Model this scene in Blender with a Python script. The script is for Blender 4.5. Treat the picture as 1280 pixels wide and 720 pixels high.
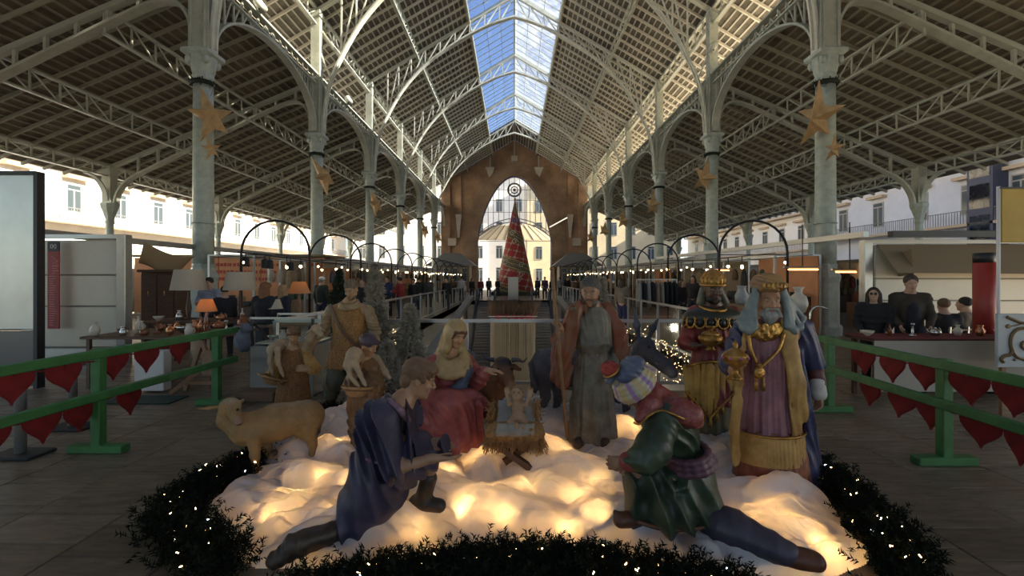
import bpy, math, random
import numpy as np
from mathutils import Vector, Matrix
for _o in list(bpy.data.objects): bpy.data.objects.remove(_o)
S = bpy.context.scene
COL = S.collection
PI = math.pi
# ------------------------------------------------------------------ camera
CAM_H, FPX, VX, VY = 1.7, 569.0, 643.0, 347.0
_c = bpy.data.cameras.new('camera'); _c.sensor_width = 36.0; _c.lens = 36.0*FPX/1280.0
_c.shift_x = (640-VX)/1280.0; _c.shift_y = -(360-VY)/1280.0
_c.clip_start = 0.05; _c.clip_end = 400
cam = bpy.data.objects.new('camera', _c); COL.objects.link(cam)
cam.location = (0, 0, CAM_H); cam.rotation_euler = (PI/2, 0, 0)
S.camera = cam
# ------------------------------------------------------------------ sky, sun, exposure
S.view_settings.view_transform = 'Standard'; S.view_settings.look = 'None'
S.view_settings.gamma = 1.0; S.view_settings.use_curve_mapping = False
S.view_settings.exposure = 0.55
W = bpy.data.worlds.new('sky'); S.world = W; W.use_nodes = True
_n = W.node_tree.nodes; _l = W.node_tree.links
_sky = _n.new('ShaderNodeTexSky'); _sky.sky_type = 'NISHITA'; _sky.sun_disc = False
_sky.sun_elevation = math.radians(31); _sky.sun_rotation = math.radians(90); _sky.air_density = 1.0; _sky.dust_density = 0.6; _sky.ozone_density = 2.0
_n['Background'].inputs['Strength'].default_value = 0.18
_l.new(_sky.outputs['Color'], _n['Background'].inputs['Color'])
_s = bpy.data.lights.new('sun', 'SUN'); _s.energy = 15.0; _s.angle = math.radians(0.6); _s.color = (1.0, 0.90, 0.72)
sun = bpy.data.objects.new('sun', _s); COL.objects.link(sun)
sun.rotation_euler = Vector((math.cos(math.radians(31)), -0.12, math.sin(math.radians(31)))).to_track_quat('Z', 'Y').to_euler()
try:
    S.cycles.use_denoising = True; S.cycles.sample_clamp_indirect = 4.0; S.cycles.max_bounces = 8
    S.cycles.diffuse_bounces = 5; S.cycles.transparent_max_bounces = 16; S.cycles.caustics_reflective = False; S.cycles.caustics_refractive = False
except Exception: pass
R0 = random.Random(7)
# ------------------------------------------------------------------ helpers
def A(px, py, Y):
    return Vector(((px-VX)*Y/FPX, Y, CAM_H-(py-VY)*Y/FPX))
def tag(o, label=None, cat=None, group=None, kind=None):
    if label: o['label'] = label
    if cat: o['category'] = cat
    if group: o['group'] = group
    if kind: o['kind'] = kind
    return o
def E(name, loc=(0,0,0), label=None, cat=None, group=None, kind=None, rz=0):
    o = bpy.data.objects.new(name, None); COL.objects.link(o); o.location = loc; o.rotation_euler = (0,0,rz)
    return tag(o, label, cat, group, kind)
def wloc(p):
    v = Vector((0,0,0))
    while p is not None: v += p.location; p = p.parent
    return v
def mesh(name, V, F, mat, smooth=False):
    me = bpy.data.meshes.new(name)
    V = np.asarray(V, dtype=np.float32).reshape(-1, 3)
    if isinstance(F, np.ndarray):
        n, k = F.shape
        me.vertices.add(len(V)); me.vertices.foreach_set('co', V.ravel())
        me.loops.add(n*k); me.loops.foreach_set('vertex_index', F.astype(np.int32).ravel())
        me.polygons.add(n); me.polygons.foreach_set('loop_start', np.arange(0, n*k, k, dtype=np.int32))
        me.polygons.foreach_set('loop_total', np.full(n, k, dtype=np.int32))
        me.update(calc_edges=True)
    else:
        me.from_pydata([tuple(map(float, v)) for v in V], [], F)
    if smooth: me.polygons.foreach_set('use_smooth', [True]*len(me.polygons))
    if mat: me.materials.append(mat)
    me.update()
    return me
def ob(name, me, parent=None, loc=None):
    o = bpy.data.objects.new(name, me); COL.objects.link(o)
    if parent is not None: o.parent = parent
    if loc is not None: o.location = loc
    return o
def obj(name, V, F, mat, parent=None, smooth=False):
    """world-space vertices; stored relative to the parent's place"""
    V = np.asarray([tuple(v) for v in V] if not isinstance(V, np.ndarray) else V, dtype=np.float64).reshape(-1,3)
    if parent is not None:
        V = V - np.array(wloc(parent))
        return ob(name, mesh(name, V, F, mat, smooth), parent)
    return ob(name, mesh(name, V, F, mat, smooth))
class MB:
    """collects shapes that make ONE part"""
    def __init__(s): s.V = []; s.F = []
    def add(s, V, F):
        b = len(s.V); s.V += [tuple(v) for v in V]; s.F += [tuple(i+b for i in f) for f in F]; return s
    def box(s, x0,x1,y0,y1,z0,z1):
        return s.add([(x0,y0,z0),(x1,y0,z0),(x1,y1,z0),(x0,y1,z0),(x0,y0,z1),(x1,y0,z1),(x1,y1,z1),(x0,y1,z1)],
            [(0,3,2,1),(4,5,6,7),(0,1,5,4),(1,2,6,5),(2,3,7,6),(3,0,4,7)])
    def cham(s, x0,x1,y0,y1,z0,z1, c=.01):
        m = rbox(x1-x0, y1-y0, z1-z0, c); o = Vector(((x0+x1)/2,(y0+y1)/2,(z0+z1)/2))
        return s.add([Vector(v)+o for v in m[0]], m[1])
    def bar(s, p, q, w, h, up=(0,0,1)):
        p = Vector(p); q = Vector(q); d = (q-p).normalized(); u = Vector(up)
        if abs(d.dot(u)) > .98: u = Vector((0,1,0))
        r = d.cross(u).normalized(); u = r.cross(d)
        V = [e + r*a*w/2 + u*b*h/2 for e in (p,q) for a,b in ((-1,-1),(1,-1),(1,1),(-1,1))]
        return s.add(V, [(0,1,2,3),(7,6,5,4),(0,4,5,1),(1,5,6,2),(2,6,7,3),(3,7,4,0)])
    def tube(s, P, r, n=8, closed=False, cap=True):
        P = [Vector(p) for p in P]; m = len(P); R = r if isinstance(r,(list,tuple)) else [r]*m
        b = len(s.V); prev = None
        for i,p in enumerate(P):
            a = P[(i-1)%m] if (closed or i>0) else p; c = P[(i+1)%m] if (closed or i<m-1) else p
            d = (c-a).normalized()
            if prev is None:
                u = Vector((0,0,1)) if abs(d.z)<.9 else Vector((1,0,0))
                prev = d.cross(u).normalized()
            x = (prev - d*prev.dot(d)).normalized(); prev = x; y = d.cross(x)
            for k in range(n):
                t = 2*PI*k/n; s.V.append(tuple(p + (x*math.cos(t)+y*math.sin(t))*R[i]))
        for i in range(m if closed else m-1):
            for k in range(n):
                a0=b+i*n+k; a1=b+i*n+(k+1)%n; c0=b+((i+1)%m)*n+k; c1=b+((i+1)%m)*n+(k+1)%n
                s.F.append((a0,a1,c1,c0))
        if cap and not closed:
            s.F.append(tuple(b+k for k in range(n))[::-1]); s.F.append(tuple(b+(m-1)*n+k for k in range(n)))
        return s
    def lathe(s, prof, c=(0,0,0), n=16, sx=1, sy=1, rot=0, ripple=0, nr=0):
        b = len(s.V); m = len(prof)
        for r,z in prof:
            for k in range(n):
                t = 2*PI*k/n+rot; q = r*(1+ripple*math.cos(nr*t)) if ripple else r
                s.V.append((c[0]+q*sx*math.cos(t), c[1]+q*sy*math.sin(t), c[2]+z))
        for i in range(m-1):
            for k in range(n):
                s.F.append((b+i*n+k, b+i*n+(k+1)%n, b+(i+1)*n+(k+1)%n, b+(i+1)*n+k))
        s.F.append(tuple(b+k for k in range(n))[::-1]); s.F.append(tuple(b+(m-1)*n+k for k in range(n)))
        return s
    def band(s, P, w, t, axis=(0,1,0)):
        """a flat strap following points P, width w along axis, thickness t"""
        P=[Vector(p) for p in P]; ax=Vector(axis); b=len(s.V); m=len(P)
        for i,p in enumerate(P):
            d=(P[min(i+1,m-1)]-P[max(i-1,0)]).normalized(); nrm=d.cross(ax).normalized()
            for a,c in ((-1,-1),(1,-1),(1,1),(-1,1)): s.V.append(tuple(p+ax*a*w/2+nrm*c*t/2))
        for i in range(m-1):
            for k in range(4): s.F.append((b+i*4+k,b+i*4+(k+1)%4,b+i*4+4+(k+1)%4,b+i*4+4+k))
        s.F.append((b+3,b+2,b+1,b)); e=b+(m-1)*4; s.F.append((e,e+1,e+2,e+3))
        return s
    def ico(s, c, r, sub=1):
        V,F = ICO[sub]; rr = r if isinstance(r,(tuple,list)) else (r,r,r)
        return s.add([(c[0]+v[0]*rr[0], c[1]+v[1]*rr[1], c[2]+v[2]*rr[2]) for v in V], F)
    def obj(s, name, mat, parent=None, smooth=False): return obj(name, s.V, s.F, mat, parent, smooth)
def rbox(w,d,h,c):
    V=[]; F=[]
    c=min(c,w/2.01,d/2.01,h/2.01)
    ring=lambda x,y,z:[(x-c,-y,z),(x,-y+c,z),(x,y-c,z),(x-c,y,z),(-x+c,y,z),(-x,y-c,z),(-x,-y+c,z),(-x+c,-y,z)]
    for zz,k in ((-h/2,c),(-h/2+c,0),(h/2-c,0),(h/2,c)): V += ring(w/2-k, d/2-k, zz)
    for i in range(3):
        for k in range(8): F.append((i*8+k,i*8+(k+1)%8,i*8+8+(k+1)%8,i*8+8+k))
    F.append(tuple(range(7,-1,-1))); F.append(tuple(range(24,32)))
    return V,F
def _ico():
    import bmesh
    out = {}
    for sub in (1,2,3):
        bm = bmesh.new(); bmesh.ops.create_icosphere(bm, subdivisions=sub, radius=1)
        bm.verts.ensure_lookup_table()
        out[sub] = ([tuple(v.co) for v in bm.verts], [tuple(v.index for v in f.verts) for f in bm.faces]); bm.free()
    return out
ICO = _ico()
_UNIT = {}
def unit(kind, mat, nm):
    k = (kind, mat.name, nm)
    if k not in _UNIT:
        b = MB()
        if kind == 'box': b.box(-.5,.5,-.5,.5,-.5,.5)
        elif kind == 'cyl': b.lathe([(.5,-.5),(.5,.5)], n=8)
        elif kind == 'ball': b.ico((0,0,0), .5, 1)
        _UNIT[k] = mesh(nm, b.V, b.F, mat, kind == 'ball')
    return _UNIT[k]
def bar(name, p, q, w, h, mat, parent=None, up=(0,0,1), kind='box'):
    """a straight member as an object of its own, sharing mesh data"""
    p=Vector(p); q=Vector(q); d=q-p; L=d.length; d.normalize(); u=Vector(up)
    if abs(d.dot(u))>.98: u=Vector((0,1,0))
    r=d.cross(u).normalized(); u=r.cross(d)
    c=(p+q)/2
    if parent is not None: c=c-wloc(parent)
    o=ob(name, unit(kind,mat,name), parent)
    M=Matrix(((r.x*w,u.x*h,d.x*L,c.x),(r.y*w,u.y*h,d.y*L,c.y),(r.z*w,u.z*h,d.z*L,c.z),(0,0,0,1)))
    o.matrix_basis = M
    return o
def copy_tree(o, parent=None):
    c=o.copy(); COL.objects.link(c)
    if parent is not None: c.parent=parent
    for ch in [x for x in bpy.data.objects if x.parent==o] if False else KIDS(o): copy_tree(ch,c)
    return c
def KIDS(o): return list(o.children)
def catm(P, n=6):
    P=[Vector(p) for p in P]; out=[]
    for i in range(len(P)-1):
        a=P[max(i-1,0)];b=P[i];c=P[i+1];d=P[min(i+2,len(P)-1)]
        for k in range(n):
            t=k/n; out.append(.5*((2*b)+(c-a)*t+(2*a-5*b+4*c-d)*t*t+(3*b-a-3*c+d)*t**3))
    out.append(P[-1]); return out
# ------------------------------------------------------------------ materials
MATS={}
def mat(name, col, rough=.6, metal=0, n=0.0, ns=8, col2=None, bump=0, bs=40, emit=None, es=0, spec=.5, attr=False, stretch=None):
    if name in MATS: return MATS[name]
    m=bpy.data.materials.new(name); m.use_nodes=True; nt=m.node_tree; N=nt.nodes; L=nt.links; b=N['Principled BSDF']
    b.inputs['Roughness'].default_value=rough; b.inputs['Metallic'].default_value=metal; b.inputs['Specular IOR Level'].default_value=spec
    tc=N.new('ShaderNodeTexCoord'); src=tc.outputs['Object']
    if stretch:
        mp=N.new('ShaderNodeMapping'); mp.inputs['Scale'].default_value=stretch; L.new(src,mp.inputs['Vector']); src=mp.outputs['Vector']
    base=None
    if attr:
        at=N.new('ShaderNodeAttribute'); at.attribute_name='Col'; base=at.outputs['Color']
    if n>0 or col2 is not None:
        nz=N.new('ShaderNodeTexNoise'); nz.inputs['Scale'].default_value=ns; nz.inputs['Detail'].default_value=5; nz.inputs['Roughness'].default_value=.62
        L.new(src,nz.inputs['Vector'])
        if col2 is not None:
            r=N.new('ShaderNodeMapRange'); r.inputs[1].default_value=.38; r.inputs[2].default_value=.62; L.new(nz.outputs['Fac'],r.inputs[0])
            mx=N.new('ShaderNodeMix'); mx.data_type='RGBA'; L.new(r.outputs[0],mx.inputs['Factor'])
            mx.inputs['A'].default_value=(*col,1); mx.inputs['B'].default_value=(*col2,1)
            if base is not None: L.new(base,mx.inputs['A'])
            base=mx.outputs['Result']
        else:
            r=N.new('ShaderNodeMapRange'); r.inputs[1].default_value=.3; r.inputs[2].default_value=.7; r.inputs[3].default_value=1-n; r.inputs[4].default_value=1+n*.6
            L.new(nz.outputs['Fac'],r.inputs[0])
            mx=N.new('ShaderNodeVectorMath'); mx.operation='SCALE'; L.new(r.outputs[0],mx.inputs['Scale'])
            if base is not None: L.new(base,mx.inputs[0])
            else: mx.inputs[0].default_value=col
            base=mx.outputs[0]
    if base is not None: L.new(base,b.inputs['Base Color'])
    else: b.inputs['Base Color'].default_value=(*col,1)
    if bump>0:
        nb=N.new('ShaderNodeTexNoise'); nb.inputs['Scale'].default_value=bs; nb.inputs['Detail'].default_value=4; L.new(src,nb.inputs['Vector'])
        bp=N.new('ShaderNodeBump'); bp.inputs['Strength'].default_value=bump; bp.inputs['Distance'].default_value=.02
        L.new(nb.outputs['Fac'],bp.inputs['Height']); L.new(bp.outputs['Normal'],b.inputs['Normal'])
    if emit is not None:
        b.inputs['Emission Color'].default_value=(*emit,1); b.inputs['Emission Strength'].default_value=es
    MATS[name]=m; return m
def glass(name, tint=(1,1,1), gloss=.12, dirt=0.0, dirtcol=(.8,.8,.8)):
    if name in MATS: return MATS[name]
    m=bpy.data.materials.new(name); m.use_nodes=True; nt=m.node_tree; N=nt.nodes; L=nt.links
    N.remove(N['Principled BSDF']); out=N['Material Output']
    t=N.new('ShaderNodeBsdfTransparent'); t.inputs[0].default_value=(*tint,1)
    g=N.new('ShaderNodeBsdfGlossy'); g.inputs['Roughness'].default_value=.05
    fr=N.new('ShaderNodeLayerWeight'); fr.inputs[0].default_value=.25
    mr=N.new('ShaderNodeMapRange'); mr.inputs[3].default_value=gloss*.4; mr.inputs[4].default_value=min(1,gloss*4); L.new(fr.outputs['Fresnel'],mr.inputs[0])
    mx=N.new('ShaderNodeMixShader'); L.new(mr.outputs[0],mx.inputs[0]); L.new(t.outputs[0],mx.inputs[1]); L.new(g.outputs[0],mx.inputs[2])
    res=mx.outputs[0]
    if dirt>0:
        tr=N.new('ShaderNodeBsdfTranslucent'); tr.inputs[0].default_value=(*dirtcol,1)
        tc=N.new('ShaderNodeTexCoord'); nz=N.new('ShaderNodeTexNoise'); nz.inputs['Scale'].default_value=2.0; nz.inputs['Detail'].default_value=6; L.new(tc.outputs['Object'],nz.inputs['Vector'])
        r=N.new('ShaderNodeMapRange'); r.inputs[1].default_value=.3; r.inputs[2].default_value=.75; r.inputs[3].default_value=dirt*.4; r.inputs[4].default_value=dirt*1.5; L.new(nz.outputs['Fac'],r.inputs[0])
        m2=N.new('ShaderNodeMixShader'); L.new(r.outputs[0],m2.inputs[0]); L.new(res,m2.inputs[1]); L.new(tr.outputs[0],m2.inputs[2]); res=m2.outputs[0]
    L.new(res,out.inputs['Surface'])
    MATS[name]=m; return m
def tent(name,c,tf=.35):
    m=bpy.data.materials.new(name); m.use_nodes=True; N=m.node_tree.nodes; L=m.node_tree.links; N.remove(N['Principled BSDF']); a=N.new('ShaderNodeBsdfDiffuse'); b=N.new('ShaderNodeBsdfTranslucent'); a.inputs[0].default_value=(*c,1); b.inputs[0].default_value=(*[min(1,v*1.15) for v in c],1); x=N.new('ShaderNodeMixShader'); x.inputs[0].default_value=tf; L.new(a.outputs[0],x.inputs[1]); L.new(b.outputs[0],x.inputs[2]); L.new(x.outputs[0],N['Material Output'].inputs[0]); return m
# ================================================================== the market hall
BAY=7.78; NK=6; YK=lambda k: BAY*(1.74+k)
XC,XO=9.25,18.95; YEND=BAY*7.74
nave=lambda x: 19.9-.6*abs(x)
aisle=lambda x: 7.0+.42*(XO-abs(x))
iron=mat('iron_paint',(.43,.45,.375),.45,0,.18,3,bump=.08,bs=30)
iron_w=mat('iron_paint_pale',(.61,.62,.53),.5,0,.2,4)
iron_g=mat('iron_paint_column',(.42,.48,.43),.42,0,.22,5,bump=.15,bs=18)
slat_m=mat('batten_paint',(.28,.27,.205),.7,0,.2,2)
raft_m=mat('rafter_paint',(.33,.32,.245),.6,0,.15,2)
tile_m=mat('roof_tile_underside',(.17,.14,.10),.9,0,.4,1.6)
tile_n=mat('roof_board_underside',(.16,.145,.115),.9,0,.4,1.6)
# --- ceilings
def ceiling(name,label,x0,z0,x1,z1,mt,bm,rm,sp=.34,y0=5.0,y1=YEND,roof_y0=-12):
    """one roof slope: boards above, battens along the hall, rafters across"""
    s=1 if x1>0 else -1
    r=E(name,(0,0,0),label,'roof slope',None,'structure')
    d=Vector((x1-x0,0,z1-z0)); L=d.length; d.normalize(); nrm=Vector((-d.z,0,d.x)); nrm=nrm if nrm.z>0 else -nrm
    a=Vector((x0,0,z0)); b=Vector((x1,0,z1)); m=MB()
    V=[]
    for yy in (roof_y0,y1):
        for p,o in ((a,.05),(b,.05),(b,.12),(a,.12)): V.append((p.x+nrm.x*o,yy,p.z+nrm.z*o))
    m.add(V,[(0,1,2,3),(7,6,5,4),(0,4,5,1),(1,5,6,2),(2,6,7,3),(3,7,4,0)]); m.obj('roof_board',mt,r)
    V=[]; m=MB()
    for yy in (roof_y0,y1):
        for p,o in ((a,.13),(b,.13),(b,.17),(a,.17)): V.append((p.x+nrm.x*o,yy,p.z+nrm.z*o))
    m.add(V,[(0,1,2,3),(7,6,5,4),(0,4,5,1),(1,5,6,2),(2,6,7,3),(3,7,4,0)]); m.obj('roof_covering',mat('roof_covering',(.62,.55,.45),.8,0,.15,1),r)
    n=int(L/sp)
    for i in range(n):
        p=a+d*(sp*(i+.5)); p=p+nrm*.025
        bar('batten',(p.x,y0,p.z),(p.x,y1,p.z),.075,.045,bm,r,up=nrm)
    k=0
    for kk in range(-1,NK+1):
        for j in range(9):
            yy=YK(kk)+BAY*j/9
            if j==0 or yy>y1-.3 or yy<10: continue
            p=a-nrm*.06; q=b-nrm*.06
            bar('rafter',(p.x,yy,p.z),(q.x,yy,q.z),.075,.12,rm,r,up=nrm)
    return r
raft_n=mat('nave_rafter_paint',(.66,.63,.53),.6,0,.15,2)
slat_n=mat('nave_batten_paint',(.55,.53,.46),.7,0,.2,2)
for s,w in ((-1,'left'),(1,'right')):
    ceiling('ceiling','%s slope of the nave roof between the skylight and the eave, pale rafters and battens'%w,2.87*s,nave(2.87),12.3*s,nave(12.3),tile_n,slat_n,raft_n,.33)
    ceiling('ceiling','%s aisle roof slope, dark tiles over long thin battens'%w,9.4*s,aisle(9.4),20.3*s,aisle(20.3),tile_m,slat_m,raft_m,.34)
# --- skylight
sky_glass=glass('skylight_glass',(.74,.80,.97),.08,.10,(.8,.84,.9))
sr=E('skylight',(0,0,nave(0)),'glazed skylight running along the ridge of the nave roof','skylight',None,'structure')
for s in (-1,1):
    for k in range(1,NK-1):
        for j in range(9):
            y0=YK(k)+BAY*j/9; y1=y0+BAY/9
            V=[(s*.06,y0+.03,nave(.06)+.03),(s*2.8,y0+.03,nave(2.8)+.03),(s*2.8,y1-.03,nave(2.8)+.03),(s*.06,y1-.03,nave(.06)+.03)]
            obj('pane',V,[(0,1,2,3)],sky_glass,sr)
            bar('glazing_bar',(s*.05,y0,nave(.05)),(s*2.85,y0,nave(2.85)),.035,.05,iron,sr)
    for x in (.95,1.9): bar('glazing_bar',(s*x,YK(1),nave(x)),(s*x,YK(5),nave(x)),.03,.04,iron,sr)
    bar('skylight_kerb',(s*2.87,-5,nave(2.87)-.1),(s*2.87,YEND,nave(2.87)-.1),.12,.34,iron_w,sr)
bar('ridge_beam',(0,-5,nave(0)-.05),(0,YEND,nave(0)-.05),.10,.26,iron,sr)
for s in (-1,1):
    ce=bpy.data.objects['ceiling' if s<0 else 'ceiling.002']
    m=MB(); m.add([(0,YK(5),nave(0)+.06),(s*2.9,YK(5),nave(2.9)+.06),(s*2.9,YEND,nave(2.9)+.06),(0,YEND,nave(0)+.06),(0,YK(5),nave(0)+.14),(s*2.9,YK(5),nave(2.9)+.14),(s*2.9,YEND,nave(2.9)+.14),(0,YEND,nave(0)+.14)],[(0,1,2,3),(7,6,5,4),(0,4,5,1),(1,5,6,2),(2,6,7,3),(3,7,4,0)])
    m.obj('roof_board',tile_n,ce)
    for i in range(9): x=.15+i*.33; bar('batten',(s*x,YK(5),nave(x)+.02),(s*x,YEND,nave(x)+.02),.075,.045,slat_n,ce)
# --- columns
def hexring(r,z): return (r,z)
def column(k,s):
    y=YK(k); x=s*XC
    sd='left' if s<0 else 'right'
    names=['nearest','second','third','fourth','fifth','farthest']
    r=E('column',(x,y,0),'%s tall pale iron column in the %s nave row, carrying arches and a paper star'%(names[k],sd),'column','nave columns','structure')
    c=(x,y,0); n=8 if k<3 else 8
    MB().lathe([(.43,0),(.43,.25),(.40,.30),(.36,.34),(.36,1.55),(.38,1.62),(.40,1.72),(.37,1.80),(.33,1.90),(.30,2.0),(.31,2.06),(.28,2.12)],c,8,rot=PI/8).obj('pedestal',iron_g,r)
    MB().lathe([(.27,2.1),(.275,3.2),(.265,3.25),(.255,6.0),(.25,7.5)],c,24,ripple=.035,nr=12).obj('shaft',iron_g,r,True)
    MB().tube([(x+.29*math.cos(t*PI/8),y+.29*math.sin(t*PI/8),3.3+.01*(t%2)) for t in range(16)],.02,5,True).obj('ring',iron_g,r,True)
    m=MB(); m.lathe([(.25,7.5),(.29,7.6),(.27,7.72),(.30,7.8),(.34,8.0),(.36,8.2)],c,16); 
    m.lathe([(.37,8.18),(.47,8.26),(.47,8.36),(.38,8.42)],c,4,rot=PI/4,sx=1.2,sy=1.2)
    m.obj('capital',iron_g,r)
    # leafy volutes at the corners
    v=MB()
    for a in (45,135,225,315):
        t=math.radians(a); v.ico((x+.37*math.cos(t),y+.37*math.sin(t),8.08),(.09,.09,.13),2)
    v.obj('volute',iron_g,r,True)
    p=MB(); p.box(x-.2,x+.2,y-.2,y+.2,8.4,14.2)
    for a in (-1,1):
        p.box(x-.30,x+.30,y+a*.2-.02,y+a*.2+.02,8.4,11.0)
        p.box(x+a*.2-.02,x+a*.2+.02,y-.28,y+.28,8.4,11.0)
    p.obj('pier',iron,r)
    # rivets
    if k<2:
        v=MB()
        for i in range(26):
            z=8.6+i*.22
            for a in (-.13,.13): v.ico((x+a,y-.225,z),.014,1)
        v.obj('rivet',iron,r)['kind']='stuff'
    # black garland round the neck
    g=MB(); rr=random.Random(k*3+s)
    for i in range(150):
        t=rr.uniform(0,2*PI); a=rr.uniform(0,2*PI); c0=Vector((x+.29*math.cos(t),y+.29*math.sin(t),7.45)); d=Vector((rr.uniform(-1,1),rr.uniform(-1,1),rr.uniform(-1,1))).normalized()*rr.uniform(.06,.14)
        g.bar(c0-d*.5,c0+d,.03,.012)
    g.tube([(x+.29*math.cos(t*PI/8),y+.29*math.sin(t*PI/8),7.45) for t in range(16)],.07,6,True)
    tag(g.obj('neck_garland',mat('dark_fir',(.012,.018,.012),.8,0,.4,30),r),'dark fir garland tied round the neck')
    return r
for k in range(NK):
    for s in (-1,1): column(k,s)
paper=mat('star_paper',(.50,.34,.17),.7,0,.25,4,bump=.2,bs=6,emit=None)
def star(k,s,px=None,py=None):
    names=['nearest','second','third','fourth','fifth','farthest']; sd='left' if s<0 else 'right'
    y=YK(k)-.5; x=s*(XC-.55); z=6.3
    rt=E('paper_star',(x,y,z),'tan folded paper star hanging from the %s %s nave column'%(names[k],sd),'star','paper stars on the nave columns')
    rr=random.Random(5+k*2+s); a0=rr.uniform(-.3,.3) + (.55 if s<0 else -.2)
    n=5; m=MB(); V=[]; 
    R=.80; r=.27; yaw=rr.uniform(.95,1.15)*(1 if s<0 else -1)
    for i in range(2*n):
        a=PI/2+a0+i*PI/n; q=R*(1.15,.75,1.1,.7,.95)[i//2] if i%2==0 else r*(1,.8,1.25,.9,1.1)[i//2]
        V.append(Vector((q*math.cos(a),0,q*math.sin(a)*(1.15 if s else 1))))
    V.append(Vector((0,-.34,0))); V.append(Vector((0,.34,0)))
    M=Matrix.Rotation(yaw,3,'Z')@Matrix.Rotation(.35*s,3,'X')@Matrix.Rotation(.2,3,'Y')
    V=[M@v+Vector((x,y,z)) for v in V]
    F=[]
    for i in range(2*n): j=(i+1)%(2*n); F+= [(i,j,2*n),(j,i,2*n+1)]
    obj('star_body',V,F,paper,rt)
    MB().tube([(x,y,z+.6),(x+.02*s,y+.2,7.3)],.01,5).obj('cord',slat_m,rt)
    if k==0: # small second star below
        V2=[Vector((x,y,z))+(v-Vector((x,y,z)))*.42+Vector((.34 if s<0 else .10,-.5,-1.05)) for v in V]
        r2=E('paper_star',V2[10],'small tan paper star hanging under the large one on the nearest %s column'%sd,'star','paper stars on the nave columns')
        obj('star_body',V2,F,paper,r2)
for k in range(NK):
    for s in (-1,1): star(k,s)
# --- transverse frames
ARCH=[(0,18.35),(1.3,17.95),(2.6,17.35),(4.2,16.4),(5.77,15.2),(7.1,13.7),(8.1,12.0),(8.65,10.7),(8.88,9.5),(8.95,8.4)]
AP=[Vector((p[0],0,p[1])) for p in ARCH]; AC=catm(AP,5)
def arch_z(x):
    for a,b in zip(AC,AC[1:]):
        if a.x<=x<=b.x: return a.z+(b.z-a.z)*(x-a.x)/max(1e-6,b.x-a.x)
    return 8.4
RIB=catm([Vector((p[0],0,p[1])) for p in [(18.7,4.9),(18.55,5.6),(18.05,6.25),(17,6.82),(14.2,8.2),(11.5,9.5),(10.6,9.86),(10.0,9.85),(9.66,9.45),(9.52,8.9),(9.46,8.3)]],5)
def rib_z(x):
    for a,b in zip(RIB,RIB[1:]):
        if b.x<=x<=a.x: return b.z+(a.z-b.z)*(x-b.x)/max(1e-6,a.x-b.x)
    return 9
names6=['nearest','second','third','fourth','fifth','farthest']
for k in range(NK):
    y=YK(k)
    r=E('roof_truss',(0,y,8.4),'%s arched iron truss across the nave, lattice web under the roof'%names6[k],'truss','nave arch trusses','structure')
    for s in (-1,1):
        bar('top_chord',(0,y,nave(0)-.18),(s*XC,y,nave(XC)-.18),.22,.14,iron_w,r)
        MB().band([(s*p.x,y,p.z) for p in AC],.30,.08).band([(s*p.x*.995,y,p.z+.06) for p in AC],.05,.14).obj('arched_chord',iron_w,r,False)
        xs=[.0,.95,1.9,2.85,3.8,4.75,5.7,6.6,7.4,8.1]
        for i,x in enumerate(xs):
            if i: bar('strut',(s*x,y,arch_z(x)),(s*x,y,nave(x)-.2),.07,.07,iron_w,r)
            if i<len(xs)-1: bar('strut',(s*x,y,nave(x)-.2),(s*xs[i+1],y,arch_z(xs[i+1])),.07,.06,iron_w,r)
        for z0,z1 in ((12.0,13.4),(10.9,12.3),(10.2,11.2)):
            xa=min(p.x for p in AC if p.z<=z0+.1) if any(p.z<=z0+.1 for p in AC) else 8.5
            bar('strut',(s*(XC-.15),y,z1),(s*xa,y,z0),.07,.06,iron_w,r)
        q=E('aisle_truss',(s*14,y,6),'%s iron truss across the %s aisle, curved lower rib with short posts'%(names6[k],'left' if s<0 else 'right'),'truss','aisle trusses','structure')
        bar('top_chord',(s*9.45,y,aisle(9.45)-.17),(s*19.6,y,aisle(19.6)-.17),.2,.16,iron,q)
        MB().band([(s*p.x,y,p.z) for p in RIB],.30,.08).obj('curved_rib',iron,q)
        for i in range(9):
            x=10.25+i*.92; bar('post',(s*x,y,rib_z(x)),(s*x,y,aisle(x)-.2),.09,.10,iron,q)
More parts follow.
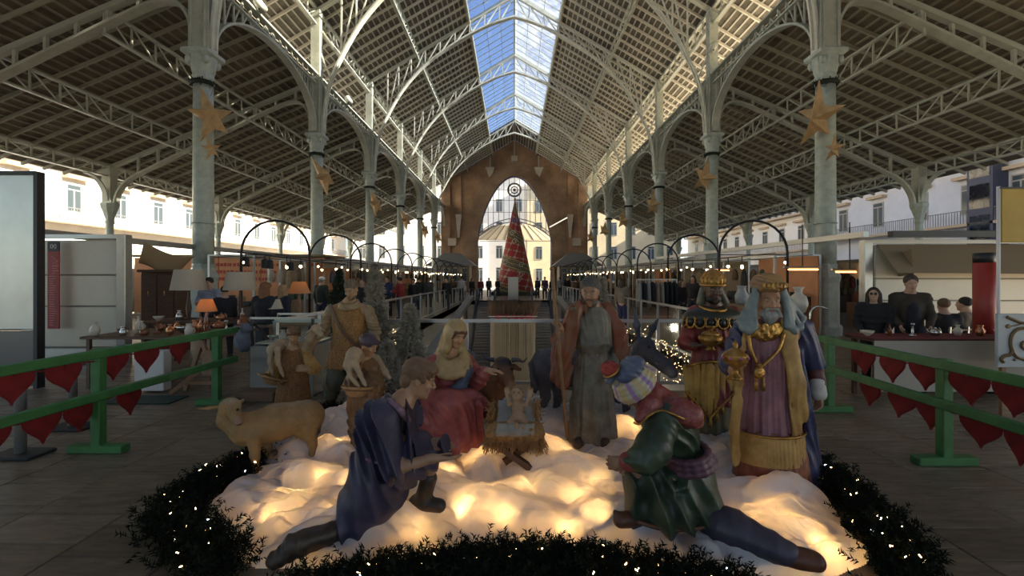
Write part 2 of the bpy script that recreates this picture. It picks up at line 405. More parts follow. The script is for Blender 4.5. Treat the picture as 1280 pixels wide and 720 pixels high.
# --- lengthwise lattice girders
def girder(name,label,x,zt,zb,k0,k1,panels=8,w=.12,grp='lengthwise lattice girders',zig=True,mt=None):
    mt=mt or iron
    r=E(name,(x,YK(k0),zb),label,'girder',grp,'structure')
    ye=min(YEND,YK(k1))
    bar('top_chord',(x,YK(k0),zt),(x,ye,zt),w,.07,mt,r); bar('bottom_chord',(x,YK(k0),zb),(x,ye,zb),w,.06,mt,r)
    for k in range(k0,k1):
        for j in range(panels):
            y0=YK(k)+BAY*j/panels; y1=y0+BAY/panels
            bar('post',(x,y0,zb),(x,y0,zt),.05,.05,mt,r)
            if (j<panels/2): bar('diagonal',(x,y0,zt),(x,y1,zb),.04,.04,mt,r)
            else: bar('diagonal',(x,y0,zb),(x,y1,zt),.04,.04,mt,r)
    return r
for s,sd in ((-1,'left'),(1,'right')):
    girder('lattice_girder','upper lattice girder on the aisle side of the %s nave row'%sd,s*12.2,aisle(12.2)-.12,aisle(12.2)-.88,0,6)
    girder('lattice_girder','lower lattice girder midway down the %s aisle roof'%sd,s*15.45,aisle(15.45)-.12,aisle(15.45)-.84,0,6)
    girder('lattice_girder','slender lattice purlin halfway up the %s nave slope'%sd,s*6.1,nave(6.1)-.1,nave(6.1)-.62,0,6,10,.09)
    girder('lattice_girder','lattice girder along the %s nave eave above the open clerestory'%sd,s*XC,nave(XC)-.1,nave(XC)-.85,0,6,8,.16)
    girder('lattice_girder','lattice girder along the outer edge of the %s aisle roof'%sd,s*18.95,6.92,6.42,0,6,9,.2)
    tag(bar('eave_beam',(s*19.0,5,7.02),(s*19.0,YEND,7.02),.10,.34,iron),'solid beam along the outer edge of the %s aisle roof'%sd,'beam',None,'structure')
    # arcade
    r=E('arcade',(s*XC,YK(0),8.2),'%s arcade of curved ribs and lattice spandrels linking the nave columns'%sd,'arcade',None,'structure')
    bar('top_chord',(s*XC,5,11.15),(s*XC,YEND,11.15),.30,.07,iron,r)
    bar('bottom_chord',(s*XC,5,10.72),(s*XC,YEND,10.72),.2,.06,iron,r)
    for k in range(0,NK):
        ym=YK(k)+BAY/2; P=[]
        last = (k==NK-1)
        for i in range(25):
            t=PI-PI*i/24; P.append(Vector((s*XC,ym+3.56*math.cos(t),8.45+2.15*math.sin(t)**.9)))
        MB().band(P,.32,.07,(1,0,0)).obj('arched_rib',iron,r)
        for j in range(1,16):
            yy=YK(k)+BAY*j/16; u=(yy-ym)/3.56
            if abs(u)>=1: z=8.6
            else: z=8.45+2.15*(1-u*u)**.45
            bar('post',(s*XC,yy,z),(s*XC,yy,11.12),.05,.05,iron,r)
            if abs(u)<.999 and 2<=j<15:
                u2=u+(BAY/16)/3.56*(1 if j<8 else -1)
                if abs(u2)<1: bar('diagonal',(s*XC,yy,z),(s*XC,ym+u2*3.56,11.1),.04,.04,iron,r)
    # outer columns
    for k in range(NK):
        if YK(k)<12: continue
        x=s*XO; y=YK(k); c=(x,y,0)
        q=E('outer_column',(x,y,0),'%s short iron column at the outer edge of the %s aisle'%(names6[k],sd),'column','outer columns','structure')
        MB().lathe([(.3,0),(.3,.4),(.2,.5),(.17,.7),(.155,4.2),(.19,4.3),(.17,4.4)],c,12).obj('shaft',iron_g,q,False)
        MB().lathe([(.17,4.4),(.2,4.55),(.3,4.85),(.36,5.0),(.38,5.15),(.3,5.2)],c,8,rot=PI/8).obj('capital',iron_g,q)
        MB().box(x-.2,x+.2,y-.2,y+.2,5.2,6.9).obj('pier',iron,q)
        for a in (-1,1):
            P=[(x,y+a*(.2+1.0*(1-math.cos(t*PI/16))),5.25+1.1*math.sin(t*PI/16)) for t in range(9)]
            MB().band(P,.22,.06,(1,0,0)).obj('bracket',iron,q)
# --- far gable wall
brick=bpy.data.materials.new('brickwork'); brick.use_nodes=True
_nt=brick.node_tree; _N=_nt.nodes; _L=_nt.links; _b=_N['Principled BSDF']; _b.inputs['Roughness'].default_value=.9
_tc=_N.new('ShaderNodeTexCoord'); _mp=_N.new('ShaderNodeMapping'); _mp.inputs['Rotation'].default_value=(PI/2,0,0); _bt=_N.new('ShaderNodeTexBrick')
_bt.inputs['Scale'].default_value=1; _bt.inputs['Brick Width'].default_value=.28; _bt.inputs['Row Height'].default_value=.085; _bt.inputs['Mortar Size'].default_value=.010
_bt.inputs['Color1'].default_value=(.44,.27,.16,1); _bt.inputs['Color2'].default_value=(.34,.21,.13,1); _bt.inputs['Mortar'].default_value=(.30,.22,.16,1)
_L.new(_tc.outputs['Object'],_mp.inputs['Vector']); _L.new(_mp.outputs['Vector'],_bt.inputs['Vector'])
_nz=_N.new('ShaderNodeTexNoise'); _nz.inputs['Scale'].default_value=.5; _nz.inputs['Detail'].default_value=6; _L.new(_tc.outputs['Object'],_nz.inputs['Vector'])
_mr=_N.new('ShaderNodeMapRange'); _mr.inputs[1].default_value=.3; _mr.inputs[2].default_value=.7; _mr.inputs[3].default_value=.6; _mr.inputs[4].default_value=1.3; _L.new(_nz.outputs['Fac'],_mr.inputs[0])
_vm=_N.new('ShaderNodeVectorMath'); _vm.operation='SCALE'; _L.new(_bt.outputs['Color'],_vm.inputs[0]); _L.new(_mr.outputs[0],_vm.inputs['Scale']); _L.new(_vm.outputs[0],_b.inputs['Base Color'])
stone=mat('pale_stone',(.55,.50,.43),.8,0,.15,3)
def opening(x):
    u=min(1,abs(x)/4.9); return 6.5+8.7*max(0,1-u**1.9)**.72
wr=E('wall_far',(0,YEND,0),'brick gable wall closing the nave, with a tall pointed arch opening','wall',None,'structure')
xs=sorted(set([round(-9.7+i*.2425,4) for i in range(81)]+[-4.9,4.9,0]))
m=MB(); t=.9
for a,b in zip(xs,xs[1:]):
    mid=(a+b)/2
    if abs(mid)<4.9: za,zb=opening(a),opening(b)
    else: za=zb=0
    ta,tb=nave(a)+.05,nave(b)+.05
    for yy,fl in ((YEND,0),(YEND+t,1)):
        q=[(a,yy,za),(b,yy,zb),(b,yy,tb),(a,yy,ta)]; m.add(q,[(0,1,2,3) if not fl else (3,2,1,0)])
    if abs(mid)<4.9: m.add([(a,YEND,za),(a,YEND+t,za),(b,YEND+t,zb),(b,YEND,zb)],[(0,1,2,3)])
for x in (-9.7,9.7,-4.9,4.9):
    zt=opening(4.9) if abs(x)<5 else nave(9.7); m.add([(x,YEND,0),(x,YEND+t,0),(x,YEND+t,zt),(x,YEND,zt)],[(0,1,2,3)])
m.obj('brick_face',brick,wr)
# raised arch surround
def surround(w0,w1,dy):
    m=MB(); P=[]
    for i in range(49):
        u=-1+2*i/48; x=4.9*u; z=opening(x); P.append((x,z))
    P=[(-4.9,0)]+P+[(4.9,0)]
    cx,cz=0,6.0
    def off(p,w):
        d=Vector((p[0]-cx,0,max(0,p[1]-cz))); 
        if d.length<1e-6: d=Vector((0,0,1))
        d.normalize(); return (p[0]+d.x*w,p[1]+d.z*w)
    for a,b in zip(P,P[1:]):
        a0,a1=off(a,w0),off(a,w1); b0,b1=off(b,w0),off(b,w1)
        y=YEND-dy
        m.add([(a0[0],y,a0[1]),(b0[0],y,b0[1]),(b1[0],y,b1[1]),(a1[0],y,a1[1])],[(0,1,2,3)])
        m.add([(a1[0],y,a1[1]),(b1[0],y,b1[1]),(b1[0],YEND,b1[1]),(a1[0],YEND,a1[1])],[(0,1,2,3)])
        m.add([(a0[0],y,a0[1]),(b0[0],y,b0[1]),(b0[0],YEND,b0[1]),(a0[0],YEND,a0[1])],[(3,2,1,0)])
    return m
brick2=brick.copy(); brick2.name='brickwork_arch'
for nd in brick2.node_tree.nodes:
    if nd.bl_idname=='ShaderNodeTexBrick': nd.inputs['Color1'].default_value=(.37,.25,.16,1); nd.inputs['Color2'].default_value=(.30,.20,.13,1)
surround(.0,1.9,.22).obj('arch_surround',brick2,wr)
for s in (-1,1):
    MB().box(s*8.9-.45,s*8.9+.45,YEND-.35,YEND,0,14.2).obj('pilaster',brick,wr)
    MB().box(s*7.35-.35,s*7.35+.35,YEND-.25,YEND,9.2,15.1).obj('pilaster',brick,wr)
    MB().add([(s*7.35-.4,YEND-.5,10.0),(s*7.35+.4,YEND-.5,10.0),(s*7.35+.4,YEND,10.0),(s*7.35-.4,YEND,10.0),(s*7.35-.12,YEND-.2,7.0),(s*7.35+.12,YEND-.2,7.0),(s*7.35+.12,YEND,7.0),(s*7.35-.12,YEND,7.0)],
      [(0,1,2,3),(7,6,5,4),(0,4,5,1),(1,5,6,2),(2,6,7,3),(3,7,4,0)]).obj('corbel',stone,wr)
    for (xx,z0,z1,w) in ((8.2,5.9,6.9,.7),(8.2,3.5,4.5,.5),(7.3,2.9,3.7,.35),(9.1,2.6,3.3,.3)): MB().box(s*xx-w/2-.2,s*xx+w/2+.2,YEND-.4,YEND,z0,z1).obj('stone_panel',stone,wr)
    for xx,zz in ((3.2,16.2),):
        MB().add([(s*xx-.6,YEND-.5,zz),(s*xx+.6,YEND-.5,zz),(s*xx+.6,YEND,zz),(s*xx-.6,YEND,zz),(s*xx-.15,YEND-.1,zz-1.2),(s*xx+.15,YEND-.1,zz-1.2),(s*xx+.15,YEND,zz-1.2),(s*xx-.15,YEND,zz-1.2)],
          [(0,1,2,3),(7,6,5,4),(0,4,5,1),(1,5,6,2),(2,6,7,3),(3,7,4,0)]).obj('corbel',stone,wr)
        MB().tube([(s*xx,YEND-.4,zz),(s*xx,YEND-.4,nave(xx)-.3)],.09,8).obj('colonnette',iron,wr)
MB().box(-.4,.4,YEND-.5,YEND,17.0,17.7).obj('corbel',stone,wr); MB().tube([(0,YEND-.4,17.6),(0,YEND-.4,19.6)],.09,8).obj('colonnette',iron,wr)
# near gable wall behind the viewer, closing the hall's other end
wr2=E('wall_near',(0,-10.5,0),'brick gable wall closing the nave behind the viewer','wall',None,'structure')
m=MB()
for a,b in zip(xs,xs[1:]):
    za,zb=(opening(a)*.8,opening(b)*.8) if abs((a+b)/2)<4.9 else (0,0)
    for yy,fl in ((-10.5,1),(-11.3,0)):
        q=[(a,yy,za),(b,yy,zb),(b,yy,nave(b)+.05),(a,yy,nave(a)+.05)]; m.add(q,[(0,1,2,3) if not fl else (3,2,1,0)])
m.obj('brick_face',brick,wr2)
# window
dark_iron=mat('window_iron',(.045,.055,.085),.5)
wn=E('window_1',(0,YEND+.5,0),'tall pointed arch window with blue iron bars in the far brick gable','window',None,'structure')
yw=YEND+.45
P=[(4.9*(-1+2*i/40),yw,opening(4.9*(-1+2*i/40))-.07) for i in range(41)]
MB().band([(-4.85,yw,0)]+P+[(4.85,yw,0)],.25,.16).obj('window_frame',mat('blue_iron',(.10,.15,.42),.4),wn)
BEAM=lambda x: 9.1-.085*x*x
for i in range(-6,7):
    x=i*.7; bar('mullion',(x,yw,BEAM(x)),(x,yw,opening(x)-.1),.07,.1,dark_iron,wn)
for z in (8.8,10.4,12.0,13.4):
    xm=max([abs(4.9*j/60) for j in range(61) if opening(4.9*j/60)>z]+[0]); 
    if z>9.2: bar('transom',(-xm,yw,z),(xm,yw,z),.06,.05,dark_iron,wn)
for dz in (0,.45):
    MB().band([(x*.49,yw-.1,BEAM(x*.49)+dz) for x in range(-10,11)],.2,.10).obj('curved_beam',mat('blue_iron2',(.16,.20,.36),.4),wn)
o=MB(); G=[(x*.49,yw,BEAM(x*.49)+.45) for x in range(-10,11)]
V=[];F=[]
for i,(x,y,z) in enumerate(G): V+= [(x,y,z),(x,y,max(z,opening(x)-.05))]
for i in range(20): F.append((2*i,2*i+2,2*i+3,2*i+1))
obj('pane',V,F,glass('window_glass',(.97,.98,1),.08,.10,(.85,.85,.85)),wn)
MB().tube([(.85*math.cos(t*PI/16),yw-.15,13.35+.85*math.sin(t*PI/16)) for t in range(32)],.12,8,True).obj('rosette_ring',mat('rosette_iron',(.13,.11,.10),.5),wn,True)
MB().tube([(.45*math.cos(t*PI/12),yw-.15,13.35+.45*math.sin(t*PI/12)) for t in range(24)],.07,8,True).obj('rosette_ring',MATS['rosette_iron'],wn,True)
m=MB()
for a in range(8): t=a*PI/4; m.bar((.18*math.cos(t),yw-.15,13.35+.18*math.sin(t)),(.78*math.cos(t),yw-.15,13.35+.78*math.sin(t)),.05,.05)
m.ico((0,yw-.15,13.35),(.2,.1,.2),2); m.obj('rosette_spokes',MATS['rosette_iron'],wn)
# striped glass canopy outside
cn=E('canopy',(0,YEND+1,6),'fan shaped striped glass canopy beyond the arch window','canopy')
c1=tent('canopy_cream',(.85,.80,.68),.5); c2=mat('canopy_rib',(.35,.30,.24),.5)
for i in range(14):
    a0=PI*(i)/14; a1=PI*(i+1)/14
    def cp(a,r,z): return (-r*math.cos(a)*1.0, YEND+1.0+r*.55*math.sin(a), z+ .35*math.sin(a))
    pts=[cp(a0,3.0,8.6),cp(a1,3.0,8.6),cp(a1,6.2,6.7),cp(a0,6.2,6.7)]
    obj('canopy_panel',pts+[(p[0],p[1],p[2]+.05) for p in pts],[(0,1,2,3),(7,6,5,4),(0,4,5,1),(1,5,6,2),(2,6,7,3),(3,7,4,0)],c1,cn)
    bar('canopy_rib',cp(a0,3.0,8.65),cp(a0,6.3,6.7),.12,.12,c2,cn)
MB().band([(-6.2*math.cos(PI*i/28),YEND+1+6.2*.55*math.sin(PI*i/28),6.55+.35*math.sin(PI*i/28)) for i in range(29)],.08,.3,(0,0,1)).obj('canopy_edge',c2,cn)
# ================================================================== floor, void, street, buildings
def stone_floor(name,c1,c2,mortar,bw,rh,rough=.38,rnd=False):
    m=bpy.data.materials.new(name); m.use_nodes=True; nt=m.node_tree; N=nt.nodes; L=nt.links; b=N['Principled BSDF']
    tc=N.new('ShaderNodeTexCoord'); src=tc.outputs['Object']
    if rnd:
        oi=N.new('ShaderNodeObjectInfo'); ad=N.new('ShaderNodeVectorMath'); ad.operation='ADD'; sc=N.new('ShaderNodeVectorMath'); sc.operation='SCALE'; sc.inputs['Scale'].default_value=50
        cb=N.new('ShaderNodeCombineXYZ'); L.new(oi.outputs['Random'],cb.inputs[0]); L.new(cb.outputs[0],sc.inputs[0]); L.new(src,ad.inputs[0]); L.new(sc.outputs[0],ad.inputs[1]); src=ad.outputs[0]
        mx=N.new('ShaderNodeMix'); mx.data_type='RGBA'; mx.inputs['A'].default_value=(*c1,1); mx.inputs['B'].default_value=(*c2,1); L.new(oi.outputs['Random'],mx.inputs['Factor']); base=mx.outputs['Result']
    else:
        bt=N.new('ShaderNodeTexBrick'); bt.inputs['Scale'].default_value=1; bt.inputs['Brick Width'].default_value=bw; bt.inputs['Row Height'].default_value=rh; bt.inputs['Mortar Size'].default_value=.006
        bt.inputs['Color1'].default_value=(*c1,1); bt.inputs['Color2'].default_value=(*c2,1); bt.inputs['Mortar'].default_value=(*mortar,1); L.new(src,bt.inputs['Vector']); base=bt.outputs['Color']
    mp=N.new('ShaderNodeMapping'); mp.inputs['Scale'].default_value=(1.2,5,1); L.new(src,mp.inputs['Vector'])
    nz=N.new('ShaderNodeTexNoise'); nz.inputs['Scale'].default_value=2.5; nz.inputs['Detail'].default_value=8; nz.inputs['Roughness'].default_value=.7; L.new(mp.outputs[0],nz.inputs['Vector'])
    mr=N.new('ShaderNodeMapRange'); mr.inputs[1].default_value=.32; mr.inputs[2].default_value=.68; mr.inputs[3].default_value=.62; mr.inputs[4].default_value=1.25; L.new(nz.outputs['Fac'],mr.inputs[0])
    vm=N.new('ShaderNodeVectorMath'); vm.operation='SCALE'; L.new(base,vm.inputs[0]); L.new(mr.outputs[0],vm.inputs['Scale']); L.new(vm.outputs[0],b.inputs['Base Color'])
    r2=N.new('ShaderNodeMapRange'); r2.inputs[1].default_value=.3; r2.inputs[2].default_value=.7; r2.inputs[3].default_value=rough+.15; r2.inputs[4].default_value=rough-.08; L.new(nz.outputs['Fac'],r2.inputs[0]); L.new(r2.outputs[0],b.inputs['Roughness'])
    bp=N.new('ShaderNodeBump'); bp.inputs['Strength'].default_value=.25; bp.inputs['Distance'].default_value=.01; L.new(nz.outputs['Fac'],bp.inputs['Height']); L.new(bp.outputs[0],b.inputs['Normal'])
    return m
fl_far=stone_floor('floor_stone_far',(.22,.17,.115),(.16,.12,.08),(.06,.05,.04),.7,.36)
fl_near=stone_floor('floor_slab_stone',(.22,.17,.115),(.145,.11,.072),(0,0,0),1,1,rnd=True)
grout=mat('floor_grout',(.07,.06,.05),.9,0,.3,9)
fr=E('floor',(0,0,0),'beige stone slab floor of the market hall','floor',None,'structure')
m=MB()
for x0,x1,y0,y1 in ((-20,20,-12,1.6),(-20,-8.4,1.6,9.52),(8.4,20,1.6,9.52),(-20,-3.5,9.52,34),(3.5,20,9.52,34),(-20,20,34,64)): m.box(x0,x1,y0,y1,-.3,0)
m.obj('far_floor',fl_far,fr)
m=MB(); m.box(-8.4,8.4,1.6,6.9,-.3,-.012); m.box(-8.4,-3.5,6.9,9.52,-.3,-.012); m.box(3.5,8.4,6.9,9.52,-.3,-.012); m.obj('slab_bed',fl_far,fr)
tv,tf=rbox(.692,.352,.03,.006); tme=mesh('floor_slab',tv,tf,fl_near)
rr=random.Random(3); nt_=0
for i in range(24):
    x=-8.4+.7*(i+.5); off=(i%2)*.18+(i%3)*.05
    for j in range(-1,22):
        y=1.6+.36*(j+.5)+off
        if y<1.8 or y>9.4: continue
        if abs(x)<3.6 and y>6.65: continue
        if abs(x)<1.9 and y<5.5: continue
        if abs(x)>y*1.14+.45 or abs(x)<y*.08: continue
        if abs(x)>7.6 and y<7 : continue
        if y<2.4: continue
        if nt_>=298: continue
        nt_+=1; o=ob('floor_slab',tme,fr,(x,y,-.015+rr.uniform(-.0015,.0015))); o.rotation_euler=(rr.uniform(-.002,.002),rr.uniform(-.002,.002),0)
# void with two escalators
conc=mat('void_concrete',(.20,.19,.17),.7,0,.25,2)
vr=E('wall_void',(0,8,-2.5),'concrete walls and lower floor of the stairwell void in the middle of the nave','wall',None,'structure')
m=MB(); m.box(-3.7,-3.5,6.8,34,-5.6,-.001); m.obj('void_side',conc,vr); m=MB(); m.box(3.5,3.7,6.8,34,-5.6,-.001); m.obj('void_side',conc,vr)
m=MB(); m.box(-3.7,3.7,6.7,6.9,-5.6,-.02); m.obj('void_end',conc,vr); m=MB(); m.box(-3.7,3.7,34,34.2,-5.6,-.001); m.obj('void_end',conc,vr)
MB().box(-3.7,3.7,6.7,34.2,-5.7,-5.6).obj('lower_floor',mat('lower_floor',(.10,.09,.08),.4,0,.2,3),vr)
steel=mat('brushed_steel',(.45,.46,.47),.3,.9,.1,20); bluep=mat('escalator_panel',(.20,.27,.42),.3,.4,.1,5); rubber=mat('black_rubber',(.015,.015,.018),.5)
for xa,xb,w in ((-2.75,-1.45,'left'),(1.3,2.6,'right')):
    r=E('escalator',((xa+xb)/2,30,-2),'%s escalator rising out of the void towards the tall cone tree'%w,'escalator','pair of escalators')
    L=8.8; top=(34,0); bot=(34-L,-L*.6)
    for x in (xa,xb):
        MB().band([(x,bot[0],bot[1]+.25),(x,top[0]-.3,.1),(x,top[0]+1.2,.25)],.10,.75,(1,0,0)).obj('balustrade',bluep,r)
        MB().band([(x,bot[0],bot[1]+.72),(x,top[0]-.3,.72),(x,top[0]+1.2,.85)],.12,.06,(1,0,0)).obj('handrail',rubber,r)
    n=34
    for i in range(n):
        y=bot[0]+(L)*i/n; z=bot[1]+L*.6*i/n
        bar('step',((xa+.08),y,z),((xb-.08),y,z),.26,.05,mat('step_metal',(.10,.11,.15),.35,.6),r)
# glass fences round the void
r=E('lower_level_light',(0,20,-1.6),'row of white strip lights on the side walls of the void','light')
for s_ in (-1,1):
    for yy in (12,18,24,30):
        bar('strip',(s_*3.44,yy-.6,-1.6),(s_*3.44,yy+.6,-1.6),.06,.10,mat('strip_glow',(1,1,1),.5,emit=(1,.86,.66),es=9),r)
        l=bpy.data.lights.new('strip_light','POINT'); l.energy=55; l.color=(1,.86,.68); l.shadow_soft_size=.25; lo=bpy.data.objects.new('strip_light',l); COL.objects.link(lo); lo.location=(s_*3.2,yy,-1.6)
fence_glass=glass('fence_glass',(.90,.95,.93),.10)
def gfence(label,p,q,n,grp='glass fences round the void',post_h=1.05):
    p=Vector(p); q=Vector(q); r=E('glass_fence',((p+q)/2),label,'fence',grp)
    tag(bar('handrail',p+Vector((0,0,post_h)),q+Vector((0,0,post_h)),.05,.05,steel,r))
    bar('lower_rail',p+Vector((0,0,.12)),q+Vector((0,0,.12)),.03,.05,steel,r)
    for i in range(n+1):
        a=p+(q-p)*i/n; bar('post',a,a+Vector((0,0,post_h)),.05,.04,steel,r)
        if i<n:
            b=p+(q-p)*(i+1)/n; d=(b-a).normalized()*.06
            V=[a+d+Vector((0,0,.16)),b-d+Vector((0,0,.16)),b-d+Vector((0,0,post_h-.06)),a+d+Vector((0,0,post_h-.06))]
            obj('pane',V,[(0,1,2,3)],fence_glass,r)
    return r
gfence('glass fence along the left edge of the void',(-3.6,6.9,0),(-3.6,34,0),18)
gfence('glass fence along the right edge of the void',(3.6,6.9,0),(3.6,34,0),18)
gfence('glass fence across the near end of the void behind the statues',(-3.6,6.85,0),(3.6,6.85,0),5)
# sloping stone parapets beside the escalators
for s,w in ((-1,'left'),(1,'right')):
    tag(MB().bar((s*3.2,13,-1.6),(s*3.2,33.5,.25),.4,.28).obj('sloping_parapet',mat('parapet_stone',(.36,.34,.30),.6,0,.15,2)),'grey sloping stone parapet inside the %s side of the void'%w,'parapet')
# street
tag(MB().box(-70,-20,-20,110,-.35,-.05).obj('street_paving',mat('street_paving',(.42,.40,.37),.8,0,.15,1)),'pale street paving outside the left aisle','street',None,'structure')
tag(MB().box(20,70,-20,110,-.35,-.05).obj('street_paving',MATS['street_paving']),'pale street paving outside the right aisle','street',None,'structure')
tag(MB().box(-20,20,64,110,-.35,-.05).obj('street_paving',MATS['street_paving']),'street paving beyond the brick gable','street',None,'structure')
tag(MB().box(-20,20,-40,-12,-.35,-.05).obj('street_paving',MATS['street_paving']),'street paving behind the viewer','street',None,'structure')
# buildings
plaster=mat('white_plaster',(.84,.81,.75),.85,0,.08,.6); ledge=mat('sandstone_ledge',(.55,.42,.28),.8,0,.1,2)
wframe=mat('window_frame_paint',(.42,.40,.36),.6); wpane=mat('dark_window_pane',(.06,.08,.09),.12,0); rail_m=mat('balcony_iron',(.16,.16,.16),.6)
yel=mat('yellow_plaster',(.74,.62,.40),.85,0,.1,.6)
def building(label,face,c0,c1,depth,h,ys,floors,wallm,axis='x',bal=True,group='street buildings'):
    """face: coordinate of the facade plane; runs c0..c1 on the other axis. sign(depth) says which way it extends"""
    f=(lambda a,d,z:(face+d,a,z)) if axis=='x' else (lambda a,d,z:(a,face+d,z))
    s=1 if depth>0 else -1
    r=E('apartment_building',f((c0+c1)/2,depth/2,0),label,'building',group)
    def bx(a0,a1,d0,d1,z0,z1):
        p=f(a0,d0,z0); q=f(a1,d1,z1); return MB().box(min(p[0],q[0]),max(p[0],q[0]),min(p[1],q[1]),max(p[1],q[1]),z0,z1)
    bx(c0,c1,0,depth,-.1,h).obj('facade',wallm,r)
    bx(c0,c1,-s*.6,0,h-.5,h).obj('cornice',ledge,r)
    for zb,zh,kind in floors:
        for y in ys:
            w=bx(y-.62,y+.62,-s*.06,s*.02,zb,zb+zh).obj('window',wframe,r)
            for a in (-1,1): bx(y+a*.29-.22,y+a*.29+.22,-s*.08,-s*.061,zb+.12,zb+zh-.5).obj('pane',wpane,w)
            bx(y-.5,y+.5,-s*.08,-s*.061,zb+zh-.4,zb+zh-.1).obj('pane',wpane,w)
            if kind: bx(y-.95,y+.95,-s*.5,0,zb+zh+.35,zb+zh+.6).obj('window_hood',ledge,r)
        if bal:
            bx(c0+1,c1-1,-s*1.1,0,zb-.95,zb-.75).obj('balcony_slab',ledge,r)
            m=MB(); a=c0+1
            p=f(c0+1,-s*1.05,zb+.2); q=f(c1-1,-s*1.05,zb+.2); m.bar(p,q,.05,.05)
            while a<c1-1:
                m.bar(f(a,-s*1.05,zb-.75),f(a,-s*1.05,zb+.2),.03,.03); a+=.22
            m.obj('balcony_railing',rail_m,r)['kind']='stuff'
    return r
building('long white apartment building across the street on the left, sandstone window hoods',-34,8,92,-9,19,[26.8+4.15*i for i in range(15)],[(6.7,2.2,True),(11.2,2.2,True)],plaster)
building('pale apartment building across the street on the right, tall windows behind a balcony',34,8,52,9,19,[30.5,34,38,42.5,47],[(6.4,2.3,True),(11.2,2.2,True)],mat('pale_plaster',(.66,.68,.72),.85,0,.1,.8))
building('second pale apartment building further down the right street',35,53,92,9,17,[55.5+4*i for i in range(9)],[(5.8,2.3,True),(10.2,2.2,True)],plaster)
r=building('white building beyond the far brick gable seen through the arch window',84,-30,2.2,9,21,[-28+3.6*i for i in range(9)],[(1.0,2.6,False),(5.2,2.4,False),(9.6,2.4,False),(13.8,2.4,False)],plaster,'y',False)
r=building('yellow and white building beyond the gable right of the cone tree',83,2.3,30,9,19,[4.5+3.4*i for i in range(8)],[(1.0,2.4,False),(5.0,2.4,False),(9.4,2.4,False),(13.6,2.2,False)],yel,'y',False)
# dark glass bay tower on the right building
tw=MB().box(32.9,33.97,31.3,33.1,3,14).obj('glass_bay',mat('dark_bay_frame',(.05,.055,.09),.5),bpy.data.objects['apartment_building.001']); tw['label']='dark glass bay running up the facade'
for z in (4.4,6.6,8.8,11): MB().box(32.86,32.9,31.5,32.9,z,z+1.7).obj('pane',glass('bay_glass',(.8,.85,.9),.2,.3,(.7,.7,.65)),tw)
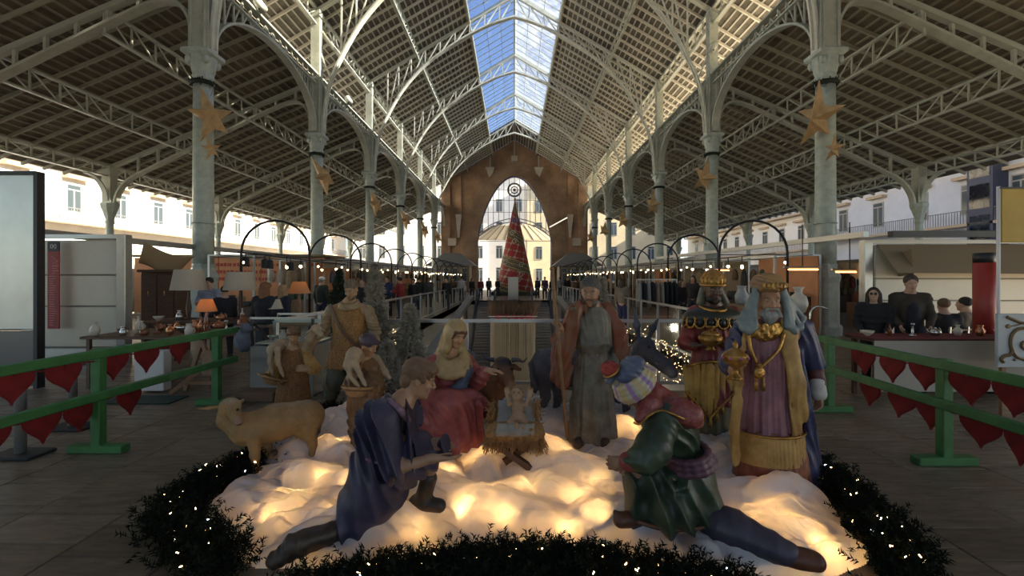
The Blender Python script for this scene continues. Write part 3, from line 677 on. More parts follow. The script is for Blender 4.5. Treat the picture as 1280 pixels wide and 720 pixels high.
# ================================================================== sculpting: signed distance fields -> one continuous mesh
def _rot(d):
    """rotation matrix whose z column is d"""
    d=Vector(d).normalized(); return np.array(d.to_track_quat('Z','Y').to_matrix())
HS=[1.0]
class Clay:
    def __init__(s, vox=.0065): s.P=[]; s.vox=vox; s.disp=[]; s.cut=[]
    def _a(s,fn,lo,hi,k,op,col): s.P.append((fn,np.array(lo,float),np.array(hi,float),k,op,col)); return s
    def cone(s,a,b,ra,rb,k=.02,op='u',col=None,flat=None):
        """tapered capsule; flat=(dir,f) squeezes by f along dir"""
        a=np.array(tuple(a),float); b=np.array(tuple(b),float); r=max(ra,rb)
        ab=b-a; L2=max(1e-9,ab.dot(ab))
        if flat is None:
            def fn(X,Y,Z):
                t=np.clip(((X-a[0])*ab[0]+(Y-a[1])*ab[1]+(Z-a[2])*ab[2])/L2,0,1)
                return np.sqrt((X-a[0]-t*ab[0])**2+(Y-a[1]-t*ab[1])**2+(Z-a[2]-t*ab[2])**2)-(ra+(rb-ra)*t)
        else:
            n=np.array(tuple(Vector(flat[0]).normalized())); f=1/flat[1]-1
            def fn(X,Y,Z):
                t=np.clip(((X-a[0])*ab[0]+(Y-a[1])*ab[1]+(Z-a[2])*ab[2])/L2,0,1)
                dx=X-a[0]-t*ab[0]; dy=Y-a[1]-t*ab[1]; dz=Z-a[2]-t*ab[2]
                h=(dx*n[0]+dy*n[1]+dz*n[2])*f
                return (np.sqrt((dx+h*n[0])**2+(dy+h*n[1])**2+(dz+h*n[2])**2)-(ra+(rb-ra)*t))*(.5+.5*flat[1])
        return s._a(fn,np.minimum(a,b)-r,np.maximum(a,b)+r,k,op,col)
    def ell(s,c,r,R=None,k=.02,op='u',col=None):
        c=np.array(tuple(c),float); r=np.array(r,float)*(1 if R is None else HS[0]); R=np.eye(3) if R is None else np.array(R)
        m=r.max(); mn=r.min()
        def fn(X,Y,Z):
            dx,dy,dz=X-c[0],Y-c[1],Z-c[2]
            u=(dx*R[0,0]+dy*R[1,0]+dz*R[2,0])/r[0]; v=(dx*R[0,1]+dy*R[1,1]+dz*R[2,1])/r[1]; w=(dx*R[0,2]+dy*R[1,2]+dz*R[2,2])/r[2]
            q=np.sqrt(u*u+v*v+w*w); g=np.sqrt((u/r[0])**2+(v/r[1])**2+(w/r[2])**2)
            return q*(q-1)/np.maximum(g,1e-6)
        return s._a(fn,c-m,c+m,k,op,col)
    def box(s,c,h,R=None,rad=.01,k=.01,op='u',col=None):
        c=np.array(tuple(c),float); h=np.array(h,float)-rad; R=np.eye(3) if R is None else np.array(R); m=np.linalg.norm(h)+rad
        def fn(X,Y,Z):
            dx,dy,dz=X-c[0],Y-c[1],Z-c[2]
            u=np.abs(dx*R[0,0]+dy*R[1,0]+dz*R[2,0])-h[0]; v=np.abs(dx*R[0,1]+dy*R[1,1]+dz*R[2,1])-h[1]; w=np.abs(dx*R[0,2]+dy*R[1,2]+dz*R[2,2])-h[2]
            return np.sqrt(np.maximum(u,0)**2+np.maximum(v,0)**2+np.maximum(w,0)**2)+np.minimum(np.maximum(u,np.maximum(v,w)),0)-rad
        return s._a(fn,c-m,c+m,k,op,col)
    def skirt(s,st,folds=11,amp=.05,k=.03,seed=0,twist=.6,op='u',col=None,sharp=1.0,grow=True):
        """cloth tube down z: st=[(z,cx,cy,rx,ry),...]; pleats deepen towards the hem"""
        st=sorted(st); z=np.array([q[0] for q in st]); T=np.array(st,float); rm=T[:,3:].max()*(1+amp)
        rr=np.random.RandomState(seed); ph=rr.uniform(0,6.28,4)
        z0,z1=z[0],z[-1]
        def fn(X,Y,Z):
            cx=np.interp(Z,z,T[:,1]); cy=np.interp(Z,z,T[:,2]); rx=np.interp(Z,z,T[:,3]); ry=np.interp(Z,z,T[:,4])
            dx=(X-cx); dy=(Y-cy); th=np.arctan2(dy/ry,dx/rx); q=np.sqrt((dx/rx)**2+(dy/ry)**2)
            g=np.clip((z1-Z)/(z1-z0),0,1) if grow else 1.0
            a=th+ .25*np.sin(2*th+ph[0])+twist*.12*np.sin(Z*5+ph[1])
            w=np.abs(np.sin(a*folds/2+.7*np.sin(th*3+ph[2])))**sharp
            w2=np.sin(a*(folds*2+1)+ph[3])
            d=(q-1-amp*(.35+.65*g)*(w-.55)*1.2-amp*.22*w2)*np.minimum(rx,ry)
            return np.maximum(d,np.maximum(Z-z1,z0-Z))
        lo=(T[:,1].min()-rm,T[:,2].min()-rm,z0); hi=(T[:,1].max()+rm,T[:,2].max()+rm,z1)
        return s._a(fn,lo,hi,k,op,col)
    def fold(s,f): s.disp.append(f); return s
    def build(s, name, material, parent, paint=None, base=(.5,.4,.3), smooth=1, kind=None, label=None):
        pad=.05+3*s.vox
        act=[p for p in s.P if p[4]=='u']
        lo=np.min([p[1] for p in act],0)-pad; hi=np.max([p[2] for p in act],0)+pad; h=s.vox
        n=np.ceil((hi-lo)/h).astype(int)+1
        ax=[(lo[i]+h*np.arange(n[i])).astype(np.float32) for i in range(3)]
        D=np.full(n,1.0,np.float32)
        for fn,a,b,k,op,col in s.P:
            m=pad*.8+k
            i0=np.maximum(0,((a-m-lo)/h).astype(int)); i1=np.minimum(n,((b+m-lo)/h).astype(int)+2)
            if np.any(i1<=i0): continue
            sl=tuple(slice(i0[i],i1[i]) for i in range(3))
            X=ax[0][sl[0]][:,None,None]; Y=ax[1][sl[1]][None,:,None]; Z=ax[2][sl[2]][None,None,:]
            d=np.broadcast_to(fn(X,Y,Z),tuple(i1-i0)).astype(np.float32); e=D[sl]
            if op=='u':
                t=np.clip(.5+.5*(e-d)/k,0,1); D[sl]=e*(1-t)+d*t-k*t*(1-t)
            else:
                t=np.clip(.5-.5*(e+d)/k,0,1); D[sl]=e*(1-t)-d*t+k*t*(1-t)
        if s.disp:
            I=np.nonzero(np.abs(D)<.06); x=ax[0][I[0]];y=ax[1][I[1]];z=ax[2][I[2]]; v=D[I]
            for f in s.disp: v=v-f(x,y,z)
            D[I]=v
        V,Q=nets(D,lo,h)
        if smooth: V=relax(V,Q,smooth)
        o=obj(name,V,Q,material,parent,True)
        if paint is not None: paintcol(o,V,base,paint)
        if kind: o['kind']=kind
        if label: o['label']=label
        return o
def nets(D,lo,h):
    S0=D<0; n=D.shape
    c=np.zeros((n[0]-1,n[1]-1,n[2]-1),np.int8)
    for i in (0,1):
        for j in (0,1):
            for k in (0,1): c+=S0[i:n[0]-1+i,j:n[1]-1+j,k:n[2]-1+k]
    act=(c>0)&(c<8); I=np.nonzero(act); N=len(I[0])
    idx=np.full(act.shape,-1,np.int32); idx[I]=np.arange(N)
    acc=np.zeros((N,3),np.float32); cnt=np.zeros(N,np.float32)
    cor=[(i,j,k) for i in (0,1) for j in (0,1) for k in (0,1)]
    val={q:D[I[0]+q[0],I[1]+q[1],I[2]+q[2]] for q in cor}
    for a in cor:
        for ax in range(3):
            if a[ax]==0:
                b=list(a); b[ax]=1; b=tuple(b); va,vb=val[a],val[b]; m=(va<0)!=(vb<0)
                t=np.where(m,va/np.where(m,va-vb,1),0); 
                for q in range(3):
                    acc[:,q]+=np.where(m,(a[q]+(t if q==ax else 0)),0)
                cnt+=m
    P=acc/cnt[:,None]; V=(np.stack(I,1)+P)*h+np.array(lo)
    Q=[]
    for ax in range(3):
        sl0=[slice(1,n[i]-1) for i in range(3)]; sl1=list(sl0); sl0[ax]=slice(0,n[ax]-1); sl1[ax]=slice(1,n[ax])
        A0=S0[tuple(sl0)]; A1=S0[tuple(sl1)]
        for flip,m in ((0,A0&~A1),(1,~A0&A1)):
            J=np.stack(np.nonzero(m),1); 
            if not len(J): continue
            off=np.ones(3,int); off[ax]=0; J=J+off
            u,v=(ax+1)%3,(ax+2)%3; e=np.eye(3,dtype=int)
            q=[J-e[u]-e[v],J-e[v],J,J-e[u]]
            q=[idx[t[:,0],t[:,1],t[:,2]] for t in q]
            if flip: q=q[::-1]
            Q.append(np.stack(q,1))
    return V,np.concatenate(Q)
def relax(V,Q,it):
    E2=np.concatenate([Q[:,[0,1]],Q[:,[1,2]],Q[:,[2,3]],Q[:,[3,0]]])
    n=len(V); cnt=np.bincount(E2[:,0],minlength=n)+np.bincount(E2[:,1],minlength=n)
    for _ in range(it):
        W_=np.stack([np.bincount(E2[:,0],V[E2[:,1],q],n)+np.bincount(E2[:,1],V[E2[:,0],q],n) for q in range(3)],1)
        V=.5*V+.5*W_/np.maximum(cnt,1)[:,None]
    return V
def paintcol(o,V,base,paint):
    """painted decoration: (centre,radii|r,colour[,softness]) ellipsoids or a function V->(weight,colour)"""
    C=np.tile(np.array(base,float),(len(V),1))
    for p in paint:
        if callable(p): w,c=p(V)
        else:
            r=np.array(p[1]) if isinstance(p[1],(tuple,list)) else np.array([p[1]]*3); q=np.sqrt((((V-np.array(tuple(p[0])))/r)**2).sum(1)); sf=p[3] if len(p)>3 else .25
            w=np.clip((1-q)/sf,0,1); c=np.array(p[2])
        C=C*(1-w[:,None])+np.array(c)*w[:,None]
    me=o.data; a=me.color_attributes.new('Col','FLOAT_COLOR','POINT')
    a.data.foreach_set('color',np.concatenate([C,np.ones((len(V),1))],1).astype(np.float32).ravel())
def wav(d,f,amp,ph=0,f2=0,d2=(0,0,1),sharp=True):
    """soft cloth folds: a displacement running across direction d"""
    d=Vector(d).normalized(); d2=Vector(d2).normalized()
    def g(x,y,z):
        s=x*d.x+y*d.y+z*d.z; u=x*d2.x+y*d2.y+z*d2.z
        w=np.sin(s*f+ph+1.2*np.sin(u*f2+ph)+.9*np.sin(s*f*.31+u*f2*.7+2)+.7*np.sin((x+y*1.3-z*.8)*f*.23+1))
        m=.6+.4*np.sin(u*f2*.8+s*f*.19+ph)
        return amp*m*((1-np.abs(w))*2-.8 if sharp else w)
    return g
def grain(f,amp): 
    return lambda x,y,z: amp*np.sin(x*f+3*np.sin(y*f*.6))*np.sin(y*f*1.1+2*np.sin(z*f*.7))*np.sin(z*f*.9+x*f*.4)
def only(g,lo=None,hi=None,ax=2,soft=.06):
    def f(x,y,z):
        q=(x,y,z)[ax]; w=np.ones_like(q)
        if lo is not None: w=w*np.clip((q-lo)/soft,0,1)
        if hi is not None: w=w*np.clip((hi-q)/soft,0,1)
        return g(x,y,z)*w
    return f
def basis(face,roll=0,pitch=0):
    """head/hand frame: columns right, back(+y local), up for something facing direction `face`"""
    f=Vector(face).normalized(); up=Vector((0,0,1)); y=-f; x=y.cross(up).normalized()*1.0; z=x.cross(y).normalized()
    R=Matrix((x,y,z)).transposed()
    return R@Matrix.Rotation(roll,3,'Y')
def head(c,H,face,roll=0,sz=1.0,beard=0,female=False,ears=True,neck=None,child=False):
    """adds a head to clay c; H=centre of skull; returns a function local->world and paint spots. Local: x right, -y to the front, z up"""
    R=basis(face,roll); Rn=np.array(R); s=sz
    L=lambda x,y,z: H+R@(Vector((x,y,z))*s)
    e=lambda p,r,k=.015,op='u': c.ell(L(*p),[q*s for q in r],Rn,k*s,op)
    e((0,.012,.03),(.076,.095,.088)); e((0,-.012,-.03),(.062,.078,.085),.03)
    e((0,-.045,-.082),(.042,.040,.032),.03)              # jaw and chin
    e((0,-.072,-.102),(.018,.014,.014),.02)
    e((0,-.082,.030),(.052,.014,.012),.02)               # brow
    for q in (-1,1):
        e((q*.034,-.070,-.028),(.022,.020,.020),.02)     # cheek
        e((q*.030,-.089,.008),(.017,.010,.010),.010,'s') # eye socket
        e((q*.030,-.078,.008),(.013,.011,.0085),.004)    # eyeball
        c.cone(L(q*.018,-.089,.0155),L(q*.043,-.082,.0145),.0035*s,.003*s,.004*s) # lid
        if ears:
            e((q*.077,.005,-.005),(.009,.020,.032),.008); e((q*.083,.0,-.002),(.004,.011,.018),.006,'s')
    c.cone(L(0,-.088,.020),L(0,-.112,-.026),.0075*s,.0115*s,.010*s)   # nose
    for q in (-1,1): e((q*.011,-.098,-.029),(.0085,.010,.0075),.006)
    e((0,-.090,-.053),(.023,.0085,.0055),.005); e((0,-.088,-.064),(.020,.0085,.006),.005) # lips
    e((0,-.096,-.0585),(.022,.004,.0018),.003,'s')
    if neck is not None: c.cone(L(0,.022,-.06),neck,.050*s,.058*s,.03*s)
    skin2=(.30,.12,.08)
    sp=[(L(0,-.092,-.0585),(.022*s,.022*s,.011*s),(.42,.13,.09),.5)]
    for q in (-1,1):
        sp+=[(L(q*.030,-.088,.008),(.0135*s,.0135*s,.0075*s),(.50,.44,.36),.3),(L(q*.030,-.092,.008),(.006*s,.012*s,.006*s),(.03,.02,.015),.3),
             (L(q*.031,-.088,.030),(.022*s,.014*s,.0055*s),(.07,.04,.02),.5)]
        sp+=[(L(q*.038,-.075,-.032),.02*s,(.62,.27,.16),1.0)]
    return L,R,sp
def hand(c,wrist,d,palm,side,sz=1.0,curl=.5,spread=.12,thumb_out=.6):
    """five-fingered hand: wrist point, pointing direction d, palm normal, side=+1/-1 puts the thumb; all one with the arm"""
    d=Vector(d).normalized(); n=Vector(palm); n=(n-d*n.dot(d)).normalized(); t=d.cross(n)*side; s=sz
    wrist=Vector(wrist)
    P=lambda a,b,z: wrist+(d*a+t*b+n*z)*s
    c.cone(wrist-d*.03*s,P(.02,0,0),.026*s,.027*s,.02*s,flat=(n,.75))
    for i,b in enumerate((.030,.010,-.010,-.028)):
        c.cone(P(.015,b*.6,0),P(.082-.004*abs(i-1),b,0),.016*s,.0125*s,.014*s)
        L=(.078,.086,.080,.062)[i]; a0=P(.082-.004*abs(i-1),b,0); ang=curl*.55; dr=(d+t*spread*(1.2-i*.8)).normalized()
        segs=(.46,.30,.24); r=(.0098,.0088,.0078,.0066)
        for j in range(3):
            v=(dr*math.cos(ang)+n*math.sin(ang)); a1=a0+v*L*segs[j]*s
            c.cone(a0,a1,r[j]*s,r[j+1]*s,.004*s); a0=a1; ang+=curl*.75
    a=P(.012,.020,.006); b=P(.045,.020+.032*thumb_out+.010,.014+.012*curl); e=b+(d*.034+t*.008*(1-curl)+n*.014*(.4+curl))*s; f=e+(d*.024+n*.010*curl-t*.008*curl)*s
    c.cone(a,b,.016*s,.0125*s,.012*s); c.cone(b,e,.0115*s,.010*s,.005*s); c.cone(e,f,.010*s,.0075*s,.004*s)
def foot(c,ankle,toe,sz=1.0,r=.045):
    ankle=Vector(ankle); toe=Vector(toe); d=(toe-ankle); heel=ankle-Vector((d.x,d.y,0)).normalized()*.05*sz
    c.cone(ankle,heel+Vector((0,0,toe.z-ankle.z+.005)),.042*sz,.036*sz,.03); c.cone(heel+Vector((0,0,toe.z-ankle.z+.005)),toe,.036*sz,.034*sz,.03); c.cone(ankle,toe,.04*sz,.03*sz,.03)
def body(c,j,sz=1.0,head_kw=None,hands=True):
    """j: joints in world space. One continuous figure: head, neck, trunk, arms with hands, legs with feet"""
    s=sz
    L,R,sp=head(c,j['head'],j['face'],j.get('roll',0),sz*j.get('hs',1.0),neck=j['neck'])
    chest,pel,neck=j['chest'],j['pelvis'],j['neck']
    c.cone(neck,chest,.07*s,.13*s,.05); c.cone(chest,pel,.135*s,.125*s,.05)
    for q in 'LR':
        sh,el,wr=j['sh'+q],j['el'+q],j['wr'+q]
        c.cone(neck,sh,.055*s,.052*s,.04); c.cone(sh,chest,.06*s,.10*s,.05)
        c.cone(sh,el,.050*s,.040*s,.02); c.cone(el,wr,.040*s,.026*s,.02)
        if 'hd'+q in j: hand(c,wr,j['hd'+q],j['hp'+q],j.get('hside'+q,1),sz*j.get('hz',1.0),j.get('curl'+q,.5),thumb_out=j.get('th'+q,.6))
        hp,kn,an,to=j['hip'+q],j['kn'+q],j['an'+q],j['to'+q]
        c.cone(pel,hp,.11*s,.085*s,.04); c.cone(hp,kn,.075*s,.050*s,.03); c.cone(kn,an,.048*s,.032*s,.02); foot(c,an,an.lerp(to,.75),s*.72)
    return L,R,sp
SKIN=(.47,.25,.13)
skin_m=mat('painted_skin',(.5,.3,.2),.42,0,.18,14,attr=True,spec=.4)
def statue(label,base,group='life size painted nativity statues'): return E('statue',base,label,'statue',group)
def tassels(parent,pts,m,L=.09,r=.012):
    for p in pts:
        MB().lathe([(r*.5,0),(r*.9,-.012),(r*.5,-.024),(r*1.0,-.04),(r*1.3,-L)],tuple(p),8).obj('tassel',m,parent,True)
# ================================================================== the nativity statues
def cloth(name,c,c2=None,rough=.46,n=.3,ns=7,bump=.12,bs=35,metal=0): return mat(name,c,rough,metal,n if c2 is None else 0,ns,c2,bump,bs,spec=.4)
gold=mat('aged_gold',(.52,.29,.07),.34,.75,0,9,(.23,.11,.025),.5,45)
gold_c=cloth('gold_cloth',(.52,.31,.09),(.36,.19,.05),.5,ns=6)
red_c=cloth('deep_red_cloth',(.26,.035,.03),(.15,.02,.02)); lilac=cloth('lilac_cloth',(.31,.13,.15),(.20,.08,.09)); blue_c=cloth('blue_mantle_cloth',(.065,.07,.15),(.04,.042,.085))
rust=cloth('rust_cloth',(.27,.085,.04),(.13,.035,.02)); veilg=cloth('grey_blue_veil',(.23,.26,.24),(.14,.165,.16)); 
V3=Vector
def rope(parent,pts,r,m,name='cord',closed=False,n=6,k=5):
    return MB().tube(catm(pts,k) if not closed else pts,r,n,closed).obj(name,m,parent,True)
def ringpts(c,rx,ry,n=28,tilt=(0,0)):
    return [V3((c[0]+rx*math.cos(2*PI*i/n),c[1]+ry*math.sin(2*PI*i/n),c[2]+tilt[0]*math.cos(2*PI*i/n)+tilt[1]*math.sin(2*PI*i/n))) for i in range(n)]
def sleeve_part(pts,rs,k,f,m,r,vox=.0068):
    c=Clay(vox); limb_sleeve(c,pts,rs,k); c.fold(f); return c.build('sleeve',m,r)
def limb_sleeve(c,pts,rs,k=.02):
    for a,b,r,q in zip(pts,pts[1:],rs,rs[1:]): c.cone(a,b,r,q,k)
    return c
# ---------------------------------------------------------------- grey bearded king in the lilac robe
def king_lilac():
    Y=3.62; b=A(962,607,Y); r=statue('standing statue of a grey-bearded king in lilac robe, blue mantle and gold fringe',(b.x,Y,0))
    j=dict(head=A(959,375,3.54),hs=1.13,face=(-.16,-1,-.12),neck=A(960,402,3.62),chest=A(962,432,3.65),pelvis=A(962,487,3.65),
      shL=A(932,409,3.64),elL=A(912,455,3.68),wrL=A(916,462,3.46),hdL=(.15,-.65,.75),hpL=(1,0,.1),hsideL=1,curlL=1.1,
      shR=A(1000,410,3.70),elR=A(1017,455,3.76),wrR=A(1023,492,3.70),hdR=(-.05,-.15,-1),hpR=(-1,-.3,0),hsideR=1,curlR=.7,
      hipL=A(950,495,3.65),knL=A(948,548,3.6),anL=A(945,598,3.66),toL=A(938,602,3.5),hipR=A(975,495,3.65),knR=A(977,548,3.6),anR=A(980,598,3.66),toR=A(985,602,3.5))
    c=Clay(.0062); L,R,sp=body(c,j); c.build('figure',skin_m,r,sp,(.42,.22,.12)); HS[0]=1.12
    # beard, moustache
    c=Clay(.005); c.ell(L(0,-.05,-.085),(.058,.048,.05),np.array(R),.02); c.cone(L(0,-.06,-.10),L(0,-.055,-.165),.050,.022,.03); c.cone(L(-.03,-.098,-.045),L(-.055,-.07,-.09),.012,.016,.015); c.cone(L(.03,-.098,-.045),L(.055,-.07,-.09),.012,.016,.015)
    c.cone(L(0,-.104,-.040),L(.035,-.095,-.052),.009,.009,.008).cone(L(0,-.104,-.040),L(-.035,-.095,-.052),.009,.009,.008)
    c.ell(L(0,-.100,-.058),(.022,.012,.007),np.array(R),.005,'s')
    c.fold(wav((1,0,.15),190,.0035,f2=40)); c.build('beard',mat('grey_beard',(.30,.29,.27),.6,0,.35,20),r)
    # robe
    x0=b.x; c=Clay(.0085)
    c.skirt([(.42,x0-.02,3.62,.245,.20),(.85,x0-.01,3.64,.205,.165),(1.10,x0-.02,3.64,.195,.155),(1.30,x0-.01,3.65,.20,.14),(1.39,x0-.01,3.64,.10,.09)],11,.11,seed=3); 
    c.build('robe',lilac,r)
    c=Clay(.0085); c.skirt([(.03,x0-.0,3.60,.295,.24),(.30,x0-.0,3.61,.265,.22),(.52,x0-.02,3.62,.235,.19)],13,.06,seed=5); c.build('lower_robe',rust,r)
    c=Clay(.007); c.skirt([(.27,x0-.02,3.605,.272,.226),(.37,x0-.02,3.61,.268,.222),(.50,x0-.02,3.615,.262,.214)],84,.022,seed=6,twist=0,grow=False); c.build('gold_fringe',gold_c,r)
    rope(r,ringpts((x0-.02,3.615,.50),.268,.22,36),.011,gold,'fringe_braid',True)
    # mantle: open in front
    c=Clay(.0095); c.skirt([(.0,x0+.13,3.78,.36,.26),(.5,x0+.12,3.78,.31,.23),(1.0,x0+.06,3.76,.27,.20),(1.28,x0+.03,3.70,.265,.16),(1.38,x0+.01,3.68,.17,.12)],9,.07,seed=9)
    c.box((x0-.02,3.45,.7),(.27,.25,.9),None,.06,.05,'s'); c.box((x0-.30,3.6,.4),(.17,.4,.75),None,.06,.05,'s')
    c.cone(j['shR'],j['elR'],.088,.082,.04); c.cone(j['shL'],j['elL'],.082,.085,.04); c.cone(j['elL'],A(913,452,3.56),.085,.075,.03)
    c.fold(wav((1,0,.3),38,.016,f2=6,d2=(0,0,1)))
    c.build('mantle',blue_c,r)
    c=Clay(.007); limb_sleeve(c,[j['elR'],A(1022,480,3.73)],[.068,.062]); c.fold(wav((0,0,1),70,.005)); c.build('sleeve',cloth('maroon_sleeve',(.12,.03,.025)),r)
    c=Clay(.006); limb_sleeve(c,[A(1021,475,3.73),A(1023,492,3.71)],[.058,.062]); c.build('cuff',cloth('cream_cuff',(.55,.52,.46)),r,label='cream cuff')
    # stoles
    c=Clay(.0075); P=[A(985,404,3.50),A(989,440,3.46),A(996,480,3.43),A(1000,515,3.43),A(988,566,3.42)]
    for p,q,a,d in zip(P,P[1:],(.055,.06,.065,.06),(.06,.065,.06,.015)): c.cone(p,q,a,d,.02,flat=((-.1,-1,0),.35))
    c.fold(wav((1,0,.1),60,.010,f2=5)); c.build('stole',gold_c,r,label='long yellow stole falling to a point on the right')
    c=Clay(.0075); P=[A(929,412,3.54),A(923,455,3.50),A(919,500,3.50),A(914,540,3.50),A(917,578,3.50)]
    for p,q,a in zip(P,P[1:],(.02,.028,.038,.03)): c.cone(p+V3((.02,0,0)),q+V3((.02,0,0)),a,a,.02,flat=((-.3,-1,0),.5))
    c.fold(wav((1,0,.2),60,.006,f2=6))
    c.build('stole',gold_c,r,label='narrow yellow stole edge on the left')
    # veil
    c=Clay(.006); c.ell(L(0,.03,.015),(.088,.098,.105),np.array(R),.02); c.box(L(0,-.16,-.03),(.073,.13,.16),np.array(R),.03,.02,'s')
    for tp,bs in (((A(945,361,3.50),A(942,372,3.50)),(A(924,402,3.50),A(929,410,3.47),A(936,414,3.455),A(943,410,3.46))),((A(978,361,3.50),A(981,374,3.50)),(A(1004,398,3.54),A(1000,409,3.50),A(993,414,3.47),A(984,408,3.47)))):
        for q in bs:
            for p in tp: c.cone(p,q,.012,.014,.030)
        for p,q in zip(bs,bs[1:]): c.cone(p,q,.015,.015,.030)
    c.cone(L(0,.09,-.05),A(962,408,3.74),.09,.13,.03); c.fold(wav((1,0,.25),50,.0025,f2=5)); c.build('veil',veilg,r)
    # turban
    c=Clay(.0055); c.ell(L(0,-.0,.105),(.115,.125,.052),np.array(R),.02); c.ell(L(0,.01,.135),(.095,.10,.05),np.array(R),.02); c.cone(L(-.07,-.085,.09),L(.075,-.09,.115),.022,.022,.02)
    c.fold(wav((.45,0,1),105,.006,f2=12,d2=(1,0,0))); c.build('turban',cloth('tan_gold_turban',(.42,.24,.09),(.25,.14,.07)),r)
    m=MB()
    for i in range(6): m.ico(L(-.06+.024*i,-.118+.004*abs(i-2.5),.112),(.013,.010,.028),2)
    m.obj('turban_ornament',gold,r,True)
    # pectoral
    c=Clay(.005); c.ell(A(957,413,3.487),(.135,.035,.085),None,.01); c.ell(A(957,398,3.50),(.075,.05,.05),None,.02,'s')
    c.fold(lambda x,y,z:.006*np.sin(np.abs(x-x0+.03)*90)*np.sin(z*85)); c.build('pectoral',gold,r)
    rope(r,[A(936,418,3.47),A(938,435,3.44),A(944,450,3.42),A(949,460,3.41)],.014,gold,'chain'); rope(r,[A(980,416,3.46),A(974,435,3.43),A(961,450,3.41),A(950,460,3.41)],.014,gold,'chain')
    MB().ico(A(949,466,3.40),(.045,.022,.05),2).ico(A(949,466,3.385),(.022,.015,.024),2).ico(A(949,456,3.39),(.02,.012,.02),2).obj('pendant',gold,r,True)
    tassels(r,[A(945,472,3.40),A(954,472,3.40)],gold,.10,.013)
    # goblet: held, a thing of its own
    g=A(919,452,3.36); go=E('goblet',(g.x,g.y,g.z-.1),'ornate gold lidded goblet held by the king in lilac','goblet')
    MB().lathe([(.055,-.13),(.05,-.11),(.022,-.09),(.018,-.05),(.03,-.04),(.06,-.02),(.082,.0),(.088,.03),(.09,.035)],tuple(g),20,ripple=.05,nr=10).obj('cup',gold,go,True)
    MB().lathe([(.092,.035),(.085,.05),(.06,.075),(.03,.095),(.012,.105),(.02,.12),(.016,.135),(.004,.16)],tuple(g),20,ripple=.05,nr=10).obj('lid',gold,go,True)
    m=MB()
    for i in range(8): t=i*PI/4; m.ico((g.x+.09*math.cos(t),g.y+.09*math.sin(t),g.z+.033),.013,1)
    m.obj('gem',mat('pink_gem',(.45,.10,.28),.3),go,True)
king_lilac(); HS[0]=1.0
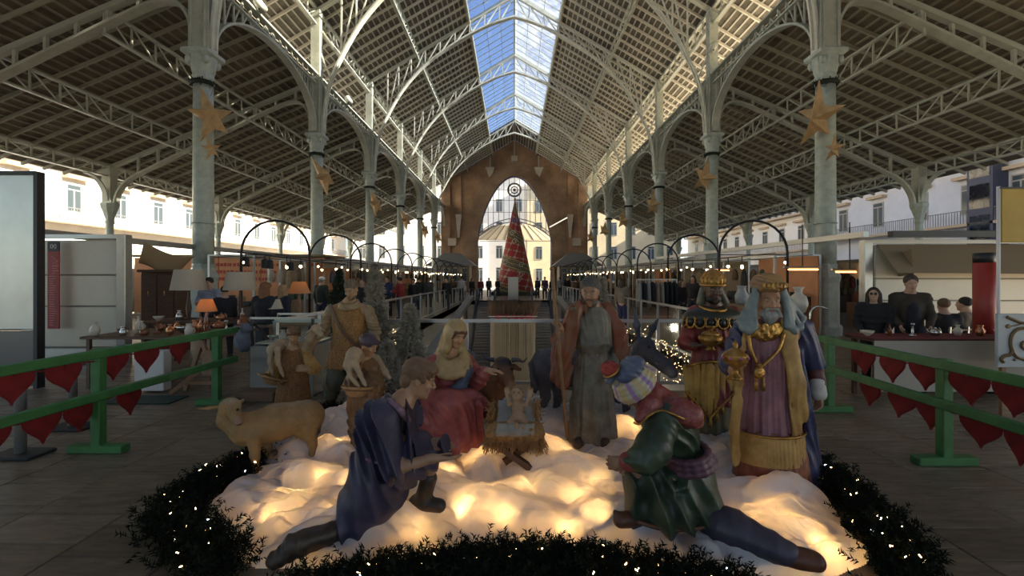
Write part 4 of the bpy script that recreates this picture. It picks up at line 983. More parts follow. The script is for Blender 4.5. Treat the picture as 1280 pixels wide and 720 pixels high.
# ---------------------------------------------------------------- dark skinned king with the gold pot
def king_red():
    b=A(889,541,4.72); r=statue('standing statue of a dark-skinned king in red with round collar and gold apron',(b.x,4.72,0))
    j=dict(head=A(891,362,4.66),hs=1.12,face=(-.08,-1,-.08),neck=A(891,381,4.72),chest=A(891,405,4.74),pelvis=A(890,452,4.74),
      shL=A(868,392,4.74),elL=A(857,428,4.72),wrL=A(869,432,4.50),hdL=(.8,-.5,.1),hpL=(.2,.2,1),hsideL=-1,curlL=.6,
      shR=A(915,392,4.74),elR=A(926,426,4.72),wrR=A(909,430,4.50),hdR=(-.8,-.5,.1),hpR=(-.2,.2,1),hsideR=1,curlR=.6,
      hipL=A(880,458,4.74),knL=A(879,500,4.7),anL=A(879,538,4.75),toL=A(876,541,4.6),hipR=A(901,458,4.74),knR=A(902,500,4.7),anR=A(903,538,4.75),toR=A(907,541,4.6))
    c=Clay(.0065); L,R,sp=body(c,j); 
    sp=[p for p in sp]; c.build('figure',skin_m,r,[(q[0],q[1],tuple(v*.35 for v in q[2]) if i in (0,4,8) else q[2],q[3]) for i,q in enumerate(sp)],(.105,.055,.035)); HS[0]=1.12
    c=Clay(.0055); c.ell(L(0,-.035,-.08),(.064,.055,.048),np.array(R),.02); c.ell(L(0,-.10,-.05),(.030,.02,.022),np.array(R),.01,'s'); c.fold(grain(260,.002)); c.build('beard',mat('black_hair',(.02,.015,.012),.6,0,.3,20),r)
    x0=b.x; c=Clay(.009)
    c.skirt([(.42,x0,4.70,.27,.20),(.75,x0,4.73,.22,.17),(.92,x0,4.74,.185,.15),(1.1,x0,4.74,.20,.15),(1.28,x0,4.74,.22,.14),(1.40,x0,4.73,.10,.09)],9,.08,seed=2)
    limb_sleeve(c,[j['shL'],j['elL'],A(866,432,4.58)],[.085,.078,.055]); limb_sleeve(c,[j['shR'],j['elR'],A(913,430,4.58)],[.085,.078,.055])
    c.fold(wav((1,0,.4),30,.007,f2=7)); c.build('tunic',red_c,r)
    c=Clay(.0095); c.skirt([(.0,x0,4.72,.25,.20),(.5,x0,4.73,.22,.17)],11,.06,seed=8); c.build('lower_robe',cloth('olive_brown_cloth',(.12,.10,.05),(.07,.06,.03)),r)
    # apron
    c=Clay(.007); 
    for i in range(9):
        u=(i-4)/4; c.cone(A(888+u*31,456+3*abs(u),4.51+.08*abs(u)),A(888+u*29,520-32*abs(u),4.50+.07*abs(u)),.034,.030,.02,flat=((0,-1,0),.4))
    c.fold(wav((1,0,0),75,.006)); c.build('apron',cloth('gold_apron_cloth',(.55,.33,.08),(.38,.21,.04)),r)
    ed=[A(888+u*31,521-32*abs(u),4.475+.07*abs(u)) for u in [-1,-.75,-.5,-.25,0,.25,.5,.75,1]]
    rope(r,ed,.012,gold,'apron_braid'); rope(r,[A(857,458,4.54),A(888,452,4.47),A(920,458,4.54)],.013,gold,'apron_braid'); tassels(r,ed,gold,.10,.016)
    # collar
    c=Clay(.006); c.ell(A(891,396,4.71),(.295,.215,.125),None,.02); c.ell(A(891,376,4.68),(.085,.11,.10),None,.02,'s'); c.box(A(891,421,4.71),(.4,.4,.10),None,.01,.02,'s'); c.build('collar',cloth('dark_green_collar',(.045,.05,.035),(.03,.03,.02)),r)
    ne=ringpts(A(891,384,4.66),.120,.135,24,(0,.03)); rope(r,ne,.016,gold,'collar_braid',True)
    for i in range(9):
        t=math.radians(-178+22*i+1.0); cx=A(891,396,4.71); p=V3((cx.x+.268*math.cos(t),cx.y+.196*math.sin(t),cx.z-.045))
        n=V3((math.cos(t),math.sin(t)*1.2,.25)).normalized(); u=n.cross(V3((0,0,1))).normalized(); w=u.cross(n)
        MB().ico(p+n*.01,(.036,.028,.042),2).obj('medallion',mat('dark_medallion',(.04,.045,.035),.3,.4),r,True)
        loop=[p+n*.020+(u*math.cos(a)*.052+w*math.sin(a)*-.062) for a in [math.radians(x) for x in range(-50,231,28)]]
        rope(r,loop,.0125,gold,'scroll')
    # crown turban
    c=Clay(.0055); c.ell(L(0,.01,.085),(.100,.112,.10),np.array(R),.02); c.box(L(0,0,-.03),(.2,.2,.075),np.array(R),.01,.01,'s')
    c.fold(lambda x,y,z:.008*(np.abs(np.sin(np.arctan2(x-j['head'].x,-(y-j['head'].y))*6))-.5)); c.build('crown_cap',mat('orange_gold_cap',(.50,.27,.06),.4,.4,0,9,(.33,.15,.03),.4,40),r)
    rope(r,[L(.104*math.cos(t*PI/14),.012+.115*math.sin(t*PI/14),.047) for t in range(28)],.014,gold,'crown_band',True)
    m=MB()
    for i in range(7):
        t=math.radians(-160+23.3*i); m.ico(L(.100*math.cos(t),.012+.112*math.sin(t),.085),(.016,.014,.04),2)
    m.obj('crown_ornament',gold,r,True)
    c=Clay(.0065); c.cone(L(-.07,.05,.0),A(876,378,4.74),.035,.045,.02).cone(L(.07,.05,.0),A(906,378,4.74),.035,.045,.02); c.build('neck_cloth',cloth('olive_neck_cloth',(.14,.13,.09)),r)
    g=A(888,424,4.36); go=E('gold_pot',(g.x,g.y,g.z-.1),'squat gold lidded pot held by the king in red','pot')
    MB().lathe([(.05,-.10),(.035,-.085),(.03,-.07),(.07,-.05),(.105,-.01),(.11,.02),(.085,.045)],tuple(g),20).obj('pot_body',gold,go,True)
    MB().lathe([(.09,.045),(.07,.065),(.03,.08),(.015,.09),(.03,.105),(.045,.125),(.02,.13)],tuple(g),20).obj('lid',gold,go,True)
king_red(); HS[0]=1.0
# ---------------------------------------------------------------- standing man with staff
def man_staff():
    Y=4.45; b=A(740,553,Y); r=statue('standing statue of a bearded man in grey-brown robe leaning on a long staff',(b.x,Y,0))
    j=dict(head=A(738,365,4.38),hs=1.1,face=(-.30,-1,-.22),neck=A(740,385,4.45),chest=A(741,408,4.46),pelvis=A(741,455,4.46),
      shL=A(719,393,4.46),elL=A(704,432,4.46),wrL=A(702,412,4.28),hdL=(-.35,-.3,.8),hpL=(-.8,-.3,-.2),hsideL=1,curlL=1.2,
      shR=A(762,393,4.48),elR=A(772,438,4.50),wrR=A(764,462,4.32),hdR=(-.3,-.5,-.6),hpR=(-1,.2,0),hsideR=1,curlR=.6,
      hipL=A(731,462,4.46),knL=A(728,505,4.40),anL=A(729,547,4.46),toL=A(722,553,4.30),hipR=A(752,462,4.46),knR=A(753,505,4.40),anR=A(755,547,4.46),toR=A(756,554,4.30))
    c=Clay(.0063); L,R,sp=body(c,j); c.build('figure',skin_m,r,sp,(.36,.20,.115)); HS[0]=1.09
    c=Clay(.0055); c.ell(L(0,-.03,-.082),(.066,.058,.052),np.array(R),.02); c.ell(L(0,-.10,-.045),(.034,.02,.026),np.array(R),.01,'s'); c.cone(L(-.004,-.102,-.042),L(-.036,-.092,-.058),.007,.008,.005).cone(L(.004,-.102,-.042),L(.036,-.092,-.058),.007,.008,.005); c.fold(wav((1,0,.2),150,.003,f2=60)); c.build('beard',mat('brown_grey_beard',(.13,.10,.075),.6,0,.35,20),r)
    c=Clay(.0055); c.ell(L(0,.022,.055),(.088,.098,.082),np.array(R),.02); c.cone(L(-.075,.02,.02),L(-.07,.03,-.06),.022,.026,.02).cone(L(.075,.02,.02),L(.07,.03,-.06),.022,.026,.02); c.ell(L(0,-.10,.0),(.066,.05,.062),np.array(R),.015,'s'); c.fold(wav((.2,1,.3),120,.004,f2=40)); c.build('hair',mat('grey_brown_hair',(.10,.085,.07),.6,0,.35,20),r)
    rc=cloth('grey_brown_robe_cloth',(.21,.19,.14),(.12,.105,.075)); x0=b.x
    c=Clay(.0085); c.skirt([(.12,x0,4.43,.235,.19),(.5,x0,4.44,.205,.165),(.98,x0+.01,4.45,.145,.12),(1.03,x0+.01,4.45,.14,.115)],15,.13,seed=4,twist=.3)
    c.skirt([(.985,x0+.01,4.45,.15,.125),(1.06,x0+.01,4.44,.19,.155),(1.28,x0+.01,4.45,.185,.14),(1.38,x0+.01,4.45,.15,.11),(1.42,x0,4.44,.085,.08)],13,.06,seed=7,grow=False)
    limb_sleeve(c,[j['shL'],j['elL'],A(703,418,4.33)],[.075,.07,.05]); limb_sleeve(c,[j['shR'],j['elR'],A(767,452,4.40)],[.075,.075,.06])
    c.fold(wav((1,0,.1),48,.006,f2=6)); c.build('robe',rc,r)
    rope(r,ringpts((x0+.01,4.45,1.025),.150,.126,30,(0,-.01)),.016,mat('rope_belt',(.25,.21,.14),.8,0,.2,30),'belt_cord',True)
    mc=cloth('red_brown_mantle',(.22,.060,.028),(.17,.075,.03))
    c=Clay(.008)
    for P,R_ in (([A(726,384,4.34),A(713,405,4.30),A(706,440,4.30),A(704,478,4.32)],[.060,.075,.085,.075]),([A(716,392,4.5),A(700,425,4.50),A(697,470,4.46),A(709,484,4.42)],[.07,.085,.07,.03]),
               ([A(759,388,4.42),A(773,412,4.40),A(778,445,4.40),A(771,488,4.42)],[.06,.070,.075,.05]),([A(757,388,4.55),A(741,395,4.60),A(722,390,4.56)],[.09,.12,.09]),([A(741,400,4.62),A(741,500,4.64)],[.15,.16])):
        for p,q,a,d in zip(P,P[1:],R_,R_[1:]): c.cone(p,q,a,d,.03,flat=((0,1,0),.55))
    c.fold(wav((1,0,-.25),50,.018,f2=5)); c.build('mantle',mc,r)
    for s in (-1,1):
        c=Clay(.008); a=A(730 if s<0 else 754,548,4.42); c.cone(a,A(722 if s<0 else 756,554,4.26),.058,.052,.02); c.build('shoe',cloth('dark_shoe',(.05,.035,.025)),r)
    t=E('staff',tuple(A(708,546,4.24)),'long thin wooden staff held by the standing man in the grey-brown robe','staff')
    rope(t,[A(690,336,4.17),A(693,375,4.18),A(697,410,4.19),A(702,470,4.21),A(709,546,4.24)],.0165,mat('staff_wood',(.25,.13,.055),.6,0,.3,20),'shaft',n=8)
    MB().ico(A(690,336,4.17),.022,2).obj('knob',mat('staff_wood',(.25,.13,.055)),t,True)
man_staff(); HS[0]=1.0
# ---------------------------------------------------------------- seated woman in pink
def woman():
    b=A(560,555,4.35); r=statue('seated statue of a woman in pink dress with cream veil and blue mantle',(b.x,4.35,0))
    j=dict(head=A(570,418,4.27),face=(.55,-.75,-.38),roll=.10,neck=A(564,440,4.33),chest=A(562,466,4.38),pelvis=A(552,508,4.48),
      shL=A(544,455,4.32),elL=A(530,488,4.22),wrL=A(552,500,4.02),hdL=(.9,-.3,-.1),hpL=(0,.2,1),hsideL=-1,curlL=.4,
      shR=A(583,453,4.42),elR=A(597,476,4.38),wrR=A(610,463,4.22),hdR=(.95,-.25,.02),hpR=(.1,-.1,-1),hsideR=-1,curlR=.3,
      hipL=A(545,512,4.42),knL=A(562,508,3.98),anL=A(568,548,4.02),toL=A(578,556,3.92),hipR=A(562,512,4.5),knR=A(588,505,4.12),anR=A(586,548,4.2),toR=A(594,553,4.1))
    c=Clay(.006); L,R,sp=body(c,j,.95); c.build('figure',skin_m,r,sp,(.50,.27,.14))
    pk=cloth('pink_dress_cloth',(.40,.105,.09),(.28,.065,.06))
    c=Clay(.008); c.cone(j['neck']+V3((0,.03,-.04)),j['chest'],.06,.13,.05).cone(j['chest'],A(556,492,4.42),.135,.12,.05)
    limb_sleeve(c,[j['shL'],j['elL'],A(548,500,4.05)],[.085,.085,.06]); limb_sleeve(c,[j['shR'],j['elR'],A(606,466,4.26)],[.085,.082,.062]); c.cone(j['neck']+V3((0,.02,-.05)),j['shL'],.06,.082,.04).cone(j['neck']+V3((0,.02,-.05)),j['shR'],.06,.082,.04)
    P0=A(552,500,4.46)
    c.cone(P0,A(562,505,4.02),.17,.125,.06).cone(P0,A(587,504,4.14),.17,.115,.06)
    for kn,ft in ((A(562,508,4.0),A(556,548,4.02)),(A(588,505,4.12),A(588,545,4.16)),(A(573,507,4.05),A(572,548,4.02)),(A(545,508,4.15),A(534,545,4.15))): c.cone(kn,ft,.12,.135,.06)
    c.cone(P0,A(540,545,4.4),.17,.2,.06)
    c.box((b.x,4.2,-.15),(.6,.6,.245),None,.02,.03,'s')
    c.fold(only(wav((.8,.45,.35),29,.052,f2=5,d2=(0,0,1),ph=1),None,.62)); c.fold(wav((.5,0,1),40,.008,f2=9,d2=(1,0,0))); c.build('dress',pk,r)
    c=Clay(.0075); bl=cloth('slate_blue_mantle',(.10,.12,.17),(.06,.07,.105))
    for P,R_ in (([A(580,446,4.32),A(583,465,4.24),A(577,482,4.22),A(560,494,4.16),A(540,500,4.12)],[.05,.055,.05,.05,.055]),([A(585,448,4.46),A(574,470,4.56),A(560,520,4.66)],[.08,.14,.16]),([A(540,458,4.42),A(528,495,4.35),A(521,520,4.25),A(520,545,4.2)],[.08,.09,.085,.06]),([A(540,500,4.14),A(525,520,4.12),A(520,540,4.12)],[.055,.06,.04])):
        for p,q,a,d in zip(P,P[1:],R_,R_[1:]): c.cone(p,q,a,d,.03)
    c.fold(wav((.6,.3,-.5),55,.009,f2=6)); c.build('mantle',bl,r)
    c=Clay(.0055); Rn=np.array(R); c.ell(L(0,.02,.025),(.104,.118,.122),Rn,.02); c.cone(L(0,.075,-.03),A(558,448,4.38),.085,.12,.04)
    c.cone(L(-.085,-.01,-.02),L(-.075,-.03,-.15),.03,.04,.03).cone(L(.085,-.01,-.02),L(.065,-.03,-.15),.03,.04,.03)
    c.ell(L(0,-.11,-.018),(.064,.085,.092),Rn,.02,'s')
    nk=A(566,448,4.29)
    for i,(rx,ry,dz,t) in enumerate(((.10,.10,.03,.036),(.13,.13,-.015,.038),(.15,.15,-.065,.034))):
        pts=ringpts((nk.x,nk.y+.0,nk.z+dz),rx,ry,14,(0,.07)); 
        for p,q in zip(pts,pts[1:]+pts[:1]): c.cone(p,q,t,t,.02)
    c.cone(A(572,455,4.20),A(569,470,4.18),.05,.025,.04)
    c.fold(wav((.6,.3,.5),55,.003,f2=8,d2=(1,0,0))); c.build('veil',cloth('cream_gold_veil',(.47,.33,.15),(.35,.23,.10)),r)
    c=Clay(.005); c.cone(L(-.055,-.070,.055),L(.055,-.070,.055),.018,.018,.02); c.cone(L(-.055,-.07,.055),L(-.07,-.045,-.03),.018,.012,.01); c.cone(L(.055,-.07,.055),L(.07,-.045,-.03),.018,.012,.01); c.fold(wav((1,0,.3),140,.002)); c.build('hair',mat('brown_hair',(.11,.055,.025),.6,0,.3,20),r)
    tag(MB().cham(b.x-.24,b.x+.2,4.34,4.78,.05,.36,.05).obj('rock_seat',mat('grey_rock',(.12,.10,.08),.9,0,.4,5,bump=.8,bs=9)),'low brown rock under the seated woman in pink','rock')
woman()
# ---------------------------------------------------------------- kneeling shepherd in blue
def shepherd_blue():
    b=A(470,660,2.9); r=statue('statue of a brown-haired shepherd kneeling in a blue robe, hands held out',(b.x,2.9,0))
    j=dict(head=A(524,474,3.0),face=(.93,.18,-.30),roll=.0,neck=A(503,503,2.98),chest=A(482,532,2.96),pelvis=A(474,590,2.94),
      shR=A(484,521,2.80),elR=A(499,584,2.70),wrR=A(542,573,2.70),hdR=(.97,.10,-.06),hpR=(-.1,.35,.9),hsideR=-1,curlR=.25,thR=.8,
      shL=A(503,513,3.12),elL=A(515,556,3.20),wrL=A(540,556,3.06),hdL=(.93,-.15,-.12),hpL=(0,-.3,.9),hsideL=1,curlL=.3,
      hipL=A(482,595,3.02),knL=A(545,557,3.05),anL=A(529,622,3.10),toL=A(546,631,3.06),hipR=A(468,600,2.90),knR=A(438,660,2.84),anR=A(376,678,2.64),toR=A(345,694,2.58))
    c=Clay(.006); L,R,sp=body(c,j); c.build('figure',skin_m,r,sp,(.38,.215,.125))
    bc=cloth('dark_blue_robe_cloth',(.052,.044,.080),(.032,.027,.048))
    c=Clay(.0075); c.cone(A(500,508,2.98),j['chest'],.085,.16,.05).cone(j['chest'],A(470,575,2.94),.165,.135,.05).cone(A(470,575,2.94),j['pelvis'],.14,.165,.04)
    c.cone(j['shR'],A(496,582,2.72),.095,.085,.04).cone(A(496,575,2.74),A(487,592,2.74),.075,.06,.03); c.cone(j['shL'],A(512,548,3.18),.09,.085,.04)
    PV=j['pelvis']; K=A(543,562,3.05); N=A(440,655,2.85)
    c.cone(PV,K,.165,.088,.06).cone(PV,N,.165,.105,.06).cone(PV,A(480,622,2.92),.15,.12,.06).cone(PV,A(455,625,2.90),.15,.15,.05).cone(K,A(500,605,3.0),.075,.07,.05).cone(N,A(495,612,3.0),.07,.07,.05).cone(A(480,622,2.92),N,.10,.09,.05)
    c.fold(wav((.85,0,.5),32,.034,f2=4,d2=(-.5,0,1))); c.build('robe',bc,r)
    rope(r,[A(459,574,2.80)+V3((0,0,0)),A(470,578,2.785),A(484,574,2.80),A(494,566,2.88)],.011,mat('purple_cord',(.17,.08,.12),.7),'belt_cord'); rope(r,[A(459,574,2.80),A(456,572,2.9),A(462,566,3.05)],.011,MATS['purple_cord'],'belt_cord')
    c=Clay(.006); P=[A(489,503,2.83),A(500,512,2.80),A(510,525,2.86)]
    for p,q in zip(P,P[1:]): c.cone(p,q,.022,.02,.01)
    for p,q in zip([A(489,503,2.85),A(480,500,2.98),A(492,497,3.1)],[A(480,500,2.98),A(492,497,3.1),A(508,508,3.12)]): c.cone(p,q,.024,.024,.01)
    c.build('neck_hem',cloth('mauve_hem',(.22,.13,.17)),r)
    c=Clay(.0055); Rn=np.array(R); c.ell(L(0,.02,.052),(.093,.108,.088),Rn,.02); c.ell(L(0,-.062,.085),(.072,.045,.035),Rn,.03); c.ell(L(0,.075,-.02),(.068,.045,.06),Rn,.02); c.cone(L(-.08,-.02,.05),L(-.082,-.025,.005),.018,.012,.01).cone(L(.08,-.02,.05),L(.082,-.025,.005),.018,.012,.01); c.ell(L(0,-.125,.0),(.10,.062,.068),Rn,.01,'s')
    c.fold(wav((.3,1,.4),95,.0065,f2=30,d2=(0,.3,1))); c.build('hair',mat('warm_brown_hair',(.17,.095,.05),.6,0,.35,18),r)
    bt=cloth('dark_brown_boot',(.075,.05,.03),(.035,.025,.018))
    c=Clay(.0065); c.cone(A(425,664,2.82),j['anR'],.070,.062,.03).cone(j['anR'],A(366,680,2.60),.062,.058,.02).cone(A(372,684,2.62),A(344,700,2.56),.058,.050,.03); c.fold(wav((1,0,.3),55,.005,f2=9)); c.build('boot',bt,r)
    c=Clay(.0065); c.cone(A(536,598,3.08),j['anL'],.056,.055,.02).cone(A(520,628,3.11),A(549,632,3.06),.052,.046,.03); c.build('boot',bt,r)
shepherd_blue()
# ---------------------------------------------------------------- kneeling king in green
def king_green():
    b=A(850,660,2.92); r=statue('statue of a turbaned king kneeling in a green coat with red cape',(b.x,2.92,0))
    j=dict(head=A(799,487,2.90),face=(-.70,-.22,-.62),roll=-.05,neck=A(816,498,2.94),chest=A(836,530,2.96),pelvis=A(852,596,2.98),
      shR=A(852,518,3.10),elR=A(822,572,3.12),wrR=A(790,576,2.90),hdR=(-.8,-.3,-.25),hpR=(0,-1,0),hsideR=1,curlR=.9,
      shL=A(830,522,2.80),elL=A(815,573,2.66),wrL=A(783,577,2.70),hdL=(-.85,.3,-.2),hpL=(.1,1,-.2),hsideL=1,curlL=.9,
      hipL=A(842,600,2.92),knL=A(796,588,2.90),anL=A(797,646,2.92),toL=A(775,648,2.86),hipR=A(858,600,3.0),knR=A(886,652,2.92),anR=A(968,690,2.68),toR=A(1014,702,2.60))
    c=Clay(.006); L,R,sp=body(c,j); c.build('figure',skin_m,r,sp,(.30,.16,.09))
    Rn=np.array(R)
    c=Clay(.0055); c.ell(L(0,-.03,-.09),(.062,.055,.055),Rn,.02).cone(L(0,-.05,-.11),L(0,-.04,-.17),.045,.02,.03); c.ell(L(0,-.10,-.04),(.036,.03,.024),Rn,.01,'s'); c.fold(wav((1,0,.2),150,.003,f2=60)); c.build('beard',MATS['black_hair'],r)
    gc=cloth('dark_green_coat_cloth',(.045,.068,.038),(.024,.036,.022),.42)
    c=Clay(.0075); c.cone(j['neck'],j['chest'],.09,.165,.05).cone(j['chest'],A(852,568,2.97),.165,.125,.05)
    limb_sleeve(c,[A(832,522,2.82),A(816,560,2.70),A(806,573,2.67),A(788,577,2.69)],[.10,.10,.085,.055],.04); limb_sleeve(c,[j['shR'],j['elR'],A(796,576,2.94)],[.10,.09,.055],.04)
    c.fold(wav((.45,.4,.8),36,.010,f2=6,d2=(1,0,0))); c.build('coat',gc,r)
    PV=A(856,590,2.98); K=A(806,600,2.92); c=Clay(.0078)
    c.cone(A(860,577,2.97),PV,.125,.16,.03).cone(PV,K,.165,.105,.06).cone(K,A(803,643,2.92),.105,.085,.06).cone(PV,A(885,645,2.93),.165,.125,.06).cone(PV,A(845,640,2.86),.16,.13,.06).cone(A(803,640,2.92),A(885,648,2.90),.085,.09,.06).cone(PV,A(828,640,2.82),.12,.10,.06)
    S0=A(848,603,2.76)
    def curl(x,y,z):
        u=(x-S0.x); v=(z-S0.z); q=np.sqrt(u*u+v*v); t=np.arctan2(v,u); return .034*np.sin(t-q*75+1)*np.clip(1-q/.11,0,1)*(y<2.95)
    c.fold(curl); c.fold(wav((.9,0,.35),26,.032,f2=4,d2=(.3,0,1),ph=2)); c.build('coat_skirt',gc,r)
    rope(r,[A(797,652,2.83),A(830,661,2.78),A(868,661,2.80),A(892,655,2.84)],.014,cloth('brown_hem',(.16,.07,.035)),'coat_hem')
    # sash
    c=Clay(.0065); w=A(860,571,2.93); 
    for i,(dx,dz) in enumerate(((-.012,.03),(.0,-.005),(.012,-.04))):
        pts=ringpts((w.x+dx,w.y,w.z+dz),.122+.008*i,.172,18,(.03,0)); 
        for p,q in zip(pts,pts[1:]+pts[:1]): c.cone(p,q,.023,.023,.012)
    c.build('sash',cloth('mauve_sash',(.14,.06,.085),(.09,.04,.055)),r)
    # cape
    rcp=mat('red_cape_cloth',(.17,.022,.022),.45,0,0,26,(.25,.07,.055),.3,60)
    c=Clay(.0065); Rc=np.array(Matrix.Rotation(math.radians(22),3,'Y')); c.ell(A(842,512,2.95),(.185,.235,.075),Rc,.03); c.cone(A(815,492,2.94),A(835,512,2.95),.085,.11,.04); c.cone(A(812,505,2.82),A(798,524,2.74),.07,.025,.05); c.cone(A(850,510,2.80),A(866,517,2.78),.07,.06,.05)
    c.ell(A(835,540,2.95),(.15,.21,.06),Rc,.02,'s'); c.fold(wav((.2,1,.2),40,.004)); c.build('cape',rcp,r)
    rope(r,[A(792,528,2.70),A(800,530,2.70),A(812,519,2.70),A(826,513,2.705),A(842,518,2.705),A(857,524,2.72),A(870,521,2.76),A(874,510,2.84)],.007,gold,'cape_braid')
    # turban
    def stripes(V):
        q=(V-np.array(tuple(j['head'])))@Rn; a=np.degrees(np.arctan2(q[:,0],-q[:,1])); w=(np.abs(((a+25)%52)-26)<6).astype(float); return w,(.30,.17,.34)
    def yel(V):
        q=(V-np.array(tuple(j['head'])))@Rn; a=np.degrees(np.arctan2(q[:,0],-q[:,1])); w=(np.abs(((a+51)%52)-26)<7)*.6; return w,(.52,.36,.10)
    tm=mat('painted_turban',(.5,.5,.4),.5,0,.2,12,attr=True)
    c=Clay(.0055); c.ell(L(0,.0,.06),(.122,.132,.085),Rn,.02)
    for i,z in enumerate((.02,.05,.08,.11)):
        pts=[L(.112*math.cos(t*PI/8)*(1.08-.10*abs(i-1)),.0+.122*math.sin(t*PI/8)*(1.08-.10*abs(i-1)),z) for t in range(16)]
        for p,q in zip(pts,pts[1:]+pts[:1]): c.cone(p,q,.021,.021,.006)
    c.build('turban',tm,r,[yel,stripes],(.42,.37,.27))
    c=Clay(.0055); c.ell(L(.02,.03,.155),(.10,.11,.062),Rn,.03); c.ell(L(-.04,-.10,.17),(.030,.030,.030),Rn,.02); c.fold(wav((.6,.2,1),75,.006,f2=12,d2=(1,0,0))); c.build('turban_crown',cloth('blue_turban_crown',(.07,.085,.15),(.13,.15,.19)),r)
    MB().ico(L(-.01,-.06,.235),(.06,.06,.052),3).obj('pompon',mat('red_pompon',(.36,.05,.035),.8,0,.4,30,bump=1,bs=60),r,True)
    MB().tube([L(-.01,-.06,.235)+Rn_v(R,.056*math.cos(t*PI/10),.056*math.sin(t*PI/10),-.02) for t in range(20)],.009,6,True).obj('pompon_braid',gold,r,True)
    # trousers and shoes
    c=Clay(.0065); c.cone(A(880,648,2.92),A(915,662,2.80),.115,.115,.04).cone(A(915,662,2.80),A(980,690,2.62),.115,.075,.04); c.fold(wav((.9,0,-.3),42,.009,f2=8,d2=(0,0,1))); c.build('trousers',cloth('grey_violet_trousers',(.075,.062,.085),(.045,.038,.055)),r)
    sh=cloth('red_brown_shoe',(.17,.06,.03),(.09,.035,.02)); c=Clay(.006); c.cone(A(985,694,2.62),A(1020,703,2.56),.058,.050,.03).ell(A(1003,698,2.59),(.10,.055,.05),None,.03); c.build('shoe',sh,r)
    c=Clay(.006); c.cone(A(800,648,2.90),A(776,650,2.84),.054,.048,.03).cone(A(776,650,2.86),A(769,640,2.84),.032,.014,.02); c.build('shoe',sh,r)
    g=A(776,583,2.74); MB().ico(g,(.04,.04,.045),2).obj('cuff',gold,r,True,) if False else None
    cf=Clay(.0055); cf.cone(A(789,577,2.69),A(785,577,2.70),.058,.056,.01); cf.build('cuff',cloth('red_cuff',(.25,.05,.045)),r)
def Rn_v(R,x,y,z): return R@Vector((x,y,z))
king_green()
# ---------------------------------------------------------------- standing shepherd
pat=bpy.data.materials.new('ochre_scaly_tunic'); pat.use_nodes=True
def _pat(m,c1,c2,sc):
    N=m.node_tree.nodes; L=m.node_tree.links; b=N['Principled BSDF']; b.inputs['Roughness'].default_value=.55
    tc=N.new('ShaderNodeTexCoord'); v=N.new('ShaderNodeTexVoronoi'); v.feature='DISTANCE_TO_EDGE'; v.inputs['Scale'].default_value=sc; L.new(tc.outputs['Object'],v.inputs['Vector'])
    n=N.new('ShaderNodeTexNoise'); n.inputs['Scale'].default_value=9; n.inputs['Detail'].default_value=5; L.new(tc.outputs['Object'],n.inputs['Vector'])
    r=N.new('ShaderNodeMapRange'); r.inputs[1].default_value=.02; r.inputs[2].default_value=.14; L.new(v.outputs[0],r.inputs[0])
    mu=N.new('ShaderNodeMath'); mu.operation='MULTIPLY'; L.new(r.outputs[0],mu.inputs[0]); r2=N.new('ShaderNodeMapRange'); r2.inputs[1].default_value=.35; r2.inputs[2].default_value=.65; r2.inputs[3].default_value=.45; L.new(n.outputs['Fac'],r2.inputs[0]); L.new(r2.outputs[0],mu.inputs[1])
    mx=N.new('ShaderNodeMix'); mx.data_type='RGBA'; mx.inputs['A'].default_value=(*c2,1); mx.inputs['B'].default_value=(*c1,1); L.new(mu.outputs[0],mx.inputs['Factor']); L.new(mx.outputs['Result'],b.inputs['Base Color'])
    bp=N.new('ShaderNodeBump'); bp.inputs['Strength'].default_value=.5; bp.inputs['Distance'].default_value=.01; L.new(r.outputs[0],bp.inputs['Height']); L.new(bp.outputs[0],b.inputs['Normal'])
_pat(pat,(.46,.24,.065),(.20,.085,.02),42)
cream_c=cloth('cream_sleeve_cloth',(.36,.25,.13),(.22,.14,.065)); straw_hat=mat('straw_hat_weave',(.42,.24,.10),.7,0,.3,30,bump=.5,bs=80)
wool=mat('lamb_wool',(.44,.31,.18),.75,0,.25,14,bump=.35,bs=50)
